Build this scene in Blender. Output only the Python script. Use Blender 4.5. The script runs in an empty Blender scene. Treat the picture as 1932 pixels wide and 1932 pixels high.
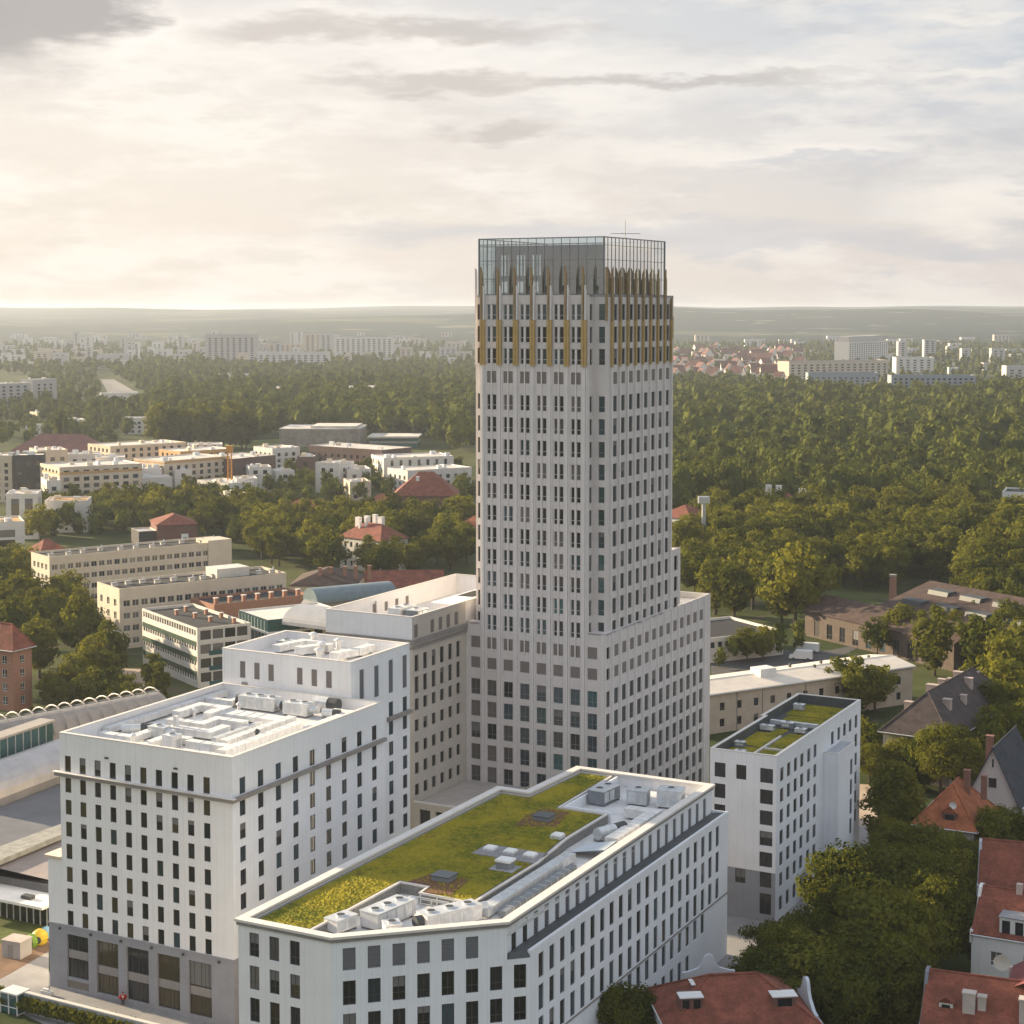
import bpy, math, random
import numpy as np
from mathutils import Vector
R = math.radians
SC = bpy.context.scene
COL = SC.collection
rnd = random.Random(7)
# ------------------------------------------------------------------ camera, sky, sun, exposure
CAMZ = 91.0; FPX = 3340.0; HOR = 579.0; PITCH = R(4.0)
CYP = HOR + FPX * math.tan(PITCH)
cam = bpy.data.cameras.new('camera'); camo = bpy.data.objects.new('camera', cam); COL.objects.link(camo)
camo.location = (0, 0, CAMZ); camo.rotation_euler = (R(90) - PITCH, 0, 0)
cam.sensor_width = 36; cam.lens = 36 * FPX / 1932; cam.shift_y = -(966 - CYP) / 1932
cam.clip_start = 1; cam.clip_end = 60000
SC.camera = camo
SUN_AZ, SUN_EL = -59.0, 15.0          # degrees from the view axis (left is negative), above the horizon
w = bpy.data.worlds.new('World'); SC.world = w; w.use_nodes = True
NT = w.node_tree; NT.nodes.clear()
def nn(t, nt=None, **kw):
    n = (nt or NT).nodes.new(t)
    for k, v in kw.items(): setattr(n, k, v)
    return n
def lk(a, b, nt=None): (nt or NT).links.new(a, b)
def mth(op, a, b=None, c=None, nt=None, clamp=False):
    n = nn('ShaderNodeMath', nt, operation=op); n.use_clamp = clamp
    for i, v in enumerate((a, b, c)):
        if v is None: continue
        if isinstance(v, (int, float)): n.inputs[i].default_value = v
        else: lk(v, n.inputs[i], nt)
    return n.outputs[0]
def mixc(f, a, b, nt=None, blend='MIX'):
    n = nn('ShaderNodeMix', nt, data_type='RGBA', blend_type=blend)
    for s, v in ((n.inputs[0], f), (n.inputs[6], a), (n.inputs[7], b)):
        if isinstance(v, (int, float)): s.default_value = v
        elif isinstance(v, tuple): s.default_value = (*v[:3], 1)
        else: lk(v, s, nt)
    return n.outputs[2]
def sstep(x, e0, e1, nt=None):
    n = nn('ShaderNodeMapRange', nt, interpolation_type='SMOOTHSTEP')
    lk(x, n.inputs[0], nt); n.inputs[1].default_value = e0; n.inputs[2].default_value = e1
    return n.outputs[0]
sky = nn('ShaderNodeTexSky'); sky.sky_type = 'NISHITA'; sky.sun_disc = False
sky.sun_elevation = R(SUN_EL); sky.sun_rotation = R(SUN_AZ); sky.dust_density = 2.0; sky.altitude = 200
bgs = nn('ShaderNodeBackground'); bgs.inputs[1].default_value = 0.065; lk(sky.outputs[0], bgs.inputs[0])
tc = nn('ShaderNodeTexCoord'); sx = nn('ShaderNodeSeparateXYZ'); lk(tc.outputs['Generated'], sx.inputs[0])
az = mth('ARCTAN2', sx.outputs[0], sx.outputs[1]); el = mth('ARCSINE', sx.outputs[2])
def noise(vx, vy, sc, det=6, rough=.55, vz=None):
    cb = nn('ShaderNodeCombineXYZ'); lk(vx, cb.inputs[0]); lk(vy, cb.inputs[1])
    n = nn('ShaderNodeTexNoise'); lk(cb.outputs[0], n.inputs['Vector'])
    n.inputs['Scale'].default_value = sc; n.inputs['Detail'].default_value = det; n.inputs['Roughness'].default_value = rough
    return n.outputs[0], n.outputs[1]
ax = mth('MULTIPLY', az, 1.0); ey = mth('MULTIPLY', el, 3.6)
n1, n1c = noise(ax, ey, 7.0, 8, .6)
n2, n2c = noise(ax, ey, 17.0, 8, .6)
sepn = nn('ShaderNodeSeparateColor'); lk(n2c, sepn.inputs[0])
wx = mth('MULTIPLY_ADD', sepn.outputs[0], .11, -.055); wy = mth('MULTIPLY_ADD', sepn.outputs[1], .036, -.018)
azw = mth('ADD', az, wx); elw = mth('ADD', el, wy)
def blob(x, y, rx, ry, soft=.9):
    a0, e0 = (x - 966) / FPX, (HOR - y) / FPX
    dx = mth('MULTIPLY', mth('SUBTRACT', azw, a0), FPX / rx); dy = mth('MULTIPLY', mth('SUBTRACT', elw, e0), FPX / ry)
    d = mth('SQRT', mth('ADD', mth('MULTIPLY', dx, dx), mth('MULTIPLY', dy, dy)))
    return sstep(d, 1.4, 1.25 - soft)
def mx(*a):
    r = a[0]
    for b in a[1:]: r = mth('MAXIMUM', r, b)
    return r
# veil of thin high cloud: warm round the low sun, paler and bluer away from it
dx = mth('SUBTRACT', az, -0.25); dy = mth('MULTIPLY', mth('SUBTRACT', el, .06), 2.1)
dg = mth('SQRT', mth('ADD', mth('MULTIPLY', dx, dx), mth('MULTIPLY', dy, dy)))
glow = sstep(dg, .62, .02)
veil = mixc(glow, (.49, .52, .56), (.76, .69, .62))
low = sstep(el, .16, .0)
veil = mixc(mth('MULTIPLY', low, .75), veil, mixc(glow, (.66, .575, .515), (.74, .66, .58)))
veil = mixc(sstep(el, .2, .75), veil, (.50, .60, .76))
# soft streaks
st = sstep(n1, .44, .60)
veil = mixc(mth('MULTIPLY', st, .7), veil, mixc(glow, (.71, .67, .63), (.86, .80, .73)))
st2 = sstep(n2, .50, .64)
veil = mixc(mth('MULTIPLY', st2, .6), veil, mixc(glow, (.47, .475, .50), (.70, .64, .57)))
# cumulus rims and grey bodies
rim = mx(blob(190, 60, 150, 80, .5), blob(600, 80, 340, 55, .7), blob(1050, 150, 560, 48, .8), blob(1800, 62, 110, 14), blob(1830, 158, 130, 12), blob(1350, 295, 340, 22), blob(1800, 400, 160, 50))
veil = mixc(mth('MULTIPLY', rim, .45), veil, mixc(glow, (.82, .76, .69), (.90, .84, .77)))
grey = mx(blob(560, 78, 190, 30), blob(850, 70, 260, 22), blob(840, 165, 250, 22), blob(1250, 163, 330, 14), blob(930, 255, 120, 20), blob(780, 190, 90, 16))
veil = mixc(mth('MULTIPLY', grey, .8), veil, mixc(glow, (.41, .39, .385), (.56, .50, .45)))
band = mx(blob(1500, 462, 300, 17), blob(1790, 470, 210, 26), blob(1715, 231, 70, 7), blob(1130, 440, 500, 30), blob(1560, 305, 200, 10))
veil = mixc(mth('MULTIPLY', band, .6), veil, (.50, .50, .53))
dark = mx(blob(10, 30, 200, 130, .6), blob(150, 40, 130, 60, .6))
veil = mixc(mth('MULTIPLY', dark, .85), veil, (.34, .31, .30))
bgc = nn('ShaderNodeBackground'); bgc.inputs[1].default_value = 0.485; lk(veil, bgc.inputs[0])
ms = nn('ShaderNodeMixShader'); ms.inputs[0].default_value = .95; lk(bgs.outputs[0], ms.inputs[1]); lk(bgc.outputs[0], ms.inputs[2])
wo = nn('ShaderNodeOutputWorld'); lk(ms.outputs[0], wo.inputs[0])
sun = bpy.data.lights.new('sun', 'SUN'); sun.energy = 5.0; sun.angle = R(1.2); sun.color = (1.0, .80, .53)
suno = bpy.data.objects.new('sun', sun); COL.objects.link(suno)
sd = Vector((math.sin(R(SUN_AZ)) * math.cos(R(SUN_EL)), math.cos(R(SUN_AZ)) * math.cos(R(SUN_EL)), math.sin(R(SUN_EL))))
suno.rotation_euler = sd.to_track_quat('Z', 'Y').to_euler(); suno.location = (-300, 300, 300)
SC.view_settings.view_transform = 'Standard'; SC.view_settings.look = 'None'
SC.view_settings.exposure = 1.38; SC.view_settings.gamma = 1.0; SC.view_settings.use_curve_mapping = False
SC.render.engine = 'CYCLES'
SC.cycles.max_bounces = 6; SC.cycles.transparent_max_bounces = 12; SC.cycles.volume_bounces = 1
SC.cycles.use_denoising = True

# ------------------------------------------------------------------ helpers
cP, sP = math.cos(PITCH), math.sin(PITCH)
def ray(x, y):
    a = (x - 966) / FPX; b = -(y - CYP) / FPX
    return (a, cP + b * sP, -sP + b * cP)
def G(x, y, z=0.0):
    """ground-plan point at height z seen at a place measured on the photograph (survey of the site)"""
    d = ray(x, y); t = (z - CAMZ) / d[2]
    return Vector((d[0] * t, d[1] * t, z))
TH = math.atan2(-.466, .885)
OX, OY = -35.02, 217.72
UX, UY = math.cos(TH), math.sin(TH)
def UV(u, v, z=0.0): return Vector((OX + UX * u - UY * v, OY + UY * u + UX * v, z))

MATS = {}
def mat(name, color, rough=.85, var=.12, scale=.6, metal=0.0, bump=0.0, lines=None, spec=.3, stain=0.0):
    if name in MATS: return MATS[name]
    m = bpy.data.materials.new(name); m.use_nodes = True; nt = m.node_tree
    b = nt.nodes['Principled BSDF']; b.inputs['Roughness'].default_value = rough; b.inputs['Metallic'].default_value = metal
    b.inputs['Specular IOR Level'].default_value = spec
    t = nn('ShaderNodeTexCoord', nt)
    n = nn('ShaderNodeTexNoise', nt); lk(t.outputs['Object'], n.inputs['Vector'], nt)
    n.inputs['Scale'].default_value = scale; n.inputs['Detail'].default_value = 6; n.inputs['Roughness'].default_value = .65
    f = sstep(n.outputs[0], .3, .7, nt)
    c = mixc(f, tuple(x * (1 - var) for x in color), tuple(min(1, x * (1 + var)) for x in color), nt)
    if stain:                                    # rain streaks
        mp = nn('ShaderNodeMapping', nt); lk(t.outputs['Object'], mp.inputs[0], nt); mp.inputs['Scale'].default_value = (1.6, 1.6, .07)
        s = nn('ShaderNodeTexNoise', nt); lk(mp.outputs[0], s.inputs['Vector'], nt); s.inputs['Scale'].default_value = 1.0; s.inputs['Detail'].default_value = 4
        c = mixc(mth('MULTIPLY', sstep(s.outputs[0], .55, .8, nt), stain, nt=nt), c, tuple(x * .6 for x in color), nt)
    if lines:                                    # joints between cladding panels: (pitch along wall, pitch up, darkness)
        sp = nn('ShaderNodeSeparateXYZ', nt); lk(t.outputs['Object'], sp.inputs[0], nt)
        along = mth('ADD', sp.outputs[0], sp.outputs[1], nt=nt)
        j = None
        for coord, p, wd in ((along, lines[0], .05), (sp.outputs[2], lines[1], .04)):
            if not p: continue
            fr = mth('FRACT', mth('DIVIDE', coord, p, nt=nt), nt=nt)
            k = mth('LESS_THAN', fr, wd / p, nt=nt)
            j = k if j is None else mth('MAXIMUM', j, k, nt=nt)
        c = mixc(mth('MULTIPLY', j, lines[2], nt=nt), c, tuple(x * .3 for x in color), nt)
    lk(c, b.inputs['Base Color'], nt)
    if bump:
        bn = nn('ShaderNodeBump', nt); bn.inputs['Strength'].default_value = bump; bn.inputs['Distance'].default_value = .1
        n2_ = nn('ShaderNodeTexNoise', nt); lk(t.outputs['Object'], n2_.inputs['Vector'], nt); n2_.inputs['Scale'].default_value = scale * 6; n2_.inputs['Detail'].default_value = 4
        lk(n2_.outputs[0], bn.inputs['Height'], nt); lk(bn.outputs[0], b.inputs['Normal'], nt)
    MATS[name] = m
    return m
def tile_mat(name, color, pitch=.34, var=.3):
    if name in MATS: return MATS[name]
    m = mat(name, color, .85, var, .5); nt = m.node_tree; b = nt.nodes['Principled BSDF']
    t = nn('ShaderNodeTexCoord', nt); sp = nn('ShaderNodeSeparateXYZ', nt); lk(t.outputs['Object'], sp.inputs[0], nt)
    fr = mth('FRACT', mth('DIVIDE', sp.outputs[2], pitch, nt=nt), nt=nt)
    bn = nn('ShaderNodeBump', nt); bn.inputs['Strength'].default_value = .7; bn.inputs['Distance'].default_value = .05
    lk(fr, bn.inputs['Height'], nt); lk(bn.outputs[0], b.inputs['Normal'], nt)
    src = b.inputs['Base Color'].links[0].from_socket
    nz = nn('ShaderNodeTexNoise', nt); lk(t.outputs['Object'], nz.inputs['Vector'], nt); nz.inputs['Scale'].default_value = 3.2; nz.inputs['Detail'].default_value = 3
    lk(mixc(mth('MULTIPLY', sstep(nz.outputs[0], .45, .7, nt), .45, nt=nt), src, tuple(x * .45 for x in color), nt), b.inputs['Base Color'], nt)
    return m
def glass_mat(name, color, rough=.08, spec=.6):
    if name in MATS: return MATS[name]
    m = bpy.data.materials.new(name); m.use_nodes = True; b = m.node_tree.nodes['Principled BSDF']
    nt = m.node_tree; t = nn('ShaderNodeObjectInfo', nt)
    v = mth('MULTIPLY_ADD', t.outputs['Random'], .9, .55, nt=nt)
    c = nn('ShaderNodeVectorMath', nt, operation='SCALE'); c.inputs[0].default_value = color; lk(v, c.inputs['Scale'], nt)
    lk(c.outputs[0], b.inputs['Base Color'], nt)
    b.inputs['Roughness'].default_value = rough; b.inputs['Specular IOR Level'].default_value = spec
    MATS[name] = m
    return m

class MB:
    def __init__(s): s.v = []; s.f = []; s.m = []
    def vs(s, pts):
        i = len(s.v); s.v.extend([tuple(p) for p in pts]); return i
    def poly(s, pts, mi=0):
        i = s.vs(pts); s.f.append(tuple(range(i, i + len(pts)))); s.m.append(mi)
    def box(s, x0, y0, z0, x1, y1, z1, mi=0):
        i = s.vs([(x0, y0, z0), (x1, y0, z0), (x1, y1, z0), (x0, y1, z0), (x0, y0, z1), (x1, y0, z1), (x1, y1, z1), (x0, y1, z1)])
        for q in ((0, 3, 2, 1), (4, 5, 6, 7), (0, 1, 5, 4), (1, 2, 6, 5), (2, 3, 7, 6), (3, 0, 4, 7)):
            s.f.append(tuple(i + k for k in q)); s.m.append(mi)
        return s
    def prism(s, pts, z0, z1, mi=0, top=None):
        n = len(pts)
        a = s.vs([(p[0], p[1], z0) for p in pts]); b = s.vs([(p[0], p[1], z1) for p in pts])
        s.f.append(tuple(a + k for k in range(n))[::-1]); s.m.append(mi)
        s.f.append(tuple(b + k for k in range(n))); s.m.append(mi if top is None else top)
        for k in range(n):
            s.f.append((a + k, a + (k + 1) % n, b + (k + 1) % n, b + k)); s.m.append(mi)
        return s
    def tube(s, pts, r, n=8, mi=0, cap=True):
        """round tube through points; r one number or one per point"""
        pts = [Vector(p) for p in pts]; rr = r if isinstance(r, (list, tuple)) else [r] * len(pts); rings = []
        for k, p in enumerate(pts):
            t = (pts[min(k + 1, len(pts) - 1)] - pts[max(k - 1, 0)]).normalized()
            a = Vector((0, 0, 1)) if abs(t.z) < .9 else Vector((1, 0, 0))
            e1 = t.cross(a).normalized(); e2 = t.cross(e1)
            rings.append(s.vs([p + (e1 * math.cos(2 * math.pi * j / n) + e2 * math.sin(2 * math.pi * j / n)) * rr[k] for j in range(n)]))
        for a, b in zip(rings, rings[1:]):
            for j in range(n):
                s.f.append((a + j, a + (j + 1) % n, b + (j + 1) % n, b + j)); s.m.append(mi)
        if cap:
            s.f.append(tuple(rings[0] + j for j in range(n))[::-1]); s.m.append(mi)
            s.f.append(tuple(rings[-1] + j for j in range(n))); s.m.append(mi)
        return s
    def beam(s, a, b, wd, ht, mi=0):
        """rectangular duct or bar from a to b; z of a and b is its underside"""
        a = Vector(a); b = Vector(b); d = (b - a); d.z = 0
        if d.length < 1e-6: return s
        d.normalize(); n = Vector((-d.y, d.x, 0)) * wd / 2; up = Vector((0, 0, ht))
        i = s.vs([a - n, b - n, b + n, a + n, a - n + up, b - n + up, b + n + up, a + n + up])
        for q in ((0, 3, 2, 1), (4, 5, 6, 7), (0, 1, 5, 4), (1, 2, 6, 5), (2, 3, 7, 6), (3, 0, 4, 7)):
            s.f.append(tuple(i + k for k in q)); s.m.append(mi)
        return s
    def mesh(s, name, mats):
        me = bpy.data.meshes.new(name); me.from_pydata(s.v, [], s.f)
        mats = mats if isinstance(mats, (list, tuple)) else [mats]
        for m in mats: me.materials.append(m)
        if len(mats) > 1: me.polygons.foreach_set('material_index', s.m)
        me.update(); return me
    def build(s, name, mats, parent=None, loc=(0, 0, 0), rz=0.0, smooth=False):
        me = s.mesh(name, mats)
        if smooth: me.polygons.foreach_set('use_smooth', [True] * len(me.polygons))
        return link(name, me, parent, loc, rz)
def link(name, data, parent=None, loc=(0, 0, 0), rz=0.0):
    o = bpy.data.objects.new(name, data); COL.objects.link(o); o.location = loc
    if rz: o.rotation_euler = (0, 0, rz)
    if parent is not None: o.parent = parent
    return o
def tag(o, label=None, cat=None, group=None, kind=None):
    if label: o['label'] = label
    if cat: o['category'] = cat
    if group: o['group'] = group
    if kind: o['kind'] = kind
    return o
def thing(name, label, cat, loc=(0, 0, 0), rz=0.0, group=None):
    return tag(link(name, None, None, loc, rz), label, cat, group)
def copy_tree(o, parent=None):
    c = o.copy(); COL.objects.link(c)
    if parent is not None: c.parent = parent
    for ch in KIDS.get(o.name, ()): copy_tree(ch, c)
    return c
KIDS = {}

def facade(mb, p, d, L, z0, z1, ops, depth=.28, mi=0, ri=None):
    """wall skin from p along d with real openings (a0,a1,zb,zt) and their reveals; outside is to the right of d"""
    n = (d[1], -d[0]); ri = mi if ri is None else ri
    def P(a, z, k=0.0): return (p[0] + d[0] * a - n[0] * k, p[1] + d[1] * a - n[1] * k, z)
    xs = sorted({0.0, L} | {round(o[i], 4) for o in ops for i in (0, 1)})
    for a, b in zip(xs, xs[1:]):
        if b - a < 1e-4: continue
        m = (a + b) / 2; bl = sorted((o[2], o[3]) for o in ops if o[0] < m < o[1]); z = z0
        for q0, q1 in bl:
            if q0 - z > 1e-3: mb.poly([P(a, z), P(b, z), P(b, q0), P(a, q0)], mi)
            z = max(z, q1)
        if z1 - z > 1e-3: mb.poly([P(a, z), P(b, z), P(b, z1), P(a, z1)], mi)
    for a0, a1, b, t in ops:
        mb.poly([P(a0, b), P(a0, b, depth), P(a1, b, depth), P(a1, b)][::-1], ri)
        mb.poly([P(a0, t), P(a1, t), P(a1, t, depth), P(a0, t, depth)][::-1], ri)
        mb.poly([P(a0, b), P(a0, t), P(a0, t, depth), P(a0, b, depth)][::-1], ri)
        mb.poly([P(a1, b), P(a1, b, depth), P(a1, t, depth), P(a1, t)][::-1], ri)
WM = {}
def wmesh(wd, ht, style, fm, pm):
    k = (round(wd, 2), round(ht, 2), style, fm.name, pm.name)
    if k in WM: return WM[k]
    f = MB(); r = .08; x = wd / 2
    f.box(-x, -.06, 0, -x + r, .06, ht); f.box(x - r, -.06, 0, x, .06, ht)
    f.box(-x + r, -.058, 0, x - r, .058, r); f.box(-x + r, -.058, ht - r, x - r, .058, ht)
    if style in ('mid', 'cross', 'pair'):
        q = .035 if style != 'pair' else .19
        f.box(-q, -.056 if style != 'pair' else -.3, r, q, .05, ht - r)
    if style in ('cross', 'trans', 'pair'): f.box(-x + r, -.052, ht * .3, x - r, .048, ht * .3 + .07)
    g = MB(); g.box(-x + r * .5, -.015, r * .5, x - r * .5, .02, ht - r * .5)
    WM[k] = (f.mesh('window', fm), g.mesh('pane', pm))
    return WM[k]
def window(root, p, d, a, z, wd, ht, style, fm, pm, depth=.2):
    me = wmesh(wd, ht, style, fm, pm); n = (d[1], -d[0])
    o = link('window', me[0], root, (p[0] + d[0] * a - n[0] * depth, p[1] + d[1] * a - n[1] * depth, z), math.atan2(d[1], d[0]))
    link('pane', me[1], o)
    if BL.random() < .13 and style != 'pair':
        f = BL.choice((.3, .45, .6)); k = (round(wd, 2), round(ht, 2), f)
        if k not in BLM: BLM[k] = MB().box(-wd / 2 + .09, -.03, ht * (1 - f), wd / 2 - .09, -.02, ht - .09).mesh('blind', mat('roller_blind', (.17, .165, .16), .8, .06))
        link('blind', BLM[k], o)
    return o
BL = random.Random(77); BLM = {}
LM = {}
def louver(root, p, d, a, z, wd, ht, m, depth=.12):
    k = (round(wd, 2), round(ht, 2), m.name)
    if k not in LM:
        b = MB(); x = wd / 2; b.box(-x, .03, 0, x, .06, ht); nl = max(4, int(ht / .3))
        for i in range(nl):
            z0 = ht * (i + .1) / nl; b.box(-x + .03, -.04, z0, x - .03, .03, z0 + ht / nl * .55)
        LM[k] = b.mesh('louver_panel', m)
    n = (d[1], -d[0])
    return link('louver_panel', LM[k], root, (p[0] + d[0] * a - n[0] * depth, p[1] + d[1] * a - n[1] * depth, z), math.atan2(d[1], d[0]))
FOOT = []   # building footprints that trees keep clear of: centre, axis, half sizes
def foot(c, rz, hw, hd): FOOT.append((c.x, c.y, math.cos(rz), math.sin(rz), hw, hd))
def footuv(u0, v0, u1, v1): foot(UV((u0 + u1) / 2, (v0 + v1) / 2), TH, (u1 - u0) / 2, (v1 - v0) / 2)

# ------------------------------------------------------------------ materials
white = mat('white_render', (.82, .81, .81), .8, .035, .25, lines=(1.28, 0, .2), stain=.22)
white_cool = mat('white_render_sky_tint', (.79, .81, .835), .8, .035, .25, lines=(.9, 0, .2), stain=.22)  # bluish copy of white: sky tint of the right-hand faces put into the colour
cap_m = mat('parapet_cap', (.70, .66, .61), .6, .06, .8)
taupe = mat('taupe_stone', (.27, .25, .235), .8, .1, .6)
plinth_m = mat('grey_stone_base', (.30, .30, .325), .75, .07, .3, lines=(1.1, .75, .18))
roofmem = mat('pale_roof_membrane', (.66, .65, .64), .8, .14, .35)
roofgrey = mat('grey_roof_felt', (.36, .36, .37), .9, .2, .3)
roofdark = mat('dark_roof_felt', (.085, .075, .07), .9, .25, .3)
slate = mat('slate_grey_metal', (.085, .095, .10), .6, .12, .4, lines=(.6, 0, .3))
frame_m = mat('dark_window_frame', (.06, .06, .065), .5, .05)
frame_w = mat('white_window_frame', (.7, .7, .69), .5, .05)
stone_m = mat('tower_stone', (.64, .60, .58), .8, .06, .35, lines=(0, 1.86, .10), stain=.12)
stone_p = mat('tower_pilaster_stone', (.69, .655, .635), .8, .05, .4, lines=(0, 1.86, .12))
gold = mat('gold_cladding', (.46, .315, .12), .45, .12, .5, metal=.25, spec=.4)
bronze = mat('bronze_fin', (.32, .23, .12), .5, .12, .5, metal=.2)
louv = mat('louver_taupe', (.235, .205, .19), .7, .06)
louv_g = mat('louver_grey', (.16, .165, .18), .7, .06)
beige = mat('beige_stone', (.56, .505, .44), .8, .06, .3, lines=(1.4, 1.8, .10), stain=.1)
steel = mat('steel_frame', (.20, .22, .23), .45, .05, metal=.4)
galv = mat('galvanised_duct', (.62, .64, .65), .45, .12, 1.2, metal=.35)
duct_w = mat('white_duct_wrap', (.72, .71, .69), .6, .14, 1.0)
duct_d = mat('dark_fan_housing', (.06, .065, .07), .6, .1)
ahu_m = mat('air_handler_grey', (.50, .51, .53), .55, .1, .8, lines=(1.2, 0, .3))
ahu_d = mat('air_handler_slate', (.20, .22, .24), .55, .1, .8)
sedum = None
gl_dark = glass_mat('dark_glass', (.020, .022, .026), .07, .45)
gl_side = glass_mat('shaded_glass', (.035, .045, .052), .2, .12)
gl_blue = glass_mat('blue_glass', (.03, .055, .07), .06, .7)
gl_warm = glass_mat('warm_glass', (.055, .045, .026), .1, .45)
gl_teal = glass_mat('teal_glass', (.03, .09, .095), .08, .7)
gl_blind = glass_mat('glass_with_blind', (.115, .105, .098), .25, .4)
cream = mat('cream_plaster', (.60, .52, .41), .85, .07, .3, stain=.18)
cream2 = mat('pale_plaster', (.62, .585, .53), .85, .07, .3, stain=.15)
brick = mat('brick_wall', (.34, .175, .12), .9, .14, 1.5, lines=(0, .3, .25))
darkbrick = mat('dark_red_brick', (.17, .085, .075), .9, .14, 1.2)
redtile = tile_mat('red_clay_tiles', (.215, .070, .045))
orangetile = tile_mat('orange_clay_tiles', (.36, .12, .055))
darktile = tile_mat('dark_roof_tiles', (.075, .058, .056))
slateroof = tile_mat('slate_blue_roof', (.055, .06, .075))
browntile = tile_mat('brown_roof_tiles', (.072, .046, .038))
whitewash = mat('white_plaster', (.70, .69, .67), .85, .06, .4, stain=.15)
greywash = mat('grey_plaster', (.36, .34, .325), .85, .1, .4, stain=.2)
ochre = mat('ochre_timber', (.50, .30, .13), .8, .15, .6)
charcoal = mat('charcoal_brick', (.06, .058, .06), .85, .12, .8)
# ------------------------------------------------------------------ green roof covering (sedum)
def sedum_mat():
    m = bpy.data.materials.new('sedum'); m.use_nodes = True; nt = m.node_tree; b = nt.nodes['Principled BSDF']
    b.inputs['Roughness'].default_value = .95; b.inputs['Specular IOR Level'].default_value = .05
    t = nn('ShaderNodeTexCoord', nt)
    def nz(s, d=5):
        n = nn('ShaderNodeTexNoise', nt); lk(t.outputs['Object'], n.inputs['Vector'], nt); n.inputs['Scale'].default_value = s; n.inputs['Detail'].default_value = d; n.inputs['Roughness'].default_value = .7
        return n.outputs[0]
    c = mixc(sstep(nz(.16), .38, .62, nt), (.13, .145, .022), (.36, .29, .030), nt)
    c = mixc(sstep(nz(1.1), .42, .66, nt), c, (.30, .26, .03), nt)
    c = mixc(mth('MULTIPLY', sstep(nz(2.6), .5, .72, nt), .6, nt=nt), c, (.07, .085, .012), nt)
    c = mixc(mth('MULTIPLY', sstep(nz(.33), .56, .70, nt), .75, nt=nt), c, (.15, .105, .03), nt)
    lk(c, b.inputs['Base Color'], nt)
    bn = nn('ShaderNodeBump', nt); bn.inputs['Strength'].default_value = .9; bn.inputs['Distance'].default_value = .25
    lk(nz(3.0), bn.inputs['Height'], nt); lk(bn.outputs[0], b.inputs['Normal'], nt)
    return m
sedum = sedum_mat()
def sedum_patch(name, pts, z, root, n=0):
    """low uneven mat of plants: a fine grid clipped to the outline, with real relief"""
    me = MB(); xs = [p[0] for p in pts]; ys = [p[1] for p in pts]; st = .45
    def inside(x, y):
        c = False; j = len(pts) - 1
        for i in range(len(pts)):
            if (pts[i][1] > y) != (pts[j][1] > y) and x < (pts[j][0] - pts[i][0]) * (y - pts[i][1]) / (pts[j][1] - pts[i][1]) + pts[i][0]: c = not c
            j = i
        return c
    me.prism(pts, z - .12, z, 0)
    r = random.Random(3)
    y = min(ys)
    while y < max(ys):
        x = min(xs)
        while x < max(xs):
            px, py = x + r.uniform(0, st), y + r.uniform(0, st)
            if inside(px, py) and inside(px + .3, py + .3) and inside(px - .3, py - .3):
                s = r.uniform(.2, .42); h = r.uniform(.05, .2); a = r.uniform(0, 3)
                q = [(px + s * math.cos(a + k * 1.571), py + s * math.sin(a + k * 1.571), z - .005) for k in range(4)]
                t = (px, py, z + h)
                for k in range(4): me.poly([q[k], q[(k + 1) % 4], t])
            x += st
        y += st
    o = me.build(name, sedum, root); o['kind'] = 'stuff'; return o
def ring(mb, pts, t, z0, z1, mi=0, outer=False):
    """parapet of thickness t standing on a closed outline (counter-clockwise), inside it"""
    n = len(pts); inn = []
    for k in range(n):
        a, b, c = (Vector(pts[(k - 1) % n]), Vector(pts[k]), Vector(pts[(k + 1) % n]))
        d1 = (b - a).normalized(); d2 = (c - b).normalized(); n1 = Vector((-d1.y, d1.x)); n2 = Vector((-d2.y, d2.x))
        s = (n1 + n2); s = s / max(.3, s.dot(n1)); inn.append(b + s * t)
    for k in range(n):
        a, b = pts[k], pts[(k + 1) % n]; c, d = inn[(k + 1) % n], inn[k]
        mb.poly([(*a, z1), (*b, z1), (c.x, c.y, z1), (d.x, d.y, z1)], mi)
        mb.poly([(d.x, d.y, z0), (d.x, d.y, z1), (c.x, c.y, z1), (c.x, c.y, z0)], mi)
        if outer: mb.poly([(*a, z0), (*b, z0), (*b, z1), (*a, z1)], mi)
    return inn
def capring(root, pts, t, z, over=.06, h=.09, m=None):
    o = MB(); n = len(pts); c = sum((Vector(p) for p in pts), Vector((0, 0))) / n
    big = []
    for k in range(n):
        a, b, d = (Vector(pts[(k - 1) % n]), Vector(pts[k]), Vector(pts[(k + 1) % n]))
        d1 = (b - a).normalized(); d2 = (d - b).normalized(); n1 = Vector((d1.y, -d1.x)); n2 = Vector((d2.y, -d2.x)); s = n1 + n2; s = s / max(.3, s.dot(n1)); big.append(tuple(b + s * over))
    ring(o, big, t + 2 * over, z, z + h, 0, True); o.prism(big, z - .004, z - .002) if False else None; return o.build('parapet_cap', m or cap_m, root)
def pick(r, table):
    x = r.random() * sum(t[1] for t in table)
    for m, wgt in table:
        x -= wgt
        if x <= 0: return m
    return table[-1][0]

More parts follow.
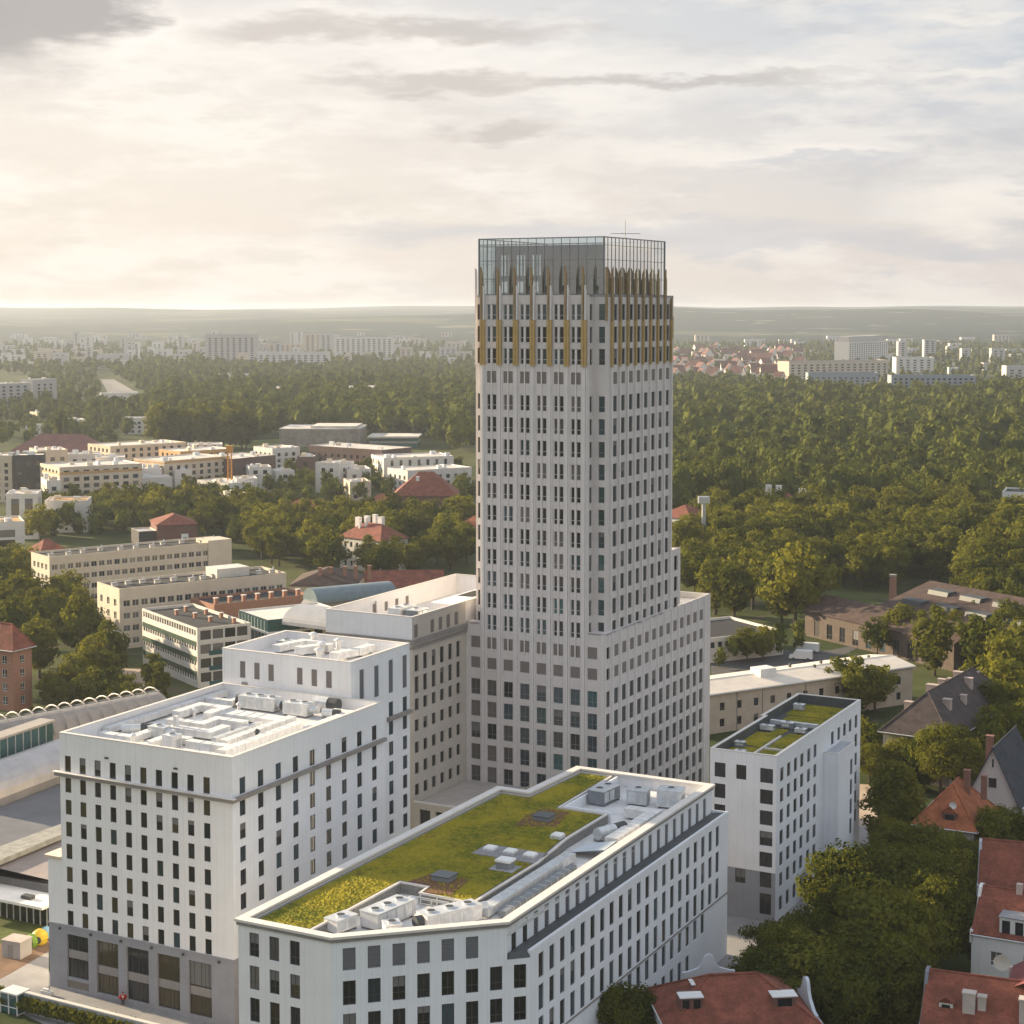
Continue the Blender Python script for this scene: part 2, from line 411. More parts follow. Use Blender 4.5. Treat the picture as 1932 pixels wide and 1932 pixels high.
# ------------------------------------------------------------------ the tower
tower = thing('office_tower', 'tall grey stone office tower with gold fins and a glass crown', 'tower', UV(0, 0), TH)
footuv(-12.4, 82, 13.6, 128.6)
FC = [-10.55 + 3.105 * k for k in range(8)]           # bay centres along the front
RC = [86.45 + 3.13 * k for k in range(14)]            # bay centres along the right side (base)
RS = [86.75 + 3.13 * k for k in range(8)]             # right side of the shaft
BASE_ROWS = [(25.78 - 3.72 * k, 2.68) for k in range(7)]
LOUV1, LOUV2 = (30.3, 1.9), (33.75, 1.95)
SH_ROWS = [(36.94 + 3.7 * k, 2.6) for k in range(11)] + [(81.6, 2.6), (85.15, 2.65), (88.85, 2.6)]
LOUV3 = (78.45, 1.95)
fops = []
for k, c in enumerate(FC):
    for z, h in BASE_ROWS: fops.append((c - .87, c + .87, z, z + h))
    fops.append((c - .87, c + .87, LOUV1[0], LOUV1[0] + LOUV1[1]))
    if k in (0, 7): fops.append((c - .87, c + .87, LOUV2[0], LOUV2[0] + LOUV2[1]))
x0f, yf = -12.33, 82.02
sh = lambda ops, x: [(a - x, b - x, c, d) for a, b, c, d in ops]
allb = fops + [(c - .87, c + .87, LOUV2[0], LOUV2[0] + LOUV2[1]) for c in FC[1:7]]
m = MB(); facade(m, (x0f, yf), (1, 0), 25.83, 0, 36.5, sh(allb, x0f)); facade(m, (x0f, yf), (1, 0), 2.67, 36.5, 38.05, []); facade(m, (10.4, yf), (1, 0), 3.1, 36.5, 38.05, [])
m.build('wall', stone_m, tower)
# middle six bays of the front go on to the top
mops = [(c - .87, c + .87, z, min(z + h, 92.0)) for c in FC[1:7] for z, h in SH_ROWS + [LOUV3]]
m = MB(); xa, xb = -9.66, 10.4
m2 = MB(); facade(m2, (xa, yf - .004), (1, 0), xb - xa, 36.5, 92.9, sh(mops, xa)); m2.build('wall', stone_m, tower)
for (a, b, c, d) in ((-12.33, 82.02, -9.66, 84.2), (10.4, 82.02, 13.5, 84.2), (12.9, 84.2, 13.5, 111.2)):
    MB().box(a, b, 37.7, c, d, 38.04).build('ledge', stone_m, tower)
# notch faces
vn, ur, ul, vb = 83.95, 12.9, -11.5, 111.2
nops = [(.35, 1.35, z, z + h) for z, h in SH_ROWS]
m = MB(); facade(m, (xb, yf), (0, 1), vn - yf, 38, 92.9, nops)
facade(m, (xb, vn), (1, 0), ur - xb, 38, 92.9, [(.85, 1.95, z, z + h) for z, h in SH_ROWS])
facade(m, (ul, vn), (1, 0), xa - ul, 38, 92.9, [(.3, 1.3, z, z + h) for z, h in SH_ROWS])
facade(m, (xa, vn), (0, -1), vn - yf, 38, 92.9, [])
m.build('corner_wall', stone_m, tower)
rops = [(c - .85 - vn, c + .85 - vn, z, z + h) for c in RS for z, h in SH_ROWS + [LOUV3]]
m = MB(); facade(m, (ur, vn), (0, 1), vb - vn, 38, 92.9, rops)
m.build('wall', stone_m, tower)
m = MB(); facade(m, (ul, vb), (0, -1), vb - vn, 38, 92.9, [(c - vn - .85, c - vn + .85, z, z + h) for c in RS for z, h in SH_ROWS])
facade(m, (ur, vb), (-1, 0), ur - ul, 38, 92.9, [(c - ul - .85, c - ul + .85, z, z + h) for c in FC[1:7] for z, h in SH_ROWS]); m.build('wall', stone_m, tower)
bops = [(c - .85 - yf, c + .85 - yf, z, z + h) for c in RC[:-1] for z, h in BASE_ROWS + [LOUV1, LOUV2]] + [(.5, 1.9, z, z + h) for z, h in BASE_ROWS + [LOUV1, LOUV2]]
m = MB(); facade(m, (13.5, yf), (0, 1), 46.5, 0, 38.05, bops); m.build('wall', stone_m, tower)
m = MB(); facade(m, (x0f, 128.52), (0, -1), 46.5, 0, 38.05, []); facade(m, (13.5, 128.52), (-1, 0), 25.83, 0, 38.05, []); m.build('wall', stone_m, tower)
# shoulder one bay deep, and the low rear block
m = MB(); facade(m, (12.9, vb), (0, 1), 4.0, 38, 48.2, [(1.1, 2.8, z, z + h) for z, h in SH_ROWS[:3]]); facade(m, (12.9, vb + 4), (-1, 0), 24.4, 38, 48.2, []); facade(m, (-11.5, vb + 4), (0, -1), 4.0, 38, 48.2, [])
m.poly([(12.9, vb, 48.0), (12.9, vb + 4, 48.0), (-11.5, vb + 4, 48.0), (-11.5, vb, 48.0)]); m.build('shoulder_wall', stone_m, tower)
m = MB(); m.box(-12.1, vb + 4.02, 36.6, 13.2, 128.2, 36.9); m.build('roof', roofgrey, tower)
m = MB(); m.box(13.15, vb + 4.02, 36.9, 13.44, 128.46, 38.0); m.box(-12.3, 128.1, 36.9, 13.14, 128.45, 38.0); m.build('parapet', cap_m, tower)
# dark core in place of unlit rooms, so nothing shows through the openings
core = MB(); core.box(-12.0, 82.5, .2, 13.1, 128.0, 36.5); core.box(-11.1, 84.4, 36.6, 12.4, 115, 47.9); core.box(-11.1, 84.4, 48.1, 12.4, 110.8, 92.6); core.box(-9.2, 82.5, 36.6, 10.0, 84.3, 92.6); core.build('dark_core', mat('dark_interior', (.03, .03, .032), .9), tower)
# windows: nearest first, the first 300 as parts, the rest joined
T = random.Random(11); wl = []
GT = [(gl_dark, 5), (gl_blue, 1.6), (gl_blind, 1.3)]
GB = [(gl_blue, 5), (gl_dark, 2), (gl_teal, 1), (gl_blind, .4)]
for k, c in enumerate(FC):
    for i, (z, h) in enumerate(BASE_ROWS): wl.append((0, (x0f, yf), (1, 0), c - x0f, z, 1.74, h, 'cross', pick(T, [(gl_blind, 6), (gl_dark, 2)]) if k < 2 else pick(T, GB), i))
for c in FC[1:7]:
    for i, (z, h) in enumerate(SH_ROWS): wl.append((0, (xa, yf), (1, 0), c - xa, z, 1.74, h, 'pair', pick(T, GB) if i in (0, 1, 13) else pick(T, GT), 0))
for i, (z, h) in enumerate(SH_ROWS):
    wl.append((0, (xb, vn), (1, 0), 1.4, z, 1.1, h, 'trans', pick(T, [(gl_teal, 2), (gl_blue, 3)]), 0))
    wl.append((1, (xb, yf), (0, 1), .85, z, 1.0, h, 'plain', gl_dark, 0)); wl.append((2, (ul, vn), (1, 0), .8, z, 1.0, h, 'plain', gl_dark, 0))
for j, c in enumerate(RS):
    for z, h in SH_ROWS: wl.append((2 + j * .1, (ur, vn), (0, 1), c - vn, z, 1.7, h, 'mid', gl_side, 0))
for j, c in enumerate(RC[:-1]):
    for i, (z, h) in enumerate(BASE_ROWS): wl.append((2 + j * .1 + i * .12, (13.5, yf), (0, 1), c - yf, z, 1.7, h, 'mid', pick(T, [(gl_blue, 1), (gl_side, 3)]), i))
for i, (z, h) in enumerate(BASE_ROWS): wl.append((2, (13.5, yf), (0, 1), 1.2, z, 1.4, h, 'mid', gl_dark, i))
wl.sort(key=lambda t: t[0] + t[9] * .4)
frame_t = mat('tower_window_frame', (.20, .20, .205), .5, .05)
def rest_windows(lst, root, fm, name='window'):
    b = MB()
    for _, p, d, a, z, wd, ht, st, g, _i in lst:
        n = (d[1], -d[0]); q = lambda aa, kk: (p[0] + d[0] * aa - n[0] * kk, p[1] + d[1] * aa - n[1] * kk)
        for a0, a1, z0, z1, k, mi in ((a - wd / 2, a + wd / 2, z, z + ht, .2, 1), (a - .05 if st != 'pair' else a - .18, a + .05 if st != 'pair' else a + .18, z, z + ht, .12 if st != 'pair' else -.06, 0), (a - wd / 2, a + wd / 2, z + ht * .3, z + ht * .3 + .07, .14, 0)):
            b.poly([(*q(a0, k), z0), (*q(a1, k), z0), (*q(a1, k), z1), (*q(a0, k), z1)], mi)
    if lst: b.build(name, [fm, gl_side], root)['kind'] = 'stuff'
for t in wl[:300]: window(tower, t[1], t[2], t[3], t[4], t[5], t[6], t[7], frame_t if t[7] != 'pair' else stone_p, t[8], .22)
rest_windows(wl[300:], tower, frame_t)
for k, c in enumerate(FC):
    louver(tower, (x0f, yf), (1, 0), c - x0f, LOUV1[0], 1.74, LOUV1[1], louv); louver(tower, (x0f, yf), (1, 0), c - x0f, LOUV2[0], 1.74, LOUV2[1], louv)
    if 0 < k < 7: louver(tower, (xa, yf), (1, 0), c - xa, LOUV3[0], 1.74, LOUV3[1], louv)
for c in RC[:-1]:
    for L_ in (LOUV1, LOUV2): louver(tower, (13.5, yf), (0, 1), c - yf, L_[0], 1.7, L_[1], louv)
for c in RS: louver(tower, (ur, vn), (0, 1), c - vn, LOUV3[0], 1.7, LOUV3[1], louv)
# pilasters between the bays, thin stone mullions up the middle of each shaft bay
pm_ = MB().box(-.19, -.2, 0, .19, 0, 80.5).box(-.46, -.09, 0, -.24, 0, 80.5).box(.24, -.09, 0, .46, 0, 80.5).mesh('pilaster', stone_p)
pb_ = MB().box(-.19, -.14, 0, .19, 0, 37.9).box(-.44, -.06, 0, -.24, 0, 37.9).box(.24, -.06, 0, .44, 0, 37.9).mesh('pilaster', stone_p)
for k in range(7):
    c = FC[k] + 1.5525; link('pilaster', pm_, tower, (c, yf - .005, .6))
for c in (-12.05, 13.2): link('pilaster', pb_, tower, (c, yf - .005, 0))
for k, c in enumerate([84.75] + [x + 1.565 for x in RC[:-1]]): link('pilaster', pb_, tower, (13.505, c, 0), R(90))
pr_ = MB().box(-.22, -.3, 38, .22, 0, 81.2).mesh('pilaster', stone_p)
for c in [85.15] + [x + 1.565 for x in RS]: link('pilaster', pr_, tower, (ur + .005, c, 0), R(90))
mu_ = MB().box(-.1, -.12, 0, .1, 0, 48.5).mesh('mullion', stone_p)
for c in FC[1:7]: link('mullion', mu_, tower, (c, yf - .01, 33.2))
# gold cladding bands and pointed fins
gb = MB().box(-.46, -.24, 0, -.03, 0, 7.5).box(.03, -.24, 0, .46, 0, 7.5).mesh('gold_panel', gold)
def fin_mesh(name, wd, dp, z0, z1, cut, mat_):
    b = MB(); x = wd / 2
    i = b.vs([(-x, -dp, z0), (x, -dp, z0), (x, 0, z0), (-x, 0, z0), (-x, -dp, z1), (x, -dp, z1), (x, 0, z1 - cut), (-x, 0, z1 - cut)])
    for q in ((0, 3, 2, 1), (4, 5, 6, 7), (0, 1, 5, 4), (1, 2, 6, 5), (2, 3, 7, 6), (3, 0, 4, 7)): b.f.append(tuple(i + k for k in q)); b.m.append(0)
    return b.mesh(name, mat_)
f1 = fin_mesh('fin', .34, .5, 0, 8.7, 1.6, bronze); f1b = fin_mesh('fin', .3, .42, 0, 5.6, 1.0, stone_p)
f2 = fin_mesh('fin', .4, .38, 0, 7.5, .2, gold); f2t = fin_mesh('fin', .34, .38, 0, 8.6, 1.0, bronze); f2s = fin_mesh('fin', .4, .38, 0, 3.9, .6, bronze); f2b = fin_mesh('fin', .5, .26, 0, 14.6, .8, mat('ochre_brown_fin', (.24, .17, .09), .55, .12, .5))
for k in range(7):
    c = FC[k] + 1.5525; link('gold_panel', gb, tower, (c, yf - .21, 81.4)); link('fin', f1, tower, (c - .18, yf - .02, 88.9)); link('fin', f1b, tower, (c + .24, yf - .02, 88.9))
for k, c in enumerate([85.15] + [x + 1.565 for x in RS[:-1]] + [109.9]): link('fin', f2, tower, (ur + .02, c - .14, 81.3), R(90)); link('fin', f2t if c < 109 else f2s, tower, (ur + .02, c - .14, 88.85), R(90)); link('fin', f2b if c < 109 else f2s, tower, (ur + .02, c + .3, 81.3 if c < 109 else 85.4), R(90))
fl0 = fin_mesh('fin', .3, .35, 0, 16.0, .9, stone_p)
link('fin', fl0, tower, (ul + .2, vn - .01, 81.4)); link('fin', f2b, tower, (ul + 1.2, vn - .01, 80.2))
link('fin', f2t, tower, (ur - .2, vn - .01, 88.8)); pass
m = MB(); m.box(ul, vn - .02, 92.6, ur, vb, 92.95); m.box(xa, yf, 92.6, xb, vn - .04, 92.94); m.build('terrace', roofgrey, tower)
# the glass crown
cu0, cu1, cv0, cv1, cz0, cz1 = -10.85, 12.1, 84.0, 109.0, 92.96, 102.35
m = MB()
for x, y in ((cu0, cv0), (cu1, cv0), (cu1, cv1), (cu0, cv1)): m.box(x - .12, y - .12, cz0, x + .12, y + .12, cz1)
for z, t in ((cz1 - .18, .18), (98.6, .08), (95.6, .08), (cz0, .15), (100.95, .08)):
    m.box(cu0 + .12, cv0 - .07, z, cu1 - .12, cv0 + .07, z + t); m.box(cu0 + .12, cv1 - .07, z, cu1 - .12, cv1 + .07, z + t)
    m.box(cu0 - .07, cv0 + .12, z, cu0 + .07, cv1 - .12, z + t); m.box(cu1 - .07, cv0 + .12, z, cu1 + .07, cv1 - .12, z + t)
m.build('crown_frame', steel, tower)
mm1 = MB().box(-.03, -.07, 0, .03, .07, cz1 - cz0 - .2).mesh('crown_mullion', steel)
for i in range(1, 15):
    x = cu0 + (cu1 - cu0) * i / 15; link('crown_mullion', mm1, tower, (x, cv0, cz0 + .02)); link('crown_mullion', mm1, tower, (x, cv1, cz0 + .02))
for i in range(1, 17):
    y = cv0 + (cv1 - cv0) * i / 17; link('crown_mullion', mm1, tower, (cu1, y, cz0 + .02), R(90)); link('crown_mullion', mm1, tower, (cu0, y, cz0 + .02), R(90))
def clear_glass(name, tint, refl=.22):
    m = bpy.data.materials.new(name); m.use_nodes = True; nt = m.node_tree; nt.nodes.clear()
    tr = nn('ShaderNodeBsdfTransparent', nt); tr.inputs[0].default_value = (*tint, 1)
    gl = nn('ShaderNodeBsdfGlossy', nt); gl.inputs['Roughness'].default_value = .03; gl.inputs[0].default_value = (.9, .9, .9, 1)
    fr = nn('ShaderNodeFresnel', nt); fr.inputs[0].default_value = 1.5
    mxs = nn('ShaderNodeMixShader', nt); lk(mth('ADD', fr.outputs[0], refl, nt=nt, clamp=True), mxs.inputs[0], nt); lk(tr.outputs[0], mxs.inputs[1], nt); lk(gl.outputs[0], mxs.inputs[2], nt)
    o = nn('ShaderNodeOutputMaterial', nt); lk(mxs.outputs[0], o.inputs[0], nt); return m
cg = clear_glass('crown_glass', (.62, .72, .74), .16); cgr = clear_glass('crown_glass_reflective', (.8, .84, .84), .62)
for nm, pts, mt in (('front', (cu0, cv0, cu1, cv0), cg), ('right', (cu1, cv0, cu1, cv1), cgr), ('back', (cu1, cv1, cu0, cv1), cg), ('left', (cu0, cv1, cu0, cv0), cg)):
    n_ = 15 if nm in ('front', 'back') else 17
    for i in range(n_):
        g = MB(); f0, f1_ = i / n_, (i + 1) / n_; q = [pts[0] + (pts[2] - pts[0]) * f0, pts[1] + (pts[3] - pts[1]) * f0, pts[0] + (pts[2] - pts[0]) * f1_, pts[1] + (pts[3] - pts[1]) * f1_]
        g.poly([(q[0], q[1], cz0 + .1), (q[2], q[3], cz0 + .1), (q[2], q[3], cz1 - .1), (q[0], q[1], cz1 - .1)]); g.build('glass_panel', mt, tower)
inner = mat('crown_inner_wall', (.055, .09, .105), .6, .1, .3, lines=(1.5, 0, .2)); innerp = mat('crown_inner_sky_tone', (.58, .53, .46), .6, .05, lines=(1.5, 0, .3))
m = MB(); sl = []
for a in (-8.0, -5.0, -2.1):
    for q in (0, .62, 1.24): sl.append((a + q + 8.9, a + q + 8.9 + .42, 96.2, 99.6))
    sl.append((a + .1 + 8.9, a + 1.3 + 8.9, 93.4, 95.2))
facade(m, (-8.9, 86.2), (1, 0), 20.4, 93, 101.1, sl, .25); facade(m, (-8.9, 86.5), (1, 0), 20.4, 93, 101.1, sl, .02); m.build('inner_wall', inner, tower)
m = MB(); m.box(2.2, 86.6, 93, 11.2, 104, 101.0); m.build('plant_room', inner, tower)
m = MB(); m.box(11.22, 86.2, 93, 11.5, 105.5, 101.2); m.build('inner_wall', innerp, tower)  # cream colour imitates the sky mirrored in the right-hand glass
m = MB(); m.tube([(8.6, 100, 101), (8.6, 100, 105.6)], .07, 6); m.tube([(6.4, 99, 103.4), (11.0, 101, 103.4)], .05, 5); m.tube([(8.6, 100, 103.4), (8.6, 98.6, 103.4)], .05, 5); m.build('antenna_mast', steel, tower)

# ------------------------------------------------------------------ the office wing beside the tower
wing = thing('office_wing', 'beige stone office wing with white roof screen, joined to the left of the tower', 'office building', UV(0, 0), TH)
footuv(-29, 64.4, -12.3, 108)
bv = [65.7 + 2.72 * k for k in range(6)] + [81.3]
brow = [(32.44, 2.71), (28.92, 2.72), (26.1, 1.95), (22.68, 1.95), (19.1, 1.9), (15.7, 1.9), (12.2, 1.85), (8.7, 1.85), (5.2, 1.85)]
m = MB(); facade(m, (-12.34, 64.4), (0, 1), 17.5, 0, 37.4, [(c - 64.4 - .66, c - 64.4 + .66, z, z + h) for c in bv[:6] for z, h in brow], .35); m.build('wall', beige, wing)
for c in bv[:6]:
    for z, h in brow: window(wing, (-12.34, 64.4), (0, 1), c - 64.4, z, 1.32, h, 'plain', frame_m, gl_dark, .3)
m = MB(); facade(m, (-28.7, 64.4), (1, 0), 16.36, 0, 37.4, []); facade(m, (-28.7, 108), (0, -1), 43.6, 0, 37.4, []); facade(m, (-12.4, 108), (-1, 0), 16.3, 0, 37.4, []); m.build('wall', beige, wing)
m = MB(); m.box(-29.0, 64.1, 37.0, -11.9, 82.0, 37.75); m.box(-28.85, 64.25, 36.2, -12.1, 82.01, 36.6); m.build('cornice', taupe, wing)
us = [65.65, 70.85, 73.5, 76.1, 78.75]
m = MB(); facade(m, (-12.42, 64.5), (0, 1), 17.45, 37.75, 41.4, [(c - 64.5 - .62, c - 64.5 + .62, 37.95, 40.1) for c in us], .3); facade(m, (-12.7, 81.95), (0, -1), 17.4, 38.0, 41.4, []); m.build('roof_screen', beige, wing)
for c in us: louver(wing, (-12.42, 64.5), (0, 1), c - 64.5, 37.95, 1.24, 2.15, louv)
m = MB(); facade(m, (-29.0, 64.5), (1, 0), 16.55, 37.75, 41.4, []); facade(m, (-12.7, 64.78), (-1, 0), 16.0, 38, 41.4, []); m.poly([(-29, 64.5, 41.4), (-12.42, 64.5, 41.4), (-12.42, 64.8, 41.4), (-29, 64.8, 41.4)]); m.poly([(-12.72, 64.8, 41.4), (-12.42, 64.8, 41.4), (-12.42, 81.95, 41.4), (-12.72, 81.95, 41.4)])
facade(m, (-28.7, 64.8), (0, 1), 42.7, 38, 41.4, [(13.6, 14.9, 38.1, 40.6), (17.5, 18.6, 38.4, 40.0), (21.0, 22.1, 38.4, 40.0), (24.5, 25.6, 38.4, 40.0)], .25); facade(m, (-29.0, 107.8), (0, -1), 43.3, 37.75, 41.4, []); m.poly([(-29, 64.8, 41.41), (-28.7, 64.8, 41.41), (-28.7, 107.5, 41.41), (-29, 107.5, 41.41)]); facade(m, (-12.5, 107.5), (-1, 0), 16.2, 38, 41.4, [])
m.build('roof_screen', white, wing)
for a in (14.25, 18.05, 21.55, 25.05): louver(wing, (-28.7, 64.8), (0, 1), a, 38.3, 1.15, 1.8, louv, .12)
m = MB(); m.box(-28.68, 64.8, 37.7, -12.72, 107.4, 38.0); m.build('roof', roofmem, wing)
capring(wing, [(-29.0, 64.5), (-12.42, 64.5), (-12.42, 81.9), (-12.9, 107.7), (-29.0, 107.7)], .3, 41.42)
m = MB(); m.box(-16.8, 78, 38, -12.8, 98, 41.3); m.box(-16.9, 77.9, 41.3, -12.75, 98, 41.5); m.build('stair_head', white, wing)
m = MB(); m.box(-16.2, 86, 41.52, -13.4, 92, 41.6); m.build('roof_hatch', mat('dark_void', (.03, .028, .026), .9), wing)
podium = thing('podium', 'low cream stone podium between the hotel and the green-roofed block', 'podium', UV(0, 0), TH)
footuv(-12.4, 52, 13, 82)
m = MB(); facade(m, (-12.3, 64.3), (1, 0), 12, 0, 11.4, [(1.2 + 3 * k, 3.2 + 3 * k, 6.6, 10.4) for k in range(3)], .5); facade(m, (-.3, 64.3), (0, 1), 17.6, 0, 11.4, []); m.build('wall', beige, podium)
m = MB(); m.box(-12.2, 64.9, 10.6, -.4, 81.9, 10.9); m.build('terrace', mat('terrace_paving', (.50, .45, .41), .85, .1, .5, lines=(1.0, 0, .2)), podium)
for k in range(3): window(podium, (-12.3, 64.3), (1, 0), 2.2 + 3 * k, 6.6, 2.0, 3.8, 'mid', frame_m, gl_dark, .4)
m = MB(); m.box(-12.3, 64.3, 11.4, -.3, 64.8, 11.6); m.build('parapet_cap', cap_m, podium)

# ------------------------------------------------------------------ the hotel
hotel = thing('hotel_block', 'white hotel block with duct-covered roofs and a grey stone base, at the left', 'hotel', UV(0, 0), TH)
footuv(-30.6, 0, 0, 52)
HU = [-26.74 + 2.53 * k for k in range(10)]; HV = [2.2 + 3.89 * k for k in range(9)]
hrow = [(29.72, 2.13), (26.92, 1.98), (23.95, 2.0), (20.98, 2.0), (17.95, 2.05), (14.83, 2.08), (11.87, 2.1), (8.96, 2.0)]
HT = random.Random(5)
m = MB(); facade(m, (-28.1, 0), (1, 0), 28.1, 8.75, 34.8, [(c + 28.1 - .52, c + 28.1 + .52, z, z + h) for c in HU for z, h in hrow], .25); m.build('wall', white, hotel)
m = MB(); big = [(-25.6 + 5.06 * k + 28.1 + .02) for k in range(5)]
facade(m, (-30.5, -.03), (1, 0), 30.53, 0, 8.72, [(c + 2.4 - 1.83, c + 2.4 + 1.83, .65 if k else 1.9, 7.75) for k, c in enumerate(big)] + [(big[0] + 2.4 - 1.83, big[0] + 2.4 + 1.83, .5, 1.5)], .45); m.build('plinth_wall', plinth_m, hotel)
m = MB(); facade(m, (.03, -.03), (0, 1), 36, 0, 8.72, [(c - .6, c + .6, z, z + 2.1) for c in HV for z in (5.7, 1.6)], .25); m.build('plinth_wall', plinth_m, hotel)
m = MB(); m.box(-30.6, -.12, 8.72, .12, .0, 9.0 - .05); m.box(.0, .0, 8.72, .12, 36, 8.94); m.build('string_course', plinth_m, hotel)
m = MB(); facade(m, (0, 0), (0, 1), 36, 8.75, 34.8, [(c - .62, c + .62, z, z + h) for c in HV for z, h in hrow], .25); m.build('wall', white_cool, hotel)
m = MB(); facade(m, (-28.1, 52), (0, -1), 52, 0, 34.8, []); m.build('wall', white, hotel)
m = MB(); facade(m, (-30.5, 0), (1, 0), 2.4, 8.75, 17.67, []); facade(m, (-30.5, 22), (0, -1), 22, 8.75, 17.67, []); facade(m, (-30.5, 22), (0, -1), 22, 0, 8.72, []); m.poly([(-30.5, 0, 17.67), (-28.1, 0, 17.67), (-28.1, 22, 17.67), (-30.5, 22, 17.67)]); m.build('side_wall', white, hotel)
m = MB(); m.box(-30.9, -.3, 17.67, -28.12, 22.3, 18.1); m.build('side_roof', cream, hotel)
for c in HU:
    for z, h in hrow: window(hotel, (-28.1, 0), (1, 0), c + 28.1, z, 1.04, h, 'plain', frame_m, pick(HT, [(gl_dark, 8), (gl_blue, 1), (gl_warm, 1.2)]) if c > -23 else pick(HT, [(gl_dark, 4), (gl_warm, 3)]), .16)
for c in HV:
    for z, h in hrow + [(5.7, 2.1), (1.6, 2.1)]: window(hotel, (0 if z > 8.8 else .03, 0), (0, 1), c, z, 1.24, h, 'mid', frame_m, pick(HT, [(gl_dark, 4), (gl_blue, 5)]), .16)
for k, c in enumerate(big):
    zb = .65 if k else 1.9; wdw = window(hotel, (-30.5, -.03), (1, 0), c + 2.4, zb, 3.66, 7.75 - zb, 'mid', frame_m, pick(HT, [(gl_dark, 3), (gl_warm, 1)]), .35)
    s = MB(); s.box(-1.75, -.1, 2.6, 1.75, .02, 3.7); s.build('spandrel', taupe, wdw)
    for x in (-1.1, .6, 1.2): MB().box(x - .03, -.05, .1, x + .03, .03, 7.0 - zb + .5).build('glazing_bar', frame_m, wdw)
louver(hotel, (-30.5, -.03), (1, 0), big[0] + 2.4, .5, 3.66, 1.0, louv)
m = MB(); m.box(-28.7, -.5, 29.12, .5, 0, 29.62); m.box(0, 0, 29.12, .5, 35.9, 29.62); m.build('band', taupe, hotel)
m = MB(); m.box(-28.9, -.7, 29.62, .7, 0, 29.7); m.build('band_cap', cap_m, hotel)
for x in (-20.3, -9.0): MB().box(x, -.25, 32.3, x + .5, 0, 32.5).build('wall_lamp', duct_d, hotel)
for x in (-28.5, -23.2, -18.1, -13, -7.9, -2.2): MB().box(x - .12, -.32, 8.2, x + .12, -.04, 8.5).build('wall_lamp', duct_d, hotel)
o_h = [(-28.1, 0), (0, 0), (0, 35.35), (-28.1, 35.35)]
m = MB(); ring(m, o_h, .45, 32.9, 34.8); m.build('parapet', white, hotel); capring(hotel, o_h, .45, 34.8)
m = MB(); m.box(-27.64, .46, 32.6, -.46, 35.3, 33.0); m.build('roof', roofmem, hotel)
# upper rear block
bu = [(-28.1, 35.4), (-5.3, 35.4), (-5.3, 51.8), (-28.1, 51.8)]
fl = [(-24.4, 2.5), (-21.8, 2.55), (-19.25, 2.55), (-14.15, 2.55), (-11.6, 2.55), (-9.05, 2.55)]
m = MB(); facade(m, (-28.1, 35.4), (1, 0), 22.8, 33, 40.0, [(c + 28.1 - .5, c + 28.1 + .5, 35.9, 38.4) for c, _ in fl], .2); m.build('wall', white, hotel)
for c, _ in fl: louver(hotel, (-28.1, 35.4), (1, 0), c + 28.1, 35.9, 1.0, 2.5, louv)
MB().box(-24.5, 35.25, 33, -23.5, 35.4, 35.3).build('door', taupe, hotel)
rv = [(38.4, 34.05, 4.4), (42.4, 33.6, 4.7), (46.4, 33.45, 5.0), (50.4, 33.45, 5.0)]
rv2 = [(46.4, 27.1, 5.0), (50.4, 27.1, 5.0)] + [(c, 23.97 - 3.0 * k, 2.1) for c in (38.4, 42.4, 46.4, 50.4) for k in range(7)]
m = MB(); facade(m, (-5.3, 35.4), (0, 1), 16.4, 0, 40.0, [(c - 35.4 - .62, c - 35.4 + .62, z, z + h) for c, z, h in rv + rv2], .25); facade(m, (-5.3, 51.8), (-1, 0), 22.8, 0, 40, []); m.build('wall', white_cool, hotel)
m = MB(); facade(m, (-28.1, 51.8), (0, -1), 16.4, 34, 40.0, []); m.build('wall', white, hotel)
for c, z, h in rv: louver(hotel, (-5.3, 35.4), (0, 1), c - 35.4, z, 1.24, h, louv_g)
for c, z, h in rv2: window(hotel, (-5.3, 35.4), (0, 1), c - 35.4, z, 1.24, h, 'mid' if h < 3 else 'cross', frame_m, pick(HT, [(gl_dark, 3), (gl_blue, 6)]), .16)
MB().box(-5.3, 45.2, 29.35, -4.8, 52.0, 29.95).build('band', taupe, hotel)
m = MB(); ring(m, bu, .45, 38.2, 40.0); m.build('parapet', white, hotel); capring(hotel, bu, .45, 40.0)
m = MB(); m.box(-27.64, 35.86, 38.0, -5.76, 51.3, 38.3); m.build('roof', roofmem, hotel)
m = MB(); m.box(-5.28, 35.36, 33, -.46, 35.8, 34.6); m.build('parapet', louv_g, hotel)

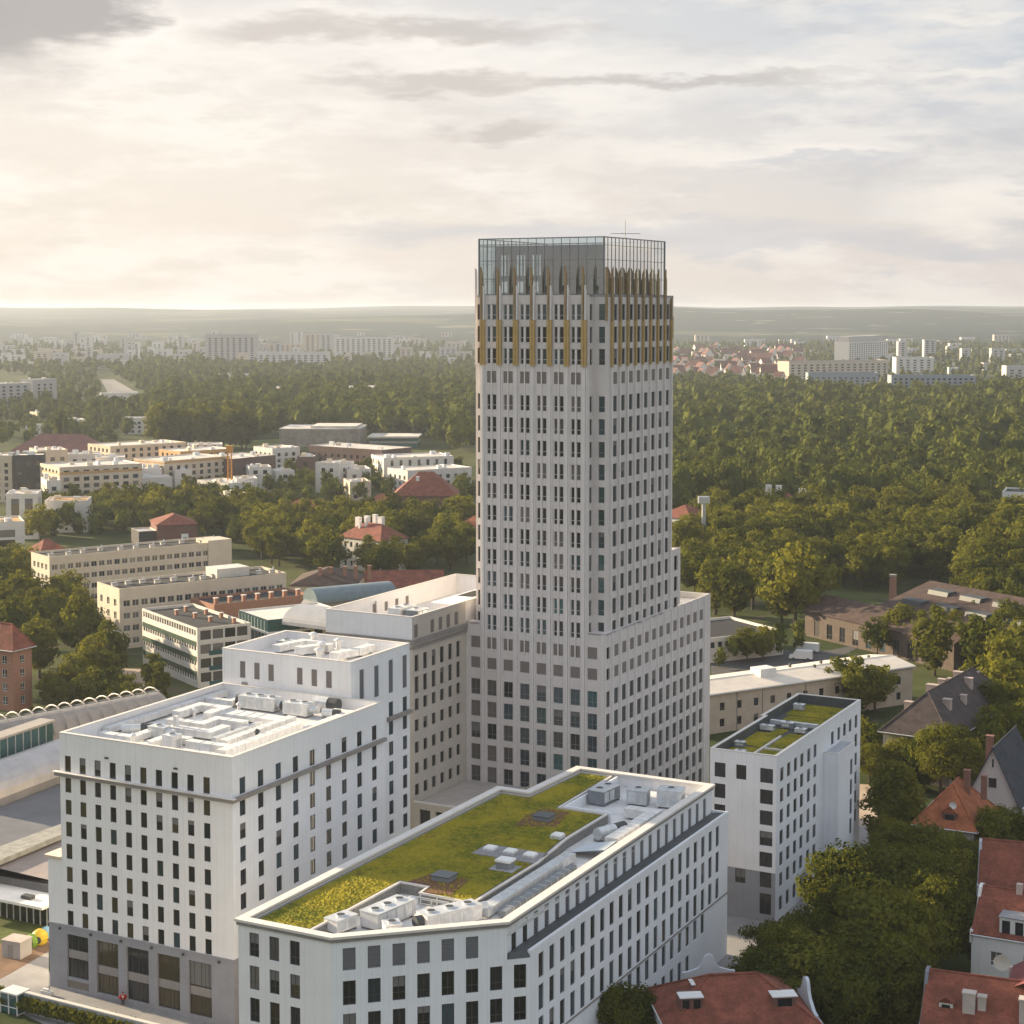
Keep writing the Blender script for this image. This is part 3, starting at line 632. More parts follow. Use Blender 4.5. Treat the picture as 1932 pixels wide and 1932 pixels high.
# ------------------------------------------------------------------ equipment on the hotel roofs (each a thing of its own)
def at(u, v, z): return UV(u, v, z)
def duct(label, pts, z, wd, ht, m=duct_w, group=None, name='air_duct', rise=None):
    """square duct run standing on short feet; pts in site coordinates"""
    root = thing(name, label, 'duct', UV(pts[0][0], pts[0][1], z), TH, group); b = MB(); f = MB(); x0, y0 = pts[0]
    for (a, c), (a2, c2) in zip(pts, pts[1:]): b.beam((a - x0, c - y0, .28), (a2 - x0, c2 - y0, .28), wd, ht)
    for (a, c) in pts: b.box(a - x0 - wd / 2 - .02, c - y0 - wd / 2 - .02, .27, a - x0 + wd / 2 + .02, c - y0 + wd / 2 + .02, .29 + ht)
    for (a, c), (a2, c2) in zip(pts, pts[1:]):
        L = math.hypot(a2 - a, c2 - c); n = max(1, int(L / 2.2))
        for i in range(n + 1):
            t = i / n; q = (a + (a2 - a) * t - x0, c + (c2 - c) * t - y0); f.box(q[0] - wd * .4, q[1] - .06, 0, q[0] + wd * .4, q[1] + .06, .28)
    b.build('duct_casing', m, root); f.build('support', steel, root)
    fl_ = MB()
    for (a, c), (a2, c2) in zip(pts, pts[1:]):
        L = math.hypot(a2 - a, c2 - c); n = max(1, int(L / 1.6)); d = ((a2 - a) / L, (c2 - c) / L)
        for i in range(1, n):
            t = i / n; q = (a + (a2 - a) * t - x0, c + (c2 - c) * t - y0)
            fl_.beam((q[0] - d[0] * .04, q[1] - d[1] * .04, .25), (q[0] + d[0] * .04, q[1] + d[1] * .04, .25), wd + .08, ht + .07)
    if fl_.v: fl_.build('flange', galv, root)
    if rise:
        for (a, c, h) in rise: MB().box(a - x0 - .3, c - y0 - .3, .3 + ht, a - x0 + .3, c - y0 + .3, .3 + ht + h).build('riser', m, root)
    return root
def ahu(label, u, v, z, L, wd, ht, m=ahu_m, rz=0.0, fan=True, group=None, cyl=True):
    root = thing('air_handler', label, 'air handling unit', UV(u, v, z), TH + rz, group)
    MB().box(0, 0, .25, L, wd, .25 + ht).build('casing', m, root); MB().box(-.06, -.06, .25 + ht, L + .06, wd + .06, .36 + ht).build('lid', galv, root)
    f = MB()
    for x in (.3, L - .3): f.box(x - .1, -.02, 0, x + .1, wd + .02, .25)
    f.build('support', steel, root)
    nf = max(1, int(L / 2.0))
    for k in range(nf):
        cx_ = L * (k + .5) / nf; rr = min(.55, wd * .3, L / nf * .38)
        MB().tube([(cx_, wd / 2, .36 + ht), (cx_, wd / 2, .52 + ht)], rr, 12).build('fan_ring', galv, root); MB().tube([(cx_, wd / 2, .40 + ht), (cx_, wd / 2, .53 + ht)], rr * .86, 12).build('fan_grille', duct_d, root)
    g_ = MB()
    for k in range(6): g_.box(L, wd * .15, .45 + ht * .12 * k, L + .05, wd * .85, .45 + ht * .12 * k + .05)
    g_.build('louver', ahu_d, root); MB().tube([(L * .25, wd + .12, .1), (L * .25, wd + .12, .25 + ht * .6), (L * .25, wd * .9, .25 + ht * .6)], .06, 6).build('pipe', duct_d, root)
    for k in range(max(1, int(L / 1.6))): MB().box(.2 + k * 1.5, -.05, .5, 1.4 + k * 1.5, 0, .1 + ht).build('access_panel', galv, root)
    if fan: MB().tube([(-.9, wd / 2, .35 + ht / 2), (0, wd / 2, .35 + ht / 2)], ht * .42, 12).build('fan_inlet', duct_d, root)
    if cyl: MB().tube([(L, wd / 2, .35 + ht / 2), (L + 1.3, wd / 2, .35 + ht / 2)], ht * .36, 12).build('silencer', galv, root)
    return root
def pipe(label, u, v, z, L, r, rz, group, dark=.35):
    root = thing('attenuator', label, 'attenuator', UV(u, v, z), TH + rz, group)
    MB().tube([(0, 0, .3 + r), (L * .6, 0, .3 + r)], r, 14).build('casing', galv, root, smooth=False); MB().tube([(L * .6, 0, .3 + r), (L, 0, .3 + r)], r * .95, 14).build('fan_housing', duct_d, root)
    MB().box(.2, -r, 0, .4, r, .35).box(L - .4, -r, 0, L - .2, r, .35).build('support', steel, root); return root
def cowl(label, u, v, z, h, group, r=.28, m=duct_w):
    root = thing('vent_cowl', label, 'vent', UV(u, v, z), TH, group); MB().tube([(0, 0, 0), (0, 0, h)], r, 10).build('pipe', m, root); MB().tube([(0, 0, h), (0, 0, h + .12), (0, 0, h + .45)], [r * 1.7, r * 1.8, r * .5], 10).build('cap', m, root); return root
gd = 'ducts on the hotel roof'; ZR = 33.0
duct('long pale duct running inside the hotel roof\'s far left parapet', [(-26.6, 8), (-26.6, 33.5)], ZR, 1.0, .8, roofmem, gd)
duct('bent white duct with open end near the left corner of the hotel roof', [(-25.0, 5.4), (-20.5, 5.4), (-20.5, 9.0)], ZR, 1.3, .8, duct_w, gd)
duct('white duct loop rising beside the hotel roof\'s left parapet', [(-23.8, 19.6), (-23.8, 24.5), (-19.3, 24.5), (-19.3, 20.8)], ZR, 1.3, 1.0, duct_w, gd)
duct('broad flat white duct across the middle of the hotel roof', [(-19.7, 23.3), (-10.5, 23.3)], ZR, 2.6, .7, duct_w, gd)
duct('S-shaped white duct in the tangle at the centre of the hotel roof', [(-21, 14.8), (-16, 14.8), (-16, 18.2), (-12, 18.2)], ZR, 1.4, 1.1, duct_w, gd)
duct('wide white duct with tall box in front of the centre of the hotel roof', [(-18.6, 12.2), (-12.8, 12.2), (-12.8, 15.2)], ZR, 1.5, .9, duct_w, gd, rise=[(-18.4, 12.2, 1.4)])
duct('pale duct stepping towards the front parapet of the hotel roof', [(-16.5, 3.2), (-16.5, 8.2), (-13.5, 8.2)], ZR, 1.2, .8, roofmem, gd)
duct('long white duct beside the right parapet of the hotel roof', [(-4.6, 4.6), (-4.6, 20.5)], ZR, 1.4, 1.1, duct_w, gd)
duct('second white duct lying just inside the right-parapet duct, hotel roof', [(-8.0, 9.5), (-8.0, 24.0)], ZR, 1.3, .9, duct_w, gd)
duct('front duct with a right-angle bend at the near corner of the hotel roof', [(-9.5, 3.0), (-2.6, 3.0)], ZR, 1.5, .7, duct_w, gd)
duct('short white cross duct behind the front duct on the hotel roof', [(-11.3, 6.6), (-6.2, 6.6)], ZR, 1.3, 1.0, duct_w, gd)
duct('low white duct along the second half of the hotel roof\'s right edge', [(-3.0, 22.5), (-3.0, 31.5), (-5.2, 31.5)], ZR, 1.2, .7, duct_w, gd)
duct('narrow galvanised duct lying between the white ducts of the hotel roof', [(-10.4, 10.4), (-10.4, 20.0)], ZR, .8, .7, galv, gd)
duct('small duct at the foot of the upper block\'s wall, hotel roof', [(-25.5, 29.0), (-21.8, 29.0), (-21.8, 33.6)], ZR, 1.0, .8, duct_w, gd)
ahu('largest grey air handler with black fan, in front of the upper hotel wall', -20.2, 28.6, ZR, 6.2, 2.3, 1.7, duct_w, group='air handlers on the hotel roof')
ahu('second air handler, right of the largest one before the upper hotel wall', -12.2, 28.3, ZR, 4.0, 2.2, 1.6, duct_w, group='air handlers on the hotel roof')
ahu('air handler on the front-left part of the hotel roof, beside the dark attenuator', -20.4, 8.7, ZR, 2.6, 1.5, 1.4, ahu_m, fan=False, group='air handlers on the hotel roof')
ahu('tall narrow air handler by the front parapet of the hotel roof', -14.2, 4.0, ZR, 2.0, 1.6, 1.9, duct_w, fan=False, cyl=False, group='air handlers on the hotel roof')
pipe('steel attenuator with black fan in the front-left corner of the hotel roof', -24.6, 8.3, ZR, 4.2, .6, R(40), 'attenuators on the hotel roof')
pipe('big pale attenuator at the right end of the upper hotel wall', -9.8, 33.0, ZR, 4.0, .95, 0, 'attenuators on the hotel roof')
pipe('short dark-ended attenuator near the hotel roof\'s back right corner', -6.0, 29.2, ZR, 2.6, .6, R(15), 'attenuators on the hotel roof')
for i, (u, v, l) in enumerate(((-22.6, 21.5, 'cowl beside the white duct loop on the hotel roof'), (-14.4, 6.6, 'cowl behind the tall narrow air handler'), (-18.5, 26.5, 'cowl in front of the largest air handler'), (-6.3, 14, 'cowl between the two right-hand hotel ducts'), (-19.0, 4.0, 'cowl near the front parapet of the hotel'))): cowl('dark roof ' + l, u, v, ZR, .9 + .15 * i, 'vent cowls on the hotel roof', .25, duct_d if i % 2 else duct_w)
ZB = 38.3; gb2 = 'ducts on the upper hotel roof'
duct('curved white duct on the upper hotel roof, furthest left', [(-23.6, 43.6), (-22.6, 48.6), (-19.6, 49.2)], ZB, 1.4, 1.0, duct_w, gb2)
duct('thick white duct in the middle of the upper hotel roof', [(-19.4, 43.6), (-17.2, 47.0)], ZB, 1.6, 1.1, duct_w, gb2)
duct('angled white duct nearest the front parapet of the upper hotel roof', [(-12.6, 42.8), (-11.4, 47.0), (-11.4, 49.8)], ZB, 1.5, 1.0, duct_w, gb2)
ahu('dark low plant unit in the back left of the upper hotel roof', -26.0, 46.4, ZB, 2.6, 1.6, .9, ahu_d, fan=False, cyl=False)
for i, (u, v, h, l) in enumerate(((-21.3, 49.6, 2.0, 'white chimney-like vent at the back of the upper hotel roof'), (-17.0, 45.4, 1.6, 'mushroom vent in the middle of the upper hotel roof'), (-14.6, 46.4, 2.2, 'tallest white vent, right half of the upper hotel roof'), (-15.9, 43.0, 1.2, 'squat vent near the front parapet of the upper hotel roof'))): cowl(l, u, v, ZB, h, 'vents on the upper hotel roof', .42)
# inside the wing's roof screen
ahu('white chiller with open frame behind the office wing\'s roof screen', -21.5, 75.5, 38, 5.2, 2.4, 2.0, duct_w, R(90), fan=False, group=None)
ahu('grey boxed chiller next to the white one behind the roof screen', -18.6, 76.5, 38, 3.4, 2.6, 1.8, ahu_d, R(90), fan=False)
pipe('dark round silencer behind the office wing\'s roof screen', -17.6, 71.0, 38, 3.0, .7, R(80), None)

# ------------------------------------------------------------------ the green-roofed block in front
front = thing('office_block', 'white angled block with yellow-green planted roof, in the foreground centre', 'office building', UV(0, 0), TH)
KX, KV = 29.46, -22.06; DL = 19.33; dd = ((43.76 - 29.46) / DL, (-9.05 + 22.06) / DL); DE = 21.9
EX, EV = KX + dd[0] * DE, KV + dd[1] * DE
footuv(17, -22, 46.6, 53.4)
ZT = 24.0
rows = [(20.05, 2.68), (16.35, 2.68), (12.72, 2.7), (9.05, 2.7), (5.4, 2.7), (1.2, 2.9)]
FUc = [19.32, 21.98, 24.68]
m = MB(); facade(m, (17.2, KV + .0), (1, 0), KX - 17.2, 0, ZT, [(c - 17.2 - .65, c - 17.2 + .65, z, z + h) for c in FUc for z, h in rows], .28); m.build('wall', white, front)
DS = [1.88 + 2.7 * k for k in range(8)]
dops = [(c - .7, c + .7, 20.17, 22.63) for c in DS[:6]] + [(c - .7, c + .7, z, z + h) for c in DS for z, h in rows[1:]]
m = MB(); facade(m, (KX, KV), dd, DE, 0, 19.7, [o for o in dops if o[2] < 19.5], .28)
facade(m, (KX, KV), dd, DL, 19.7, ZT, [o for o in dops if o[2] > 19.5], .15); m.build('wall', white_cool, front)
RV = [-4.58 + 2.7 * k for k in range(21)]
rrow = [(16.55, 2.85), (12.85, 2.95), (9.15, 2.95)]; r2 = [(5.95, 2.7)]; r3 = [(.9, 3.75)]
rop = [(c - EV - .63, c - EV + .63, z, z + h) for c in RV for z, h in rrow] + [(c - EV - .63, c - EV + .63, z, z + h) for c in RV[6:-2] for z, h in r2] + [(c - EV - .63, c - EV + .63, z, z + h) for c in RV[6:-4] for z, h in r3] + [(3.0, 7.6, 5.6, 8.7)]
m = MB(); facade(m, (EX, EV), (0, 1), 53.4 - EV, 0, 20.4, rop, .28); m.build('wall', white_cool, front)
MB().box(EX, EV + .3, 8.85, EX + .12, 53.4, 9.06).build('string_course', taupe, front)
MB().box(EX - .6, EV + 2.6, 5.6, EX - .3, EV + 7.9, 8.7).build('entrance_recess', mat('dark_void', (.03, .028, .026), .9), front)
m = MB(); facade(m, (EX, 53.4), (-1, 0), EX - 17, 0, 20.4, []); facade(m, (17.2, 38.4), (0, -1), 60.46, 0, ZT, [(2.2 + 3.2 * k, 3.6 + 3.2 * k, z, z + h) for k in range(18) for z, h in rows[:5]], .28); m.build('wall', white, front)
# recessed top storey on the right, dark metal terrace in front of it
uw = 43.3
UW = [-6.64 + 2.72 * k for k in range(22)]
k2 = (KX + dd[0] * DL, KV + dd[1] * DL)
m = MB(); facade(m, (uw, k2[1] + .2), (0, 1), 53.2 - k2[1] - .2, 19.6, ZT, [(c - k2[1] - .2 - .56, c - k2[1] - .2 + .56, 19.9, 22.7) for c in UW], .25); m.build('upper_wall', white_cool, front)
for c in UW: louver(front, (uw, k2[1] + .2), (0, 1), c - k2[1] - .2, 19.9, 1.12, 2.8, louv_g)
m = MB(); m.poly([(uw + .0, k2[1] + .1, 20.05), (EX - .35, EV + .1, 20.3), (EX - .35, 53.1, 20.3), (uw + .0, 53.1, 20.05)]); m.build('terrace_roof', slate, front)
m = MB(); m.box(EX - .35, EV + .1, 19.9, EX + .04, 53.45, 20.46); m.box(uw + .1, 53.1, 19.9, EX - .36, 53.44, 20.44); m.build('parapet', white_cool, front)
m = MB(); m.poly([(k2[0] + .05, k2[1] - .05, 19.72), (EX, EV, 19.72), (EX, EV + .5, 20.35), (k2[0], k2[1] + .6, 20.3)]); m.build('flashing', slate, front)
m = MB(); m.poly([(KX + .1, KV + .4, 0.5), (EX - .5, EV + .3, .5), (EX - .5, 53, .5), (17.5, 53, .5), (17.5, KV + .4, .5)][::1]); m.prism([(17.6, KV + .5), (KX, KV + .5), (EX - .5, EV + .4), (EX - .5, 53), (22.6, 53), (22, 38), (17.6, 38)], .3, 19.3); m.prism([(17.6, KV + .5), (KX, KV + .5), (k2[0] - .5, k2[1] + .3), (42.9, 53), (22.6, 53), (22, 38), (17.6, 38)], 19.4, 22.2); m.build('dark_core', MATS['dark_interior'], front)  # solid dark block, coloured as the unlit rooms behind the windows
FT = random.Random(8)
for c in FUc:
    for z, h in rows: window(front, (17.2, KV), (1, 0), c - 17.2, z, 1.3, h, 'cross', frame_m, pick(FT, [(gl_dark, 5), (gl_warm, 2), (gl_blind, 1)]), .2)
for i, c in enumerate(DS):
    if i < 6: louver(front, (KX, KV), dd, c, 20.17, 1.4, 2.46, louv_g)
    for z, h in rows[1:]: window(front, (KX, KV), dd, c, z, 1.4, h, 'cross', frame_m, pick(FT, [(gl_dark, 6), (gl_blue, 1)]), .2)
for c in RV:
    for z, h in rrow: window(front, (EX, EV), (0, 1), c - EV, z, 1.26, h, 'plain', frame_m, pick(FT, [(gl_dark, 3), (gl_blue, 6)]), .2)
for c in RV[6:-2]:
    window(front, (EX, EV), (0, 1), c - EV, 5.95, 1.26, 2.7, 'plain', frame_m, gl_blue, .2)
for c in RV[6:-4]: window(front, (EX, EV), (0, 1), c - EV, .9, 1.26, 3.75, 'plain', frame_m, gl_blue, .2)
# roof: cornice, parapet, planted deck, sunken plant wells
op = [(17.2, KV), (KX, KV), k2, (uw, 53.4), (22.3, 53.4), (21.7, 38.4), (17.2, 38.4)]
m = MB(); facade(m, (43.2, 53.4), (-1, 0), 20.9, 20, ZT, []); facade(m, (22.3, 53.4), (-.04, -1), 15, 0, ZT, []); facade(m, (21.7, 38.4), (-1, 0), 4.5, 0, ZT, []); m.build('wall', white, front)
capring(front, op, .55, 23.75, .32, .28, cap_m); capring(front, op, .1, 23.35, .16, .3, taupe)
m = MB(); ring(m, op, .5, 21.4, 23.7); m.build('parapet', white, front)
m = MB(); m.prism([(17.6, KV + .4), (KX, KV + .4), (k2[0] - .4, k2[1] + .3), (uw - .3, 53.1), (22.6, 53.1), (22.1, 38.0), (17.6, 38.0)], 21.9, 22.25); m.build('roof', roofmem, front)
gp_ = [(17.75, KV + .55), (25.7, KV + .55), (25.9, -2.1), (29.5, -2.1), (29.7, -4.4), (37.0, -4.6), (36.9, 12), (35.7, 22.5), (35.7, 34.8), (28.7, 34.8), (28.3, 52.8), (22.9, 52.8), (22.2, 37.85), (17.75, 37.85)]
m = MB(); m.prism(gp_, 22.26, 23.42); m.build('planted_deck', mat('grey_gravel', (.24, .235, .225), .95, .3, 4.0, bump=.6), front)
m = MB(); ring(m, gp_, .28, 23.3, 23.62, 0, True); m.build('deck_kerb', cap_m, front)
inn = [(18.5, KV + 1.2), (25.05, KV + 1.2), (25.25, -1.4), (29.6, -1.4), (30.2, -3.8), (36.3, -3.95), (36.2, 12), (35.0, 22.0), (35.0, 34.15), (28.0, 34.15), (27.6, 52.1), (23.6, 52.1), (22.9, 37.15), (18.5, 37.15)]
sedum_patch('sedum', inn, 23.5, front)
gravel = mat('red_brown_gravel', (.17, .085, .045), .95, .25, 2.5, bump=.8)
m = MB(); m.prism([(26.5, -1.5), (29.4, -1.6), (30.2, -3.9), (33.4, -3.4), (32.6, 2.6), (27.4, 2.2)], 23.46, 23.57); m.build('gravel_patch', gravel, front)
m = MB(); m.prism([(26.2, 29.6), (27.2, 24.4), (32.2, 26.4), (30.8, 33.2), (27.2, 33.4)], 23.46, 23.57); m.build('gravel_patch', gravel, front)
m = MB(); m.box(27.9, 11.4, 23.46, 36.5, 15.6, 23.62); m.build('paved_strip', mat('grey_pavers', (.27, .26, .27), .9, .1, .6, lines=(.6, 0, .4)), front)
for i, (u, v, lab) in enumerate(((29.4, 13.6, 'white skylight dome furthest left on the grey paved strip of the planted roof'), (32.2, 13.6, 'middle one of three white skylight domes on the grey paved strip'), (35.0, 13.5, 'white skylight dome at the right end of the grey paved strip'), (34.4, 22.3, 'single white skylight dome on the planted roof beyond the paved strip'))):
    t = thing('skylight', lab, 'skylight', UV(u, v, 23.6), TH, 'skylight domes on the planted roof'); MB().box(-.75, -.75, -.1, .75, .75, .32).build('kerb', galv, t)
    b = MB(); b.tube([(0, 0, .32), (0, 0, .5), (0, 0, .62)], [.95, .85, .35], 4); b.build('dome', mat('white_dome', (.82, .82, .80), .4, .03), t, rz=R(45))
for (u, v, lab) in ((29.9, 1.2, 'dark roof hatch on the nearer red-brown gravel patch'), (29.3, 28.6, 'dark roof hatch on the farther red-brown gravel patch')):
    t = thing('roof_hatch', lab, 'roof hatch', UV(u, v, 23.56), TH, 'dark hatches on the planted roof'); MB().box(-1.15, -1.05, 0, 1.15, 1.05, .5).build('kerb', ahu_d, t); MB().box(-1.25, -1.15, .5, 1.25, 1.15, .68).build('lid', mat('hatch_lid', (.10, .115, .13), .35, .05), t)
t = thing('smoke_vent', 'white-topped dark box between the paved strip and the nearer gravel patch', 'roof vent', UV(34.3, 8.3, 23.55), TH); MB().box(-.9, -.8, 0, .9, .8, .9).build('base', ahu_d, t); MB().box(-1, -.9, .9, 1, .9, 1.15).build('lid', MATS['white_dome'], t); MB().box(-1.6, -1.3, -.02, 1.6, 1.3, .06).build('apron', roofgrey, t)
ZW = 22.27; ge = 'plant in the sunken wells of the planted block'
ahu('white air handler in the tip of the near plant well, beside the parapet corner', 27.2, -17.6, ZW, 3.2, 2.0, 1.3, duct_w, R(78), fan=False, cyl=False, group=ge)
ahu('long grey air handler in the middle of the near plant well', 30.6, -14.6, ZW, 6.4, 2.6, 1.7, ahu_m, R(82), fan=False, group=ge)
ahu('long white air handler against the diagonal parapet of the near plant well', 35.6, -12.4, ZW, 7.2, 2.3, 1.6, duct_w, R(62), group=ge)
ahu('small cube unit between the two long air handlers of the near well', 32.6, -16.2, ZW, 1.8, 1.8, 1.3, ahu_m, R(45), fan=False, cyl=False, group=ge)
t = thing('steel_frame', 'galvanised pipe frame at the inner end of the near plant well', 'frame', UV(30.4, -6.6, ZW), TH); b = MB()
for x in (0, 2.2, 4.4): b.box(x, 0, 0, x + .12, .12, 1.7); b.box(x, 1.3, 0, x + .12, 1.42, 1.7)
for z in (.9, 1.6): b.box(0, .02, z, 4.5, .1, z + .1); b.box(0, 1.32, z, 4.5, 1.4, z + .1)
b.build('frame', galv, t)
duct('long grey duct lying in the narrow well behind the right parapet', [(38.6, -4.5), (38.4, 17.0)], ZW, 1.5, .9, galv, ge)
duct('darker low duct beside the long grey one in the narrow well', [(40.6, -4.0), (40.4, 14.0)], ZW, .9, .6, ahu_d, ge)
t = thing('glass_lean_to', 'tilted pale glass lid over the narrow plant well', 'roof light', UV(37.6, 19.5, ZW), TH); b = MB(); b.poly([(0, 0, .6), (4.6, .2, 1.5), (4.4, 4.4, 1.5), (0, 4.0, .6)]); b.poly([(0, 0, .5), (0, 4.0, .5), (4.4, 4.4, 1.4), (4.6, .2, 1.4)]); b.build('pane', mat('pale_lid', (.56, .62, .66), .4, .05), t); MB().box(0, 0, 0, .15, 4, .5).box(4.3, .2, 0, 4.45, 4.3, 1.4).build('frame', steel, t)
pipe('thick pale round duct turning in the far plant well', 38.0, 26.5, ZW, 5.0, .8, R(70), ge)
duct('white wrapped duct beside the right parapet of the far plant well', [(40.8, 25.5), (40.8, 38.5), (37.6, 38.5)], ZW, 1.7, 1.2, duct_w, ge)
ahu('slate-sided cooling unit in the far plant well, left of the white one', 32.0, 41.5, ZW, 4.6, 2.6, 1.8, ahu_d, R(85), fan=False, cyl=False, group=ge)
ahu('white framed cooling unit in the far plant well, nearest the right parapet', 38.6, 44.5, ZW, 3.4, 2.8, 2.2, duct_w, R(8), fan=False, cyl=False, group=ge)
ahu('open louvred cooling unit between its two neighbours in the far plant well', 34.4, 43.8, ZW, 2.8, 2.2, 1.9, ahu_m, R(8), fan=False, cyl=False, group=ge)
m = MB(); m.box(28.9, 35.1, 22.26, 29.2, 52.9, 23.6); m.box(29.2, 35.0, 22.26, 36.0, 35.3, 23.7); m.build('well_wall', white_cool, front)

# ------------------------------------------------------------------ the narrow white block on the right
small = thing('apartment_block', 'narrow white block with small planted roof, right of the tower foot', 'building', UV(0, 0), TH)
su0, su1, sv0, sv1, sz = 36.99, 47.42, 68.66, 111.05, 25.0
footuv(su0, sv0, su1 + 2, sv1)
srow = [(20.85, 2.2), (17.66, 2.2), (14.5, 2.2), (11.4, 2.2), (8.2, 2.25)]
fo = [(45.88, z, h, 2.0) for z, h in srow] + [(45.88, 5.1, 2.3, 1.8), (45.88, 1.0, 3.2, 1.8)] + [(38.57, z, h, 1.75) for z, h in srow[:5]] + [(41.92, 20.9, 2.2, 1.6), (41.92, 5.2, 2.2, 1.6)]
m = MB(); facade(m, (su0, sv0), (1, 0), su1 - su0, 7.45, sz, [(c - su0 - w_ / 2, c - su0 + w_ / 2, z, z + h) for c, z, h, w_ in fo if z > 7.5], .25); m.build('wall', white, small)
m = MB(); facade(m, (su0, sv0 + .03), (1, 0), su1 - su0, 0, 7.45, [(c - su0 - w_ / 2, c - su0 + w_ / 2, z, z + h) for c, z, h, w_ in fo if z < 7.5], .25); m.build('plinth_wall', plinth_m, small)
for c, z, h, w_ in fo: window(small, (su0, sv0), (1, 0), c - su0, z, w_, h, 'mid', frame_m, gl_dark, .22)
sv = [71.1, 74.2, 77.35, 80.35, 83.65, 86.75]; sv2 = [102.5, 108.5]
ro = [(c, z, h) for c in sv for z, h in ((20.75, 2.1), (17.6, 2.1), (14.45, 2.1), (11.2, 2.2), (8.0, 2.1), (4.85, 2.1), (1.2, 2.2))] + [(108.5, z, h) for z, h in ((20.8, 2.2), (17.6, 2.2), (14.4, 2.2), (11.2, 2.2), (8.0, 2.2), (4.85, 2.1))] + [(c, 20.85, 2.1) for c in (95.6, 99.0, 102.1, 105.2)]
m = MB(); facade(m, (su1, sv0), (0, 1), sv1 - sv0, 0, sz, [(c - sv0 - .75, c - sv0 + .75, z, z + h) for c, z, h in ro], .25); m.build('wall', white_cool, small)
for c, z, h in ro: window(small, (su1, sv0), (0, 1), c - sv0, z, 1.5, h, 'plain', frame_m, pick(FT, [(gl_dark, 4), (gl_blue, 2)]), .18)
so = [(su0, sv0), (su1, sv0), (su1, sv1), (36.2, sv1), (36.2, 97.0), (36.6, 96.8), (36.6, 90), (su0, 89)]
so = [(su0, sv0), (su1, sv0), (su1, sv1), (su0 - .6, sv1), (su0 - .6, 92.5), (su0, 92.5)]
m = MB(); facade(m, (su1, sv1), (-1, 0), 11, 0, sz, []); facade(m, (su0, 92.5), (0, -1), 92.5 - sv0, 0, sz, []); facade(m, (su0 - .6, sv1), (0, -1), sv1 - 92.5, 0, sz, []); m.build('wall', white, small)
capring(small, so, .4, sz, .05, .1); m = MB(); ring(m, so, .38, 23.4, sz); m.build('parapet', slate, small)
m = MB(); m.prism([(p[0] + (.1 if p[0] < 40 else -.1), p[1] + (.1 if p[1] < 80 else -.1)) for p in so], 23.2, 23.5); m.build('roof', mat('dark_roof_gravel', (.075, .08, .085), .95, .25, 2.0), small)
for pts in ([(37.5, 69.2), (41.7, 69.2), (41.7, 77.6), (38.6, 77.6), (37.5, 75.8)], [(42.4, 69.2), (46.9, 69.2), (46.9, 77.2), (42.4, 77.2)], [(37.6, 79.4), (41.7, 78), (41.7, 91), (39.8, 91), (39.6, 87.5), (37.6, 87.5)], [(42.5, 78.2), (46.9, 78.2), (46.9, 88.6), (42.5, 88.6)], [(38.4, 94.5), (45.8, 94.8), (45.8, 100.4), (38.4, 100.2)], [(37.6, 101), (45.4, 101), (45.4, 109.6), (37.6, 109.6)]):
    sedum_patch('sedum', pts, 23.62, small)
MB().box(41.9, 70, 23.5, 42.2, 86, 23.8).box(42.2, 77.5, 23.5, 46.6, 77.8, 23.8).build('kerb', cap_m, small)
gs = 'units on the narrow white block\'s roof'
ahu('grey unit near the front left corner of the narrow block\'s roof', 38.0, 76.2, 23.5, 1.5, 1.0, .7, ahu_d, fan=False, cyl=False, group=gs)
ahu('white unit at the middle left edge of the narrow block\'s roof', 37.6, 88.6, 23.5, 2.2, 1.1, .6, duct_w, fan=False, cyl=False, group=gs)
ahu('pale unit by the right parapet, mid-length of the narrow block\'s roof', 43.2, 89.2, 23.5, 1.7, 1.2, .5, duct_w, fan=False, cyl=False, group=gs)
ahu('slate unit in the centre of the narrow block\'s roof', 40.2, 91.2, 23.5, 2.0, 1.4, .8, ahu_d, fan=False, cyl=False, group=gs)
ahu('lone grey unit at the far left of the narrow block\'s roof', 37.8, 104.5, 23.5, 1.7, 1.2, .8, ahu_m, fan=False, cyl=False, group=gs)
ahu('dark box by the front parapet of the narrow block\'s roof', 40.4, 69.4, 23.5, 1.6, 1.2, 1.1, duct_d, fan=False, cyl=False, group=gs)
duct('thin galvanised duct crossing the narrow block\'s roof', [(38.2, 93.3), (45.4, 93.3)], 23.5, .7, .6, galv)
ann = thing('stair_tower', 'blank white stair tower set against the narrow white block', 'stair tower', UV(0, 0), TH)
m = MB(); facade(m, (su1 + .01, 91.0), (1, 0), 2.5, 0, 20.6, []); facade(m, (su1 + 2.5, 91.0), (0, 1), 8.6, 0, 20.6, [(6.2, 7.5, z, z + 2.6) for z in (15.7, 12.4, 9.2, 6.0)], .25); facade(m, (su1 + 2.5, 99.6), (-1, 0), 2.5, 0, 20.6, []); m.build('wall', white_cool, ann)
MB().box(su1 + .02, 91.1, 20.2, su1 + 2.4, 99.5, 20.45).build('roof', mat('zinc_roof', (.40, .42, .45), .5, .08), ann); MB().box(su1 + .01, 90.95, 20.6, su1 + 2.55, 91.2, 20.72).box(su1 + 2.3, 91.21, 20.6, su1 + 2.55, 99.6, 20.72).build('parapet_cap', cap_m, ann)
for z in (15.7, 12.4, 9.2, 6.0): window(ann, (su1 + 2.5, 91.0), (0, 1), 6.85, z, 1.3, 2.6, 'plain', frame_m, gl_dark, .2)
gw = thing('garden_wall', 'white boundary wall running out from the narrow white block', 'wall', UV(48.3, 80.5), TH); MB().box(0, 0, 0, .4, 14, 4.8).box(.4, 0, 0, 5, .4, 4.6).build('wall', white_cool, gw); MB().box(-.05, -.05, 4.8, .45, 14, 4.95).build('coping', slate, gw)
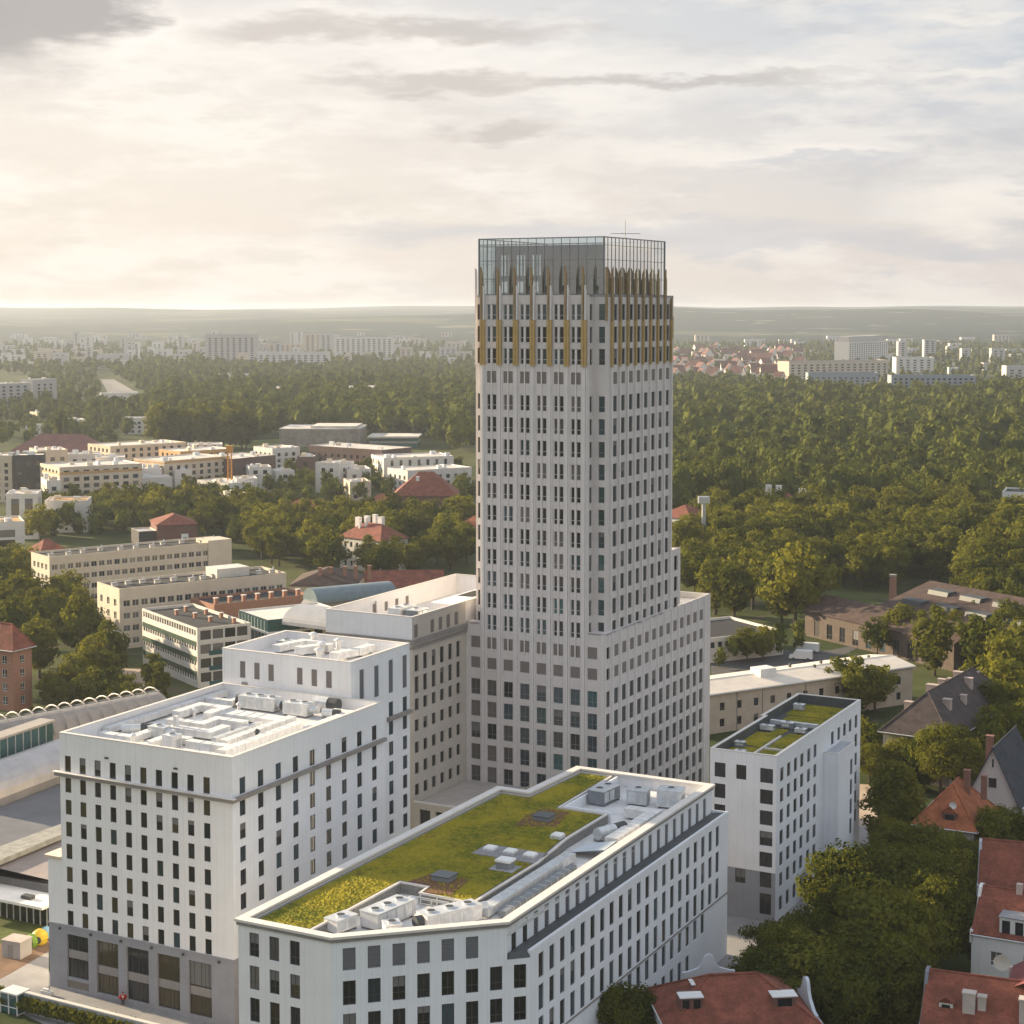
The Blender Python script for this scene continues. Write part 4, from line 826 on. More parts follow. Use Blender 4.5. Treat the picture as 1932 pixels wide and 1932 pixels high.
# ------------------------------------------------------------------ ground, hills
def gh(x, y):
    """height of the land: flat town, low rolling hills from about 4 km"""
    r = np.hypot(x, y); a = np.arctan2(x, y)
    s = np.clip((r - 3200) / 9000, 0, 1); s = s * s * (3 - 2 * s)
    w_ = (np.sin(a * 17 + r / 900) + .6 * np.sin(a * 41 + 2 + r / 500) + .4 * np.sin(a * 83 + 1)) / 2
    near = np.exp(-((r - 6800 - 600 * np.sin(a * 9)) / 1100) ** 2) * (30 + 12 * np.sin(a * 12 + 1.2) + 6 * np.sin(a * 37))
    near = near * (1 + .55 * np.clip(a * 4, -1, 1))
    return s * (83 + 12 * w_ + 9 * np.sin(a * 6 + .5) + 5 * np.sin(a * 25 + r / 1500)) + near - np.clip((r - 13500) / 2500, 0, 1) * 30
def build_ground():
    na, nr = 400, 120
    rr = np.concatenate([[0], np.geomspace(60, 16000, nr)]); aa = np.linspace(-math.pi, math.pi, na, endpoint=False)
    # denser in the direction of view
    aa = aa - .55 * np.sin(aa) * 1.0
    vs = [(0.0, 0.0, 0.0)]; fs = []
    for r in rr[1:]:
        x = r * np.sin(aa); y = r * np.cos(aa); z = gh(x, y); vs += list(zip(x.tolist(), y.tolist(), z.tolist()))
    for j in range(na): fs.append((0, 1 + (j + 1) % na, 1 + j))
    for i in range(nr - 1):
        b0, b1 = 1 + i * na, 1 + (i + 1) * na
        for j in range(na): k = (j + 1) % na; fs.append((b0 + j, b0 + k, b1 + k, b1 + j))
    me = bpy.data.meshes.new('ground'); me.from_pydata(vs, [], fs); me.polygons.foreach_set('use_smooth', [True] * len(fs))
    m = bpy.data.materials.new('ground'); m.use_nodes = True; nt = m.node_tree; b = nt.nodes['Principled BSDF']; b.inputs['Roughness'].default_value = 1; b.inputs['Specular IOR Level'].default_value = .05
    t = nn('ShaderNodeTexCoord', nt)
    def nz(s, d=6):
        n = nn('ShaderNodeTexNoise', nt); lk(t.outputs['Object'], n.inputs['Vector'], nt); n.inputs['Scale'].default_value = s; n.inputs['Detail'].default_value = d; n.inputs['Roughness'].default_value = .62
        return n.outputs[0]
    c = mixc(sstep(nz(.02), .42, .6, nt), (.045, .06, .022), (.085, .095, .035), nt)
    c = mixc(sstep(nz(.09), .55, .66, nt), c, (.10, .085, .06), nt)
    geo = nn('ShaderNodeSeparateXYZ', nt); lk(t.outputs['Object'], geo.inputs[0], nt)
    far = sstep(mth('SQRT', mth('ADD', mth('MULTIPLY', geo.outputs[0], geo.outputs[0], nt=nt), mth('MULTIPLY', geo.outputs[1], geo.outputs[1], nt=nt), nt=nt), nt=nt), 2500, 5000, nt)
    fld = mixc(sstep(nz(.0011, 3), .54, .62, nt), (.016, .030, .027), (.075, .085, .05), nt)
    fld = mixc(sstep(nz(.004, 3), .62, .66, nt), fld, (.16, .155, .11), nt)
    lk(mixc(far, c, fld, nt), b.inputs['Base Color'], nt)
    me.materials.append(m); o = link('ground', me); o['kind'] = 'structure'
build_ground()
def sheet(name, pts, z, m, kind='structure', label=None):
    b = MB(); b.poly([(p[0], p[1], z) for p in pts]); o = b.build(name, m); o['kind'] = kind
    if label: o['label'] = label
    return o
asphalt = mat('asphalt', (.085, .083, .082), .95, .15, .2)
paving = mat('concrete_paving', (.28, .27, .265), .9, .12, .25, lines=(2.0, 0, .25))
sandy = mat('sandy_paving', (.42, .33, .25), .9, .12, .3)
earth = mat('bare_earth', (.16, .10, .065), .95, .25, .4)
lawn = mat('lawn', (.075, .095, .02), .95, .3, .5)
P2 = lambda *a: [G(x, y) for x, y in a]
sheet('pavement', [UV(-34, -7), UV(60, -32), UV(60, 64), UV(34, 64), UV(16, 50), UV(-34, 5)], .02, paving)
sheet('lane', [UV(0, -10), UV(17, -24), UV(17.4, 58), UV(0, 58)], .035, asphalt)
sheet('courtyard', [UV(30, 60), UV(62, 60), UV(62, 135), UV(30, 135)], .03, paving)
sheet('lawn', P2((-90, 1722), (96, 1730), (92, 1790), (-90, 1850)), .04, lawn)
sheet('bare_ground', P2((-90, 1800), (60, 1770), (94, 1758), (92, 1798), (10, 1845), (-90, 1870)), .06, earth)
sheet('path', P2((-90, 1895), (20, 1838), (92, 1796), (92, 1880), (30, 1885), (-90, 1940)), .08, paving)
sheet('patio', P2((1605, 1478), (1655, 1482), (1672, 1520), (1665, 1555), (1612, 1560)), .05, sandy)
sheet('yard', P2((1342, 1225), (1560, 1228), (1640, 1212), (1540, 1262), (1342, 1290)), .05, asphalt)
sheet('path', P2((230, 1262), (278, 1262), (300, 1340), (245, 1340)), .05, sandy)
sheet('road', P2((150, 772), (185, 772), (260, 742), (215, 716), (190, 716), (205, 745)), .3, mat('pale_road', (.24, .22, .20), .95, .1, .1))
sheet('meadow', P2((258, 838), (470, 832), (560, 826), (600, 838), (420, 850), (250, 856)), .3, mat('meadow_grass', (.16, .19, .04), .95, .2, .1))

# ------------------------------------------------------------------ general building maker
def roof_part(root, w_, d_, h, kind, rh, m, over=.45, th=.22, axis='x', hipx=None):
    b = MB(); x0, x1, y0, y1 = -over, w_ + over, -over, d_ + over
    if kind == 'hip':
        q = min(w_, d_) / 2 * .95 if hipx is None else hipx
        if w_ >= d_: r0, r1 = (q, d_ / 2), (w_ - q, d_ / 2)
        else: r0, r1 = (w_ / 2, q), (w_ / 2, d_ - q)
    elif axis == 'x': r0, r1 = (x0, d_ / 2), (x1, d_ / 2)
    else: r0, r1 = (w_ / 2, y0), (w_ / 2, y1)
    if kind == 'gable':                            # two sloping slabs, open at the gable ends
        hw = (d_ if axis == 'x' else w_) / 2; dz = over * rh / hw
        def S(s_, t, k, up):                         # across the ridge, along it
            z = h + rh * (1 - abs(s_) / hw) + up
            return (t, d_ / 2 + s_, z) if axis == 'x' else (w_ / 2 + s_, t, z)
        t0, t1 = (x0, x1) if axis == 'x' else (y0, y1)
        for sg in (-1, 1):
            e_ = sg * (hw + over); A = [S(e_, t0, 0, .03), S(e_, t1, 0, .03), S(0, t1, 0, .03), S(0, t0, 0, .03)]; B = [(p[0], p[1], p[2] + th) for p in A]
            fl = (sg < 0) == (axis == 'x')
            f = [B, A[::-1]] + [[A[k], A[(k + 1) % 4], B[(k + 1) % 4], B[k]] for k in (0, 1, 3)]
            for q in f: b.poly(q if fl else q[::-1])
        return b.build('roof', m, root)
    e = [(x0, y0), (x1, y0), (x1, y1), (x0, y1)]; zl = h - .05
    A = [(p[0], p[1], zl) for p in e]; B = [(p[0], p[1], zl + th) for p in e]; T0 = (*r0, h + rh); T1 = (*r1, h + rh)
    for k in range(4): b.poly([A[k], A[(k + 1) % 4], B[(k + 1) % 4], B[k]])
    b.poly(A[::-1])
    xa = (w_ >= d_) if kind == 'hip' else axis == 'x'
    if xa:
        b.poly([B[0], B[1], T1, T0]); b.poly([B[2], B[3], T0, T1]); b.poly([B[1], B[2], T1]); b.poly([B[3], B[0], T0])
    else:
        b.poly([B[1], B[2], T1, T0]); b.poly([B[3], B[0], T0, T1]); b.poly([B[0], B[1], T0]); b.poly([B[2], B[3], T1])
    return b.build('roof', m, root)
def building(name, label, cat, a, b, h, depth, wm, rm, roof='flat', rh=4.0, axis='x', front=None, side=None, win=True, group=None, fm=None, glass=None, par=.7, parm=None, chim=(), over=.45, style='mid', base=0.0, hipx=None, cap=None):
    """a, b: front eave or parapet edge, left to right, as surveyed points at height h; the body runs back by depth"""
    A = G(*a, h) if len(a) == 2 else Vector(a); B = G(*b, h) if len(b) == 2 else Vector(b)
    d = B - A; L = math.hypot(d.x, d.y); rz = math.atan2(d.y, d.x)
    root = thing(name, label, cat, (A.x, A.y, base), rz, group); c = Vector((A.x + math.cos(rz) * L / 2 - math.sin(rz) * depth / 2, A.y + math.sin(rz) * L / 2 + math.cos(rz) * depth / 2, 0)); foot(c, rz, L / 2 + 1, depth / 2 + 1)
    H = h - base; fm = fm or frame_m; glass = glass or [(gl_dark, 4), (gl_blue, 1), (gl_blind, 1)]; r = random.Random(hash(label) % 9999 if False else sum(map(ord, label)))
    def ops(LL, g):
        if not g: return []
        pitch, ww, wh, z0, fp, nf = g[:6]; n = max(1, int((LL - .8) / pitch)); s = (LL - n * pitch) / 2
        return [(s + pitch * (k + .5) - ww / 2, s + pitch * (k + .5) + ww / 2, z0 + i * fp, z0 + i * fp + wh) for i in range(nf) for k in range(n)]
    fo = ops(L, front); so = ops(depth, side)
    rest = []
    for p, dr, LL, o in (((0, 0), (1, 0), L, fo), ((L, 0), (0, 1), depth, so), ((L, depth), (-1, 0), L, []), ((0, depth), (0, -1), depth, so)):
        m = MB(); facade(m, p, dr, LL, 0, H, o, .22)
        if roof == 'gable' and ((axis == 'x') == (dr[0] == 0)): m.poly([(*p, H), (p[0] + dr[0] * LL, p[1] + dr[1] * LL, H), (p[0] + dr[0] * LL / 2, p[1] + dr[1] * LL / 2, H + rh)])
        m.build('wall', wm, root)
        for q in o:
            t = (0, p, dr, (q[0] + q[1]) / 2, q[2], q[1] - q[0], q[3] - q[2], style, pick(r, glass), 0)
            if win and dr[0] >= 0 and not (dr[1] < 0): window(root, t[1], t[2], t[3], t[4], t[5], t[6], t[7], fm, t[8], .16)
            else: rest.append(t)
    rest_windows(rest, root, fm)
    if fo or so: MB().box(.6, .6, .1, L - .6, depth - .6, H - .6).build('dark_core', MATS['dark_interior'], root)  # dark box stands in for the unlit inside
    if roof == 'flat':
        m = MB(); ring(m, [(0, 0), (L, 0), (L, depth), (0, depth)], .3, H - par, H + .02); m.build('parapet', parm or wm, root)
        if cap: capring(root, [(0, 0), (L, 0), (L, depth), (0, depth)], .3, H + .02, .08, .1, cap)
        rp = MB().box(.28, .28, H - par - .25, L - .28, depth - .28, H - par).build('roof', rm, root)
    else: rp = roof_part(root, L, depth, H, roof, rh, rm, over, .22, axis, hipx)
    if roof != 'flat' and math.hypot(A.x, A.y) < 460:                     # ridge caps and gutters
        q = min(L, depth) / 2 * .95 if hipx is None else hipx; xa = (L >= depth) if roof == 'hip' else axis == 'x'
        if roof == 'hip': r0, r1 = ((q, depth / 2), (L - q, depth / 2)) if xa else ((L / 2, q), (L / 2, depth - q))
        else: r0, r1 = ((-over, depth / 2), (L + over, depth / 2)) if xa else ((L / 2, -over), (L / 2, depth + over))
        zr = H + rh + (.2 if roof == 'gable' else .02); MB().tube([(*r0, zr), (*r1, zr)], .17, 6).build('ridge_cap', rm, rp)
        if roof == 'hip':
            e = [(-over, -over), (L + over, -over), (L + over, depth + over), (-over, depth + over)]
            for k in range(4): t = (r0 if k in (0, 3) else r1) if xa else (r0 if k in (0, 1) else r1); MB().tube([(*e[k], H + .2), (*t, zr)], .14, 6).build('hip_cap', rm, rp)
        gz = H + (.12 if roof == 'hip' else .05 - over * rh / ((depth if xa else L) / 2)); g_ = [((-over, -over - .1), (L + over, -over - .1)), ((-over, depth + over + .1), (L + over, depth + over + .1))] if (xa or roof == 'hip') else []
        if not xa or roof == 'hip': g_ += [((-over - .1, -over), (-over - .1, depth + over)), ((L + over + .1, -over), (L + over + .1, depth + over))]
        for p_, q_ in g_: MB().tube([(*p_, gz), (*q_, gz)], .1, 6).build('gutter', galv, rp)
    for cx_, cy_, w_, d_, z0, z1 in chim:
        o = MB().box(cx_ - w_ / 2, cy_ - d_ / 2, z0, cx_ + w_ / 2, cy_ + d_ / 2, z1).box(cx_ - w_ / 2 - .1, cy_ - d_ / 2 - .1, z1, cx_ + w_ / 2 + .1, cy_ + d_ / 2 + .1, z1 + .18).build('chimney', CHM[0], rp)
    root['_L'] = L; return root, L
CHM = [whitewash]
def dormer(rp, x, y, z, wd, dp, ht, m, rm, n=2, rz=0.0, flat=True):
    """box dormer with its own little roof and windows, standing in a roof slope"""
    o = MB().box(-wd / 2, 0, 0, wd / 2, dp, ht).build('dormer', m, rp, (x, y, z), rz)
    b = MB()
    if flat: b.box(-wd / 2 - .12, -.18, ht, wd / 2 + .12, dp * .7, ht + .12)
    else: b.poly([(-wd / 2 - .2, -.2, ht), (0, -.2, ht + wd * .45), (0, dp, ht + wd * .45), (-wd / 2 - .2, dp, ht)]); b.poly([(wd / 2 + .2, -.2, ht), (wd / 2 + .2, dp, ht), (0, dp, ht + wd * .45), (0, -.2, ht + wd * .45)]); b.poly([(-wd / 2, -.05, ht), (wd / 2, -.05, ht), (0, -.05, ht + wd * .42)])
    i = b.vs([]); 
    for k in range(n):
        c = (k - (n - 1) / 2) * wd / n; b.box(c - wd / n * .3, -.06, ht * .2, c + wd / n * .3, .0, ht * .85, 1)
    b.build('dormer_front', [rm, gl_dark], rp, (x, y, z), rz)
def extra(root, name, m, *boxes):
    b = MB()
    for q in boxes: b.box(*q)
    return b.build(name, m, root)
def parapet_gable(root, p, d, L, H, rh, m, t=.4, ext=.9):
    """shaped gable wall rising above the roof edge"""
    b = MB(); n = (d[1], -d[0]); prof = [(0, H - 1.2), (0, H + .5), (L * .12, H + .6), (L * .3, H + rh * .55), (L * .36, H + rh * .8), (L * .42, H + rh + ext * .7), (L * .5, H + rh + ext), (L * .58, H + rh + ext * .7), (L * .64, H + rh * .8), (L * .7, H + rh * .55), (L * .88, H + .6), (L, H + .5), (L, H - 1.2)]
    f = [(p[0] + d[0] * a + n[0] * t * .6, p[1] + d[1] * a + n[1] * t * .6, z) for a, z in prof]; k = [(p[0] + d[0] * a - n[0] * t * .4, p[1] + d[1] * a - n[1] * t * .4, z) for a, z in prof]
    b.poly(f); b.poly(k[::-1])
    for i in range(len(f)): j = (i + 1) % len(f); b.poly([f[j], f[i], k[i], k[j]])
    return b.build('gable_wall', m, root)

# ------------------------------------------------------------------ right side: long hall, sheds, villas
hall, L = building('warehouse', 'long two-storey cream warehouse with pale sheet roof, behind the narrow white block', 'warehouse', (1300, 1316), (1722, 1257), 8.6, 14.5, mat('cream_render', (.50, .42, .345), .85, .1, .4, stain=.25), mat('sunlit_sheet_roof', (.70, .62, .52), .7, .08, .3, lines=(1.0, 0, .12)), 'gable', 1.1, 'x', (4.6, 1.25, 1.7, 1.3, 3.5, 2), (4, 1.2, 1.5, 1.3, 3.5, 2), over=.5, style='cross')
extra(hall, 'roof_box', whitewash, (L * .36, 4.6, 8.9, L * .43, 8.2, 11.3)); extra(hall, 'downpipe', taupe, *[(x, -.12, 0, x + .1, -.01, 8.4) for x in (L * .2, L * .31, L * .5, L * .7)])
for i, (x, y) in enumerate(((.62, 6), (.69, 9), (.75, 8), (.82, 4.5), (.86, 9.5), (.90, 7.8), (.56, 10))): extra(hall, 'roof_vent', duct_d, (L * x, y, 9.0, L * x + .5, y + .5, 10.4))
lowb, L = building('office_shed', 'low flat-roofed cream office with a row of small square windows, beyond the long warehouse', 'building', (1320, 1206), (1478, 1189), 6.5, 24, cream2, roofgrey, 'flat', front=(2.3, 1.3, 1.5, 3.8, 3, 1), side=(3, 1.2, 1.5, 3.8, 3, 1), style='plain')
wk_m = mat('brick_render_tree_shade', (.115, .088, .072), .9, .15, .5, stain=.3)  # wall colour darkened to carry the tree shade along the works
shed, L = building('factory_shed', 'long brown-roofed brick works with arched doors, right of the tower', 'factory', (1519, 1152), (1800, 1215), 7.0, 15, wk_m, browntile, 'gable', 3.6, 'x', (5.2, 2.2, 4.0, .6, 5, 1), (5, 1.6, 2.4, 1.6, 4, 1), style='cross')
rz = shed.rotation_euler[2]; q = lambda x, y: Vector((shed.location.x + math.cos(rz) * x - math.sin(rz) * y, shed.location.y + math.sin(rz) * x + math.cos(rz) * y, 7.5))
sh2, L2 = building('factory_hall', 'wide brown-roofed hall with rows of slanted skylights, behind the long works', 'factory', q(L * .18, 15.5), q(L * 1.5, 15.5), 7.5, 44, wk_m, browntile, 'gable', 6.0, 'x', None, (5, 1.6, 2.4, 1.6, 4, 1), style='cross')
sk = mat('skylight_glass', (.05, .06, .065), .5, .1, 1.0, lines=(.8, 0, .4)); skt = mat('skylight_cap', (.055, .062, .066), .7, .1)
for i in range(4):
    for j in range(2):
        x, y = L2 * (.06 + .16 * i) + j * 2, 6 + j * 8; zz = 7.5 + y * .27; x1, y1 = x + 7.5, y + 3.6
        b = MB(); b.poly([(x, y, zz), (x1, y, zz), (x1, y + .6, zz + 1.5), (x, y + .6, zz + 1.5)]); b.poly([(x1, y, zz), (x1, y1, zz + 1), (x1, y1, zz + 1.7), (x1, y + .6, zz + 1.5)]); b.poly([(x, y, zz), (x, y + .6, zz + 1.5), (x, y1, zz + 1.7), (x, y1, zz + 1)]); b.poly([(x, y + .6, zz + 1.5), (x1, y + .6, zz + 1.5), (x1, y1, zz + 1.7), (x, y1, zz + 1.7)], 1); b.build('skylight', [sk, skt], sh2)
can = thing('canopy', 'pale blue-grey metal canopy in front of the brown-roofed works', 'canopy', G(1588, 1212), R(-14)); MB().box(0, 0, 3.6, 15, 7, 3.85).build('sheet', mat('canopy_sheet', (.42, .47, .50), .5, .08, lines=(.9, 0, .2)), can)
for x in (.4, 7.4, 14.4): MB().box(x, .3, 0, x + .15, .45, 3.6).build('post', steel, can); MB().box(x, 6.5, 0, x + .15, 6.65, 3.6).build('post', steel, can)
ch = thing('chimney_stack', 'square red brick chimney rising behind the brown-roofed works', 'chimney', G(1684, 1146)); b = MB(); i = b.vs([]); b.tube([(0, 0, 0), (0, 0, 7), (0, 0, 9.5)], [1.5, 1.25, 1.2], 4); b.build('shaft', brick, ch, rz=R(20)); MB().tube([(0, 0, 9.5), (0, 0, 10.1)], 1.4, 4).build('cap', taupe, ch, rz=R(20)); foot(G(1684, 1146), 0, 3, 3)
# villas
CHM[0] = mat('pinkish_chimney', (.46, .37, .33), .9, .12, .8)
v15, L = building('villa', 'large dark-roofed villa crowded with pale chimneys and dormers, at the right', 'house', (1666, 1381), (1792, 1398), 9.0, 40, greywash, darktile, 'hip', 7.5, 'x', (3.2, 1.1, 1.8, 1.0, 3.2, 2), (3.0, 1.0, 1.9, 1.0, 3.2, 2), chim=[(2.2, 8, 1.5, 1.2, 10, 13.6), (5.0, 14, 2.4, 1.3, 12, 16.2), (4.4, 21, 1.4, 1.1, 12, 16.0), (9.6, 9, 1.5, 1.3, 11, 14.8), (8.6, 25, 1.5, 1.1, 12, 16.0), (5.5, 28, 2.0, 1.1, 13, 16.4), (10.2, 17, 1.1, .9, 11, 14.2), (7.0, 34, 1.6, 1.0, 12, 15.6), (3.2, 30, 1.3, 1.0, 11, 14.4)], over=.7, style='cross')
rp = [c for c in v15.children if c.name.startswith('roof')] if False else None
for y in (7, 12, 17, 22, 27, 32): dormer(v15, L - 2.6, y, 10.2, 2.0, 3.0, 1.6, greywash, darktile, 1, R(90))
for x in (4, 9): dormer(v15, x, 3.2, 10.4, 1.8, 3.0, 1.5, greywash, darktile, 1)
CHM[0] = mat('brick_chimney', (.24, .12, .09), .9, .12, .8)
wh, L = building('gabled_house', 'white house with steep dark slate roof and tall gable, at the right edge', 'house', (1826, 1500), (1919, 1512), 7.0, 17, mat('pinkish_white_plaster', (.60, .54, .52), .9, .06, .4, stain=.1), slateroof, 'gable', 8.6, 'y', (2.6, 1.15, 1.5, 4.3, 3, 1), (3.2, 1.1, 1.5, 1.0, 3, 2), over=.7, style='cross', chim=[(2.0, 7, 1.2, .9, 10, 16.0)])
b = MB(); b.box(L / 2 - .65, -.12, 8.9, L / 2 + .65, .02, 10.5); b.build('gable_window', gl_dark, wh); MB().box(L / 2 - .12, -.1, 12.4, L / 2 + .12, .02, 13.8).build('gable_slit', gl_dark, wh)
CHM[0] = mat('brick_chimney2', (.24, .12, .09), .9, .12, .8)
oh, L = building('tiled_house', 'grey house with orange-red hipped roof, dormer and satellite dish, before the white gabled house', 'house', (1727, 1556), (1838, 1571), 6.6, 14.5, greywash, orangetile, 'hip', 6.2, 'x', (3.4, 1.3, 1.6, 3.6, 3, 1), (4, 1.2, 1.5, 3.6, 3, 1), over=.6, style='mid', fm=frame_w, chim=[(L * 0 + 6.4, 8.2, 1.0, .8, 10, 14.4), (9.2, 8.2, .9, .8, 10, 13.8)], hipx=5.2)
dormer(oh, 5.4, .6, 7.2, 2.4, 3.6, 1.9, darkbrick, orangetile, 1, flat=False)
def dish(root, x, y, z, r, m):
    b = MB(); n = 14; i0 = b.vs([(x, y - .02, z)])
    i = b.vs([(x + r * math.cos(2 * math.pi * k / n), y - .25, z + r * math.sin(2 * math.pi * k / n)) for k in range(n)])
    for k in range(n): b.f.append((i0, i + k, i + (k + 1) % n)); b.m.append(0)
    b.tube([(x, y, z), (x, y + .6, z - .8)], .05, 5); return b.build('satellite_dish', m, root)
dish(oh, 5.9, .9, 10.4, .62, whitewash)
# white villa with red roofs at the right edge
m19, L = building('white_villa', 'white villa with red roofs, white dormer and curved parapet gables, lower right edge', 'house', (1833, 1762), (1990, 1787), 8.4, 12, whitewash, redtile, 'gable', 4.6, 'x', (4.2, 1.5, 1.9, 4.6, 3.4, 1), None, over=.1, style='cross', fm=frame_w)
parapet_gable(m19, (0, 12), (0, -1), 12, 8.4, 4.2, whitewash)
for x_ in (10.5, 17.5): dormer(m19, x_, 3.0, 10.4, 2.0, 2.4, 1.4, whitewash, redtile, 1, flat=False)
dormer(m19, 5.2, .5, 8.5, 3.4, 4.0, 2.6, whitewash, mat('lead_flashing', (.25, .26, .28), .6, .1), 2)
for x in (4.6, 10.2): MB().box(x, 5.4, 11.5, x + .8, 6.2, 14.2).build('chimney', MATS['pinkish_chimney'], m19)
extra(m19, 'bay', whitewash, (11.0, -.9, 0, 16.5, 3.5, 10.6)); b = MB(); b.poly([(10.7, -1.2, 10.6), (16.8, -1.2, 10.6), (13.75, -1.2, 13.4)]); b.poly([(10.7, -1.2, 10.6), (13.75, -1.2, 13.4), (13.75, 7, 13.4), (10.7, 7, 10.6)]); b.poly([(16.8, -1.2, 10.6), (16.8, 7, 10.6), (13.75, 7, 13.4), (13.75, -1.2, 13.4)]); b.build('bay_roof', [redtile], m19)
for x in (12.6, 14.4): MB().box(x, -.96, 7.0, x + 1.1, -.88, 9.4).build('bay_window', gl_dark, m19)
n19, L = building('white_villa', 'rear white villa with red roof and blue-grey shaped gable, behind the dormered villa', 'house', (1846, 1676), (1990, 1690), 8.6, 11, whitewash, redtile, 'gable', 5.4, 'x', (4.0, 1.3, 1.8, 1.2, 3.4, 2), None, over=.1, style='cross', fm=frame_w, chim=[(16, 6, 1.5, 1.2, 12, 17.5)])
parapet_gable(n19, (0, 11), (0, -1), 11, 8.6, 4.8, mat('blue_grey_plaster', (.42, .45, .50), .8, .08, .5))
CHM[0] = mat('cream_chimney', (.50, .44, .39), .9, .08, .8)
b20, L = building('red_roof_villa', 'villa with big red-brown roof, two cream chimneys and a shaped pink gable, bottom right corner', 'house', (1735, 1945), (2010, 1985), 7.6, 13, whitewash, redtile, 'gable', 4.8, 'x', None, None, over=.1, chim=[(5.2, 2.8, 1.4, 1.1, 8, 11.8), (6.6, 3.2, .9, .9, 8, 11.4), (11.6, 2.6, 1.5, 1.2, 8, 12.0)])
parapet_gable(b20, (0, 13), (0, -1), 13, 7.6, 4.4, mat('slate_gable', (.20, .21, .235), .8, .1))
b = MB(); b.poly([(9.0, 6.2, 11.6), (9.0, 14, 11.6), (13.5, 14, 14.4), (13.5, 4, 14.4)]); b.poly([(18.0, 6.2, 11.6), (13.5, 4, 14.4), (13.5, 14, 14.4), (18, 14, 11.6)]); b.build('cross_roof', mat('dark_red_tiles', (.17, .05, .05), .8, .2), b20)
parapet_gable(b20, (8.6, 13.9), (1, 0), 9.8, 11.0, 2.9, mat('pink_plaster', (.60, .47, .45), .85, .06), .5, 1.6)
for x_ in (2.6, 15.5): dormer(b20, x_, 2.6, 9.0, 1.6, 2.4, 1.3, cream2, redtile, 1, flat=False)
dish(b20, 8.4, 7.0, 14.4, 1.0, mat('dish_beige', (.48, .47, .42), .6, .05))
c21, L = building('red_roof_villa', 'villa with red roof, pairs of white dormers and pale curved gables, bottom centre-right', 'house', (1262, 1952), (1550, 1938), 8.2, 13, whitewash, redtile, 'hip', 4.2, 'x', None, None, over=.2, hipx=6.0)
for x, y, wd in ((3.2, 2.6, 2.6), (5.4, 6.4, 2.6)): dormer(c21, x, y, 9.7, wd, 2.4, 1.6, darkbrick, whitewash, 2)
dormer(c21, 14.2, 2.4, 9.6, 2.8, 2.6, 1.4, darkbrick, whitewash, 1)
parapet_gable(c21, (L, 2), (0, 1), 9, 8.2, 2.6, mat('pale_blue_gable', (.50, .55, .59), .8, .06)); parapet_gable(c21, (4.5, 13.6), (1, 0), 6.5, 9.6, 1.8, MATS['pale_blue_gable'])
# distant villas on the right
CHM[0] = mat('white_chimney', (.72, .70, .67), .9, .05, .8)
building('white_house', 'white house with small red roof, just right of the tower', 'house', (1240, 974), (1303, 980), 10, 16, whitewash, redtile, 'hip', 4.5, 'x', (4, 1.2, 1.8, 1.2, 3.4, 2), (4, 1.2, 1.8, 1.2, 3.4, 2))
building('red_roof_house', 'red-roofed house with white chimneys among the trees right of the tower', 'house', (1430, 956), (1500, 960), 8, 14, whitewash, redtile, 'hip', 6, 'x', None, None, win=False, chim=[(2, 7, 2.2, 1.6, 8, 16.5), (6.5, 7, 2.2, 1.6, 8, 16.5), (17, 8, 3.6, 1.8, 8, 15.5)])
building('red_roof_house', 'dark red roof half hidden in trees at the right edge of the wood', 'house', (1838, 1040), (1912, 1046), 7, 14, darkbrick, redtile, 'hip', 7.5, 'x', None, None, win=False)
building('house', 'small house with brown hip roof and white walls at the right frame edge', 'house', (1900, 1106), (1960, 1112), 7, 11, cream, browntile, 'hip', 3.5, 'x', (3, 1.1, 1.7, 1.2, 3, 2), (3, 1.1, 1.7, 1.2, 3, 2), win=False)
building('grey_villa', 'pale villa with blue-grey hipped roof in the wood at the right', 'house', (1830, 915), (1885, 910), 13, 18, cream2, mat('zinc_blue_roof', (.24, .28, .33), .5, .1, .4), 'hip', 3, 'x', (4, 1.4, 2, 1.2, 4, 3), (4, 1.4, 2, 1.2, 4, 3), win=False)
building('white_block', 'white flat block below the blue-grey roofed villa', 'building', (1849, 946), (1872, 948), 8, 10, whitewash, roofgrey, 'flat', front=(3, 1.2, 1.6, 1.2, 3.2, 2), win=False)
building('white_block', 'big white block with brown stripe at the far right edge of the wood', 'building', (1891, 927), (1975, 930), 16, 18, whitewash, roofgrey, 'flat', front=(6, 1.2, 11, 2, 12, 1), win=False, fm=darkbrick)
# stadium bits
st = thing('stand_wall', 'long pale stadium stand wall between the tower and the trees', 'stand', G(1262, 1034), R(-24)); foot(G(1300, 1040), R(-24), 30, 8)
for k in range(6): MB().box(0, k * 2.2, 0, 62, k * 2.2 + 2.2, 1.2 + k * .9).build('tier', mat('stand_concrete', (.50, .44, .38), .9, .12, .4), st)
fl_ = thing('floodlight_mast', 'tall pale floodlight mast with square head, right of the tower', 'floodlight', G(1327, 1066)); MB().tube([(0, 0, 0), (0, 0, 22)], [.95, .7], 8).build('pole', mat('mast_concrete', (.42, .41, .39), .8, .08), fl_); MB().box(-2.0, -.6, 22, 2.0, .6, 24.4).build('lamp_head', galv, fl_)
for k in range(4): MB().box(-1.8 + k * .95, -.8, 22.4, -1.1 + k * .95, -.6, 24).build('lamp', mat('lamp_face', (.55, .55, .53), .3, .05), fl_)
t = thing('mast', 'thin grey lighting pole between the floodlight mast and the lattice tower', 'pole', G(1384, 1040)); MB().tube([(0, 0, 0), (0, 0, 13.5)], .22, 6).build('pole', galv, t); MB().box(-.9, -.2, 13.4, .9, .2, 13.8).build('arm', galv, t)
t = thing('lattice_tower', 'squat grey lattice tower wrapped in ivy among the trees', 'tower', G(1486, 1034)); b = MB()
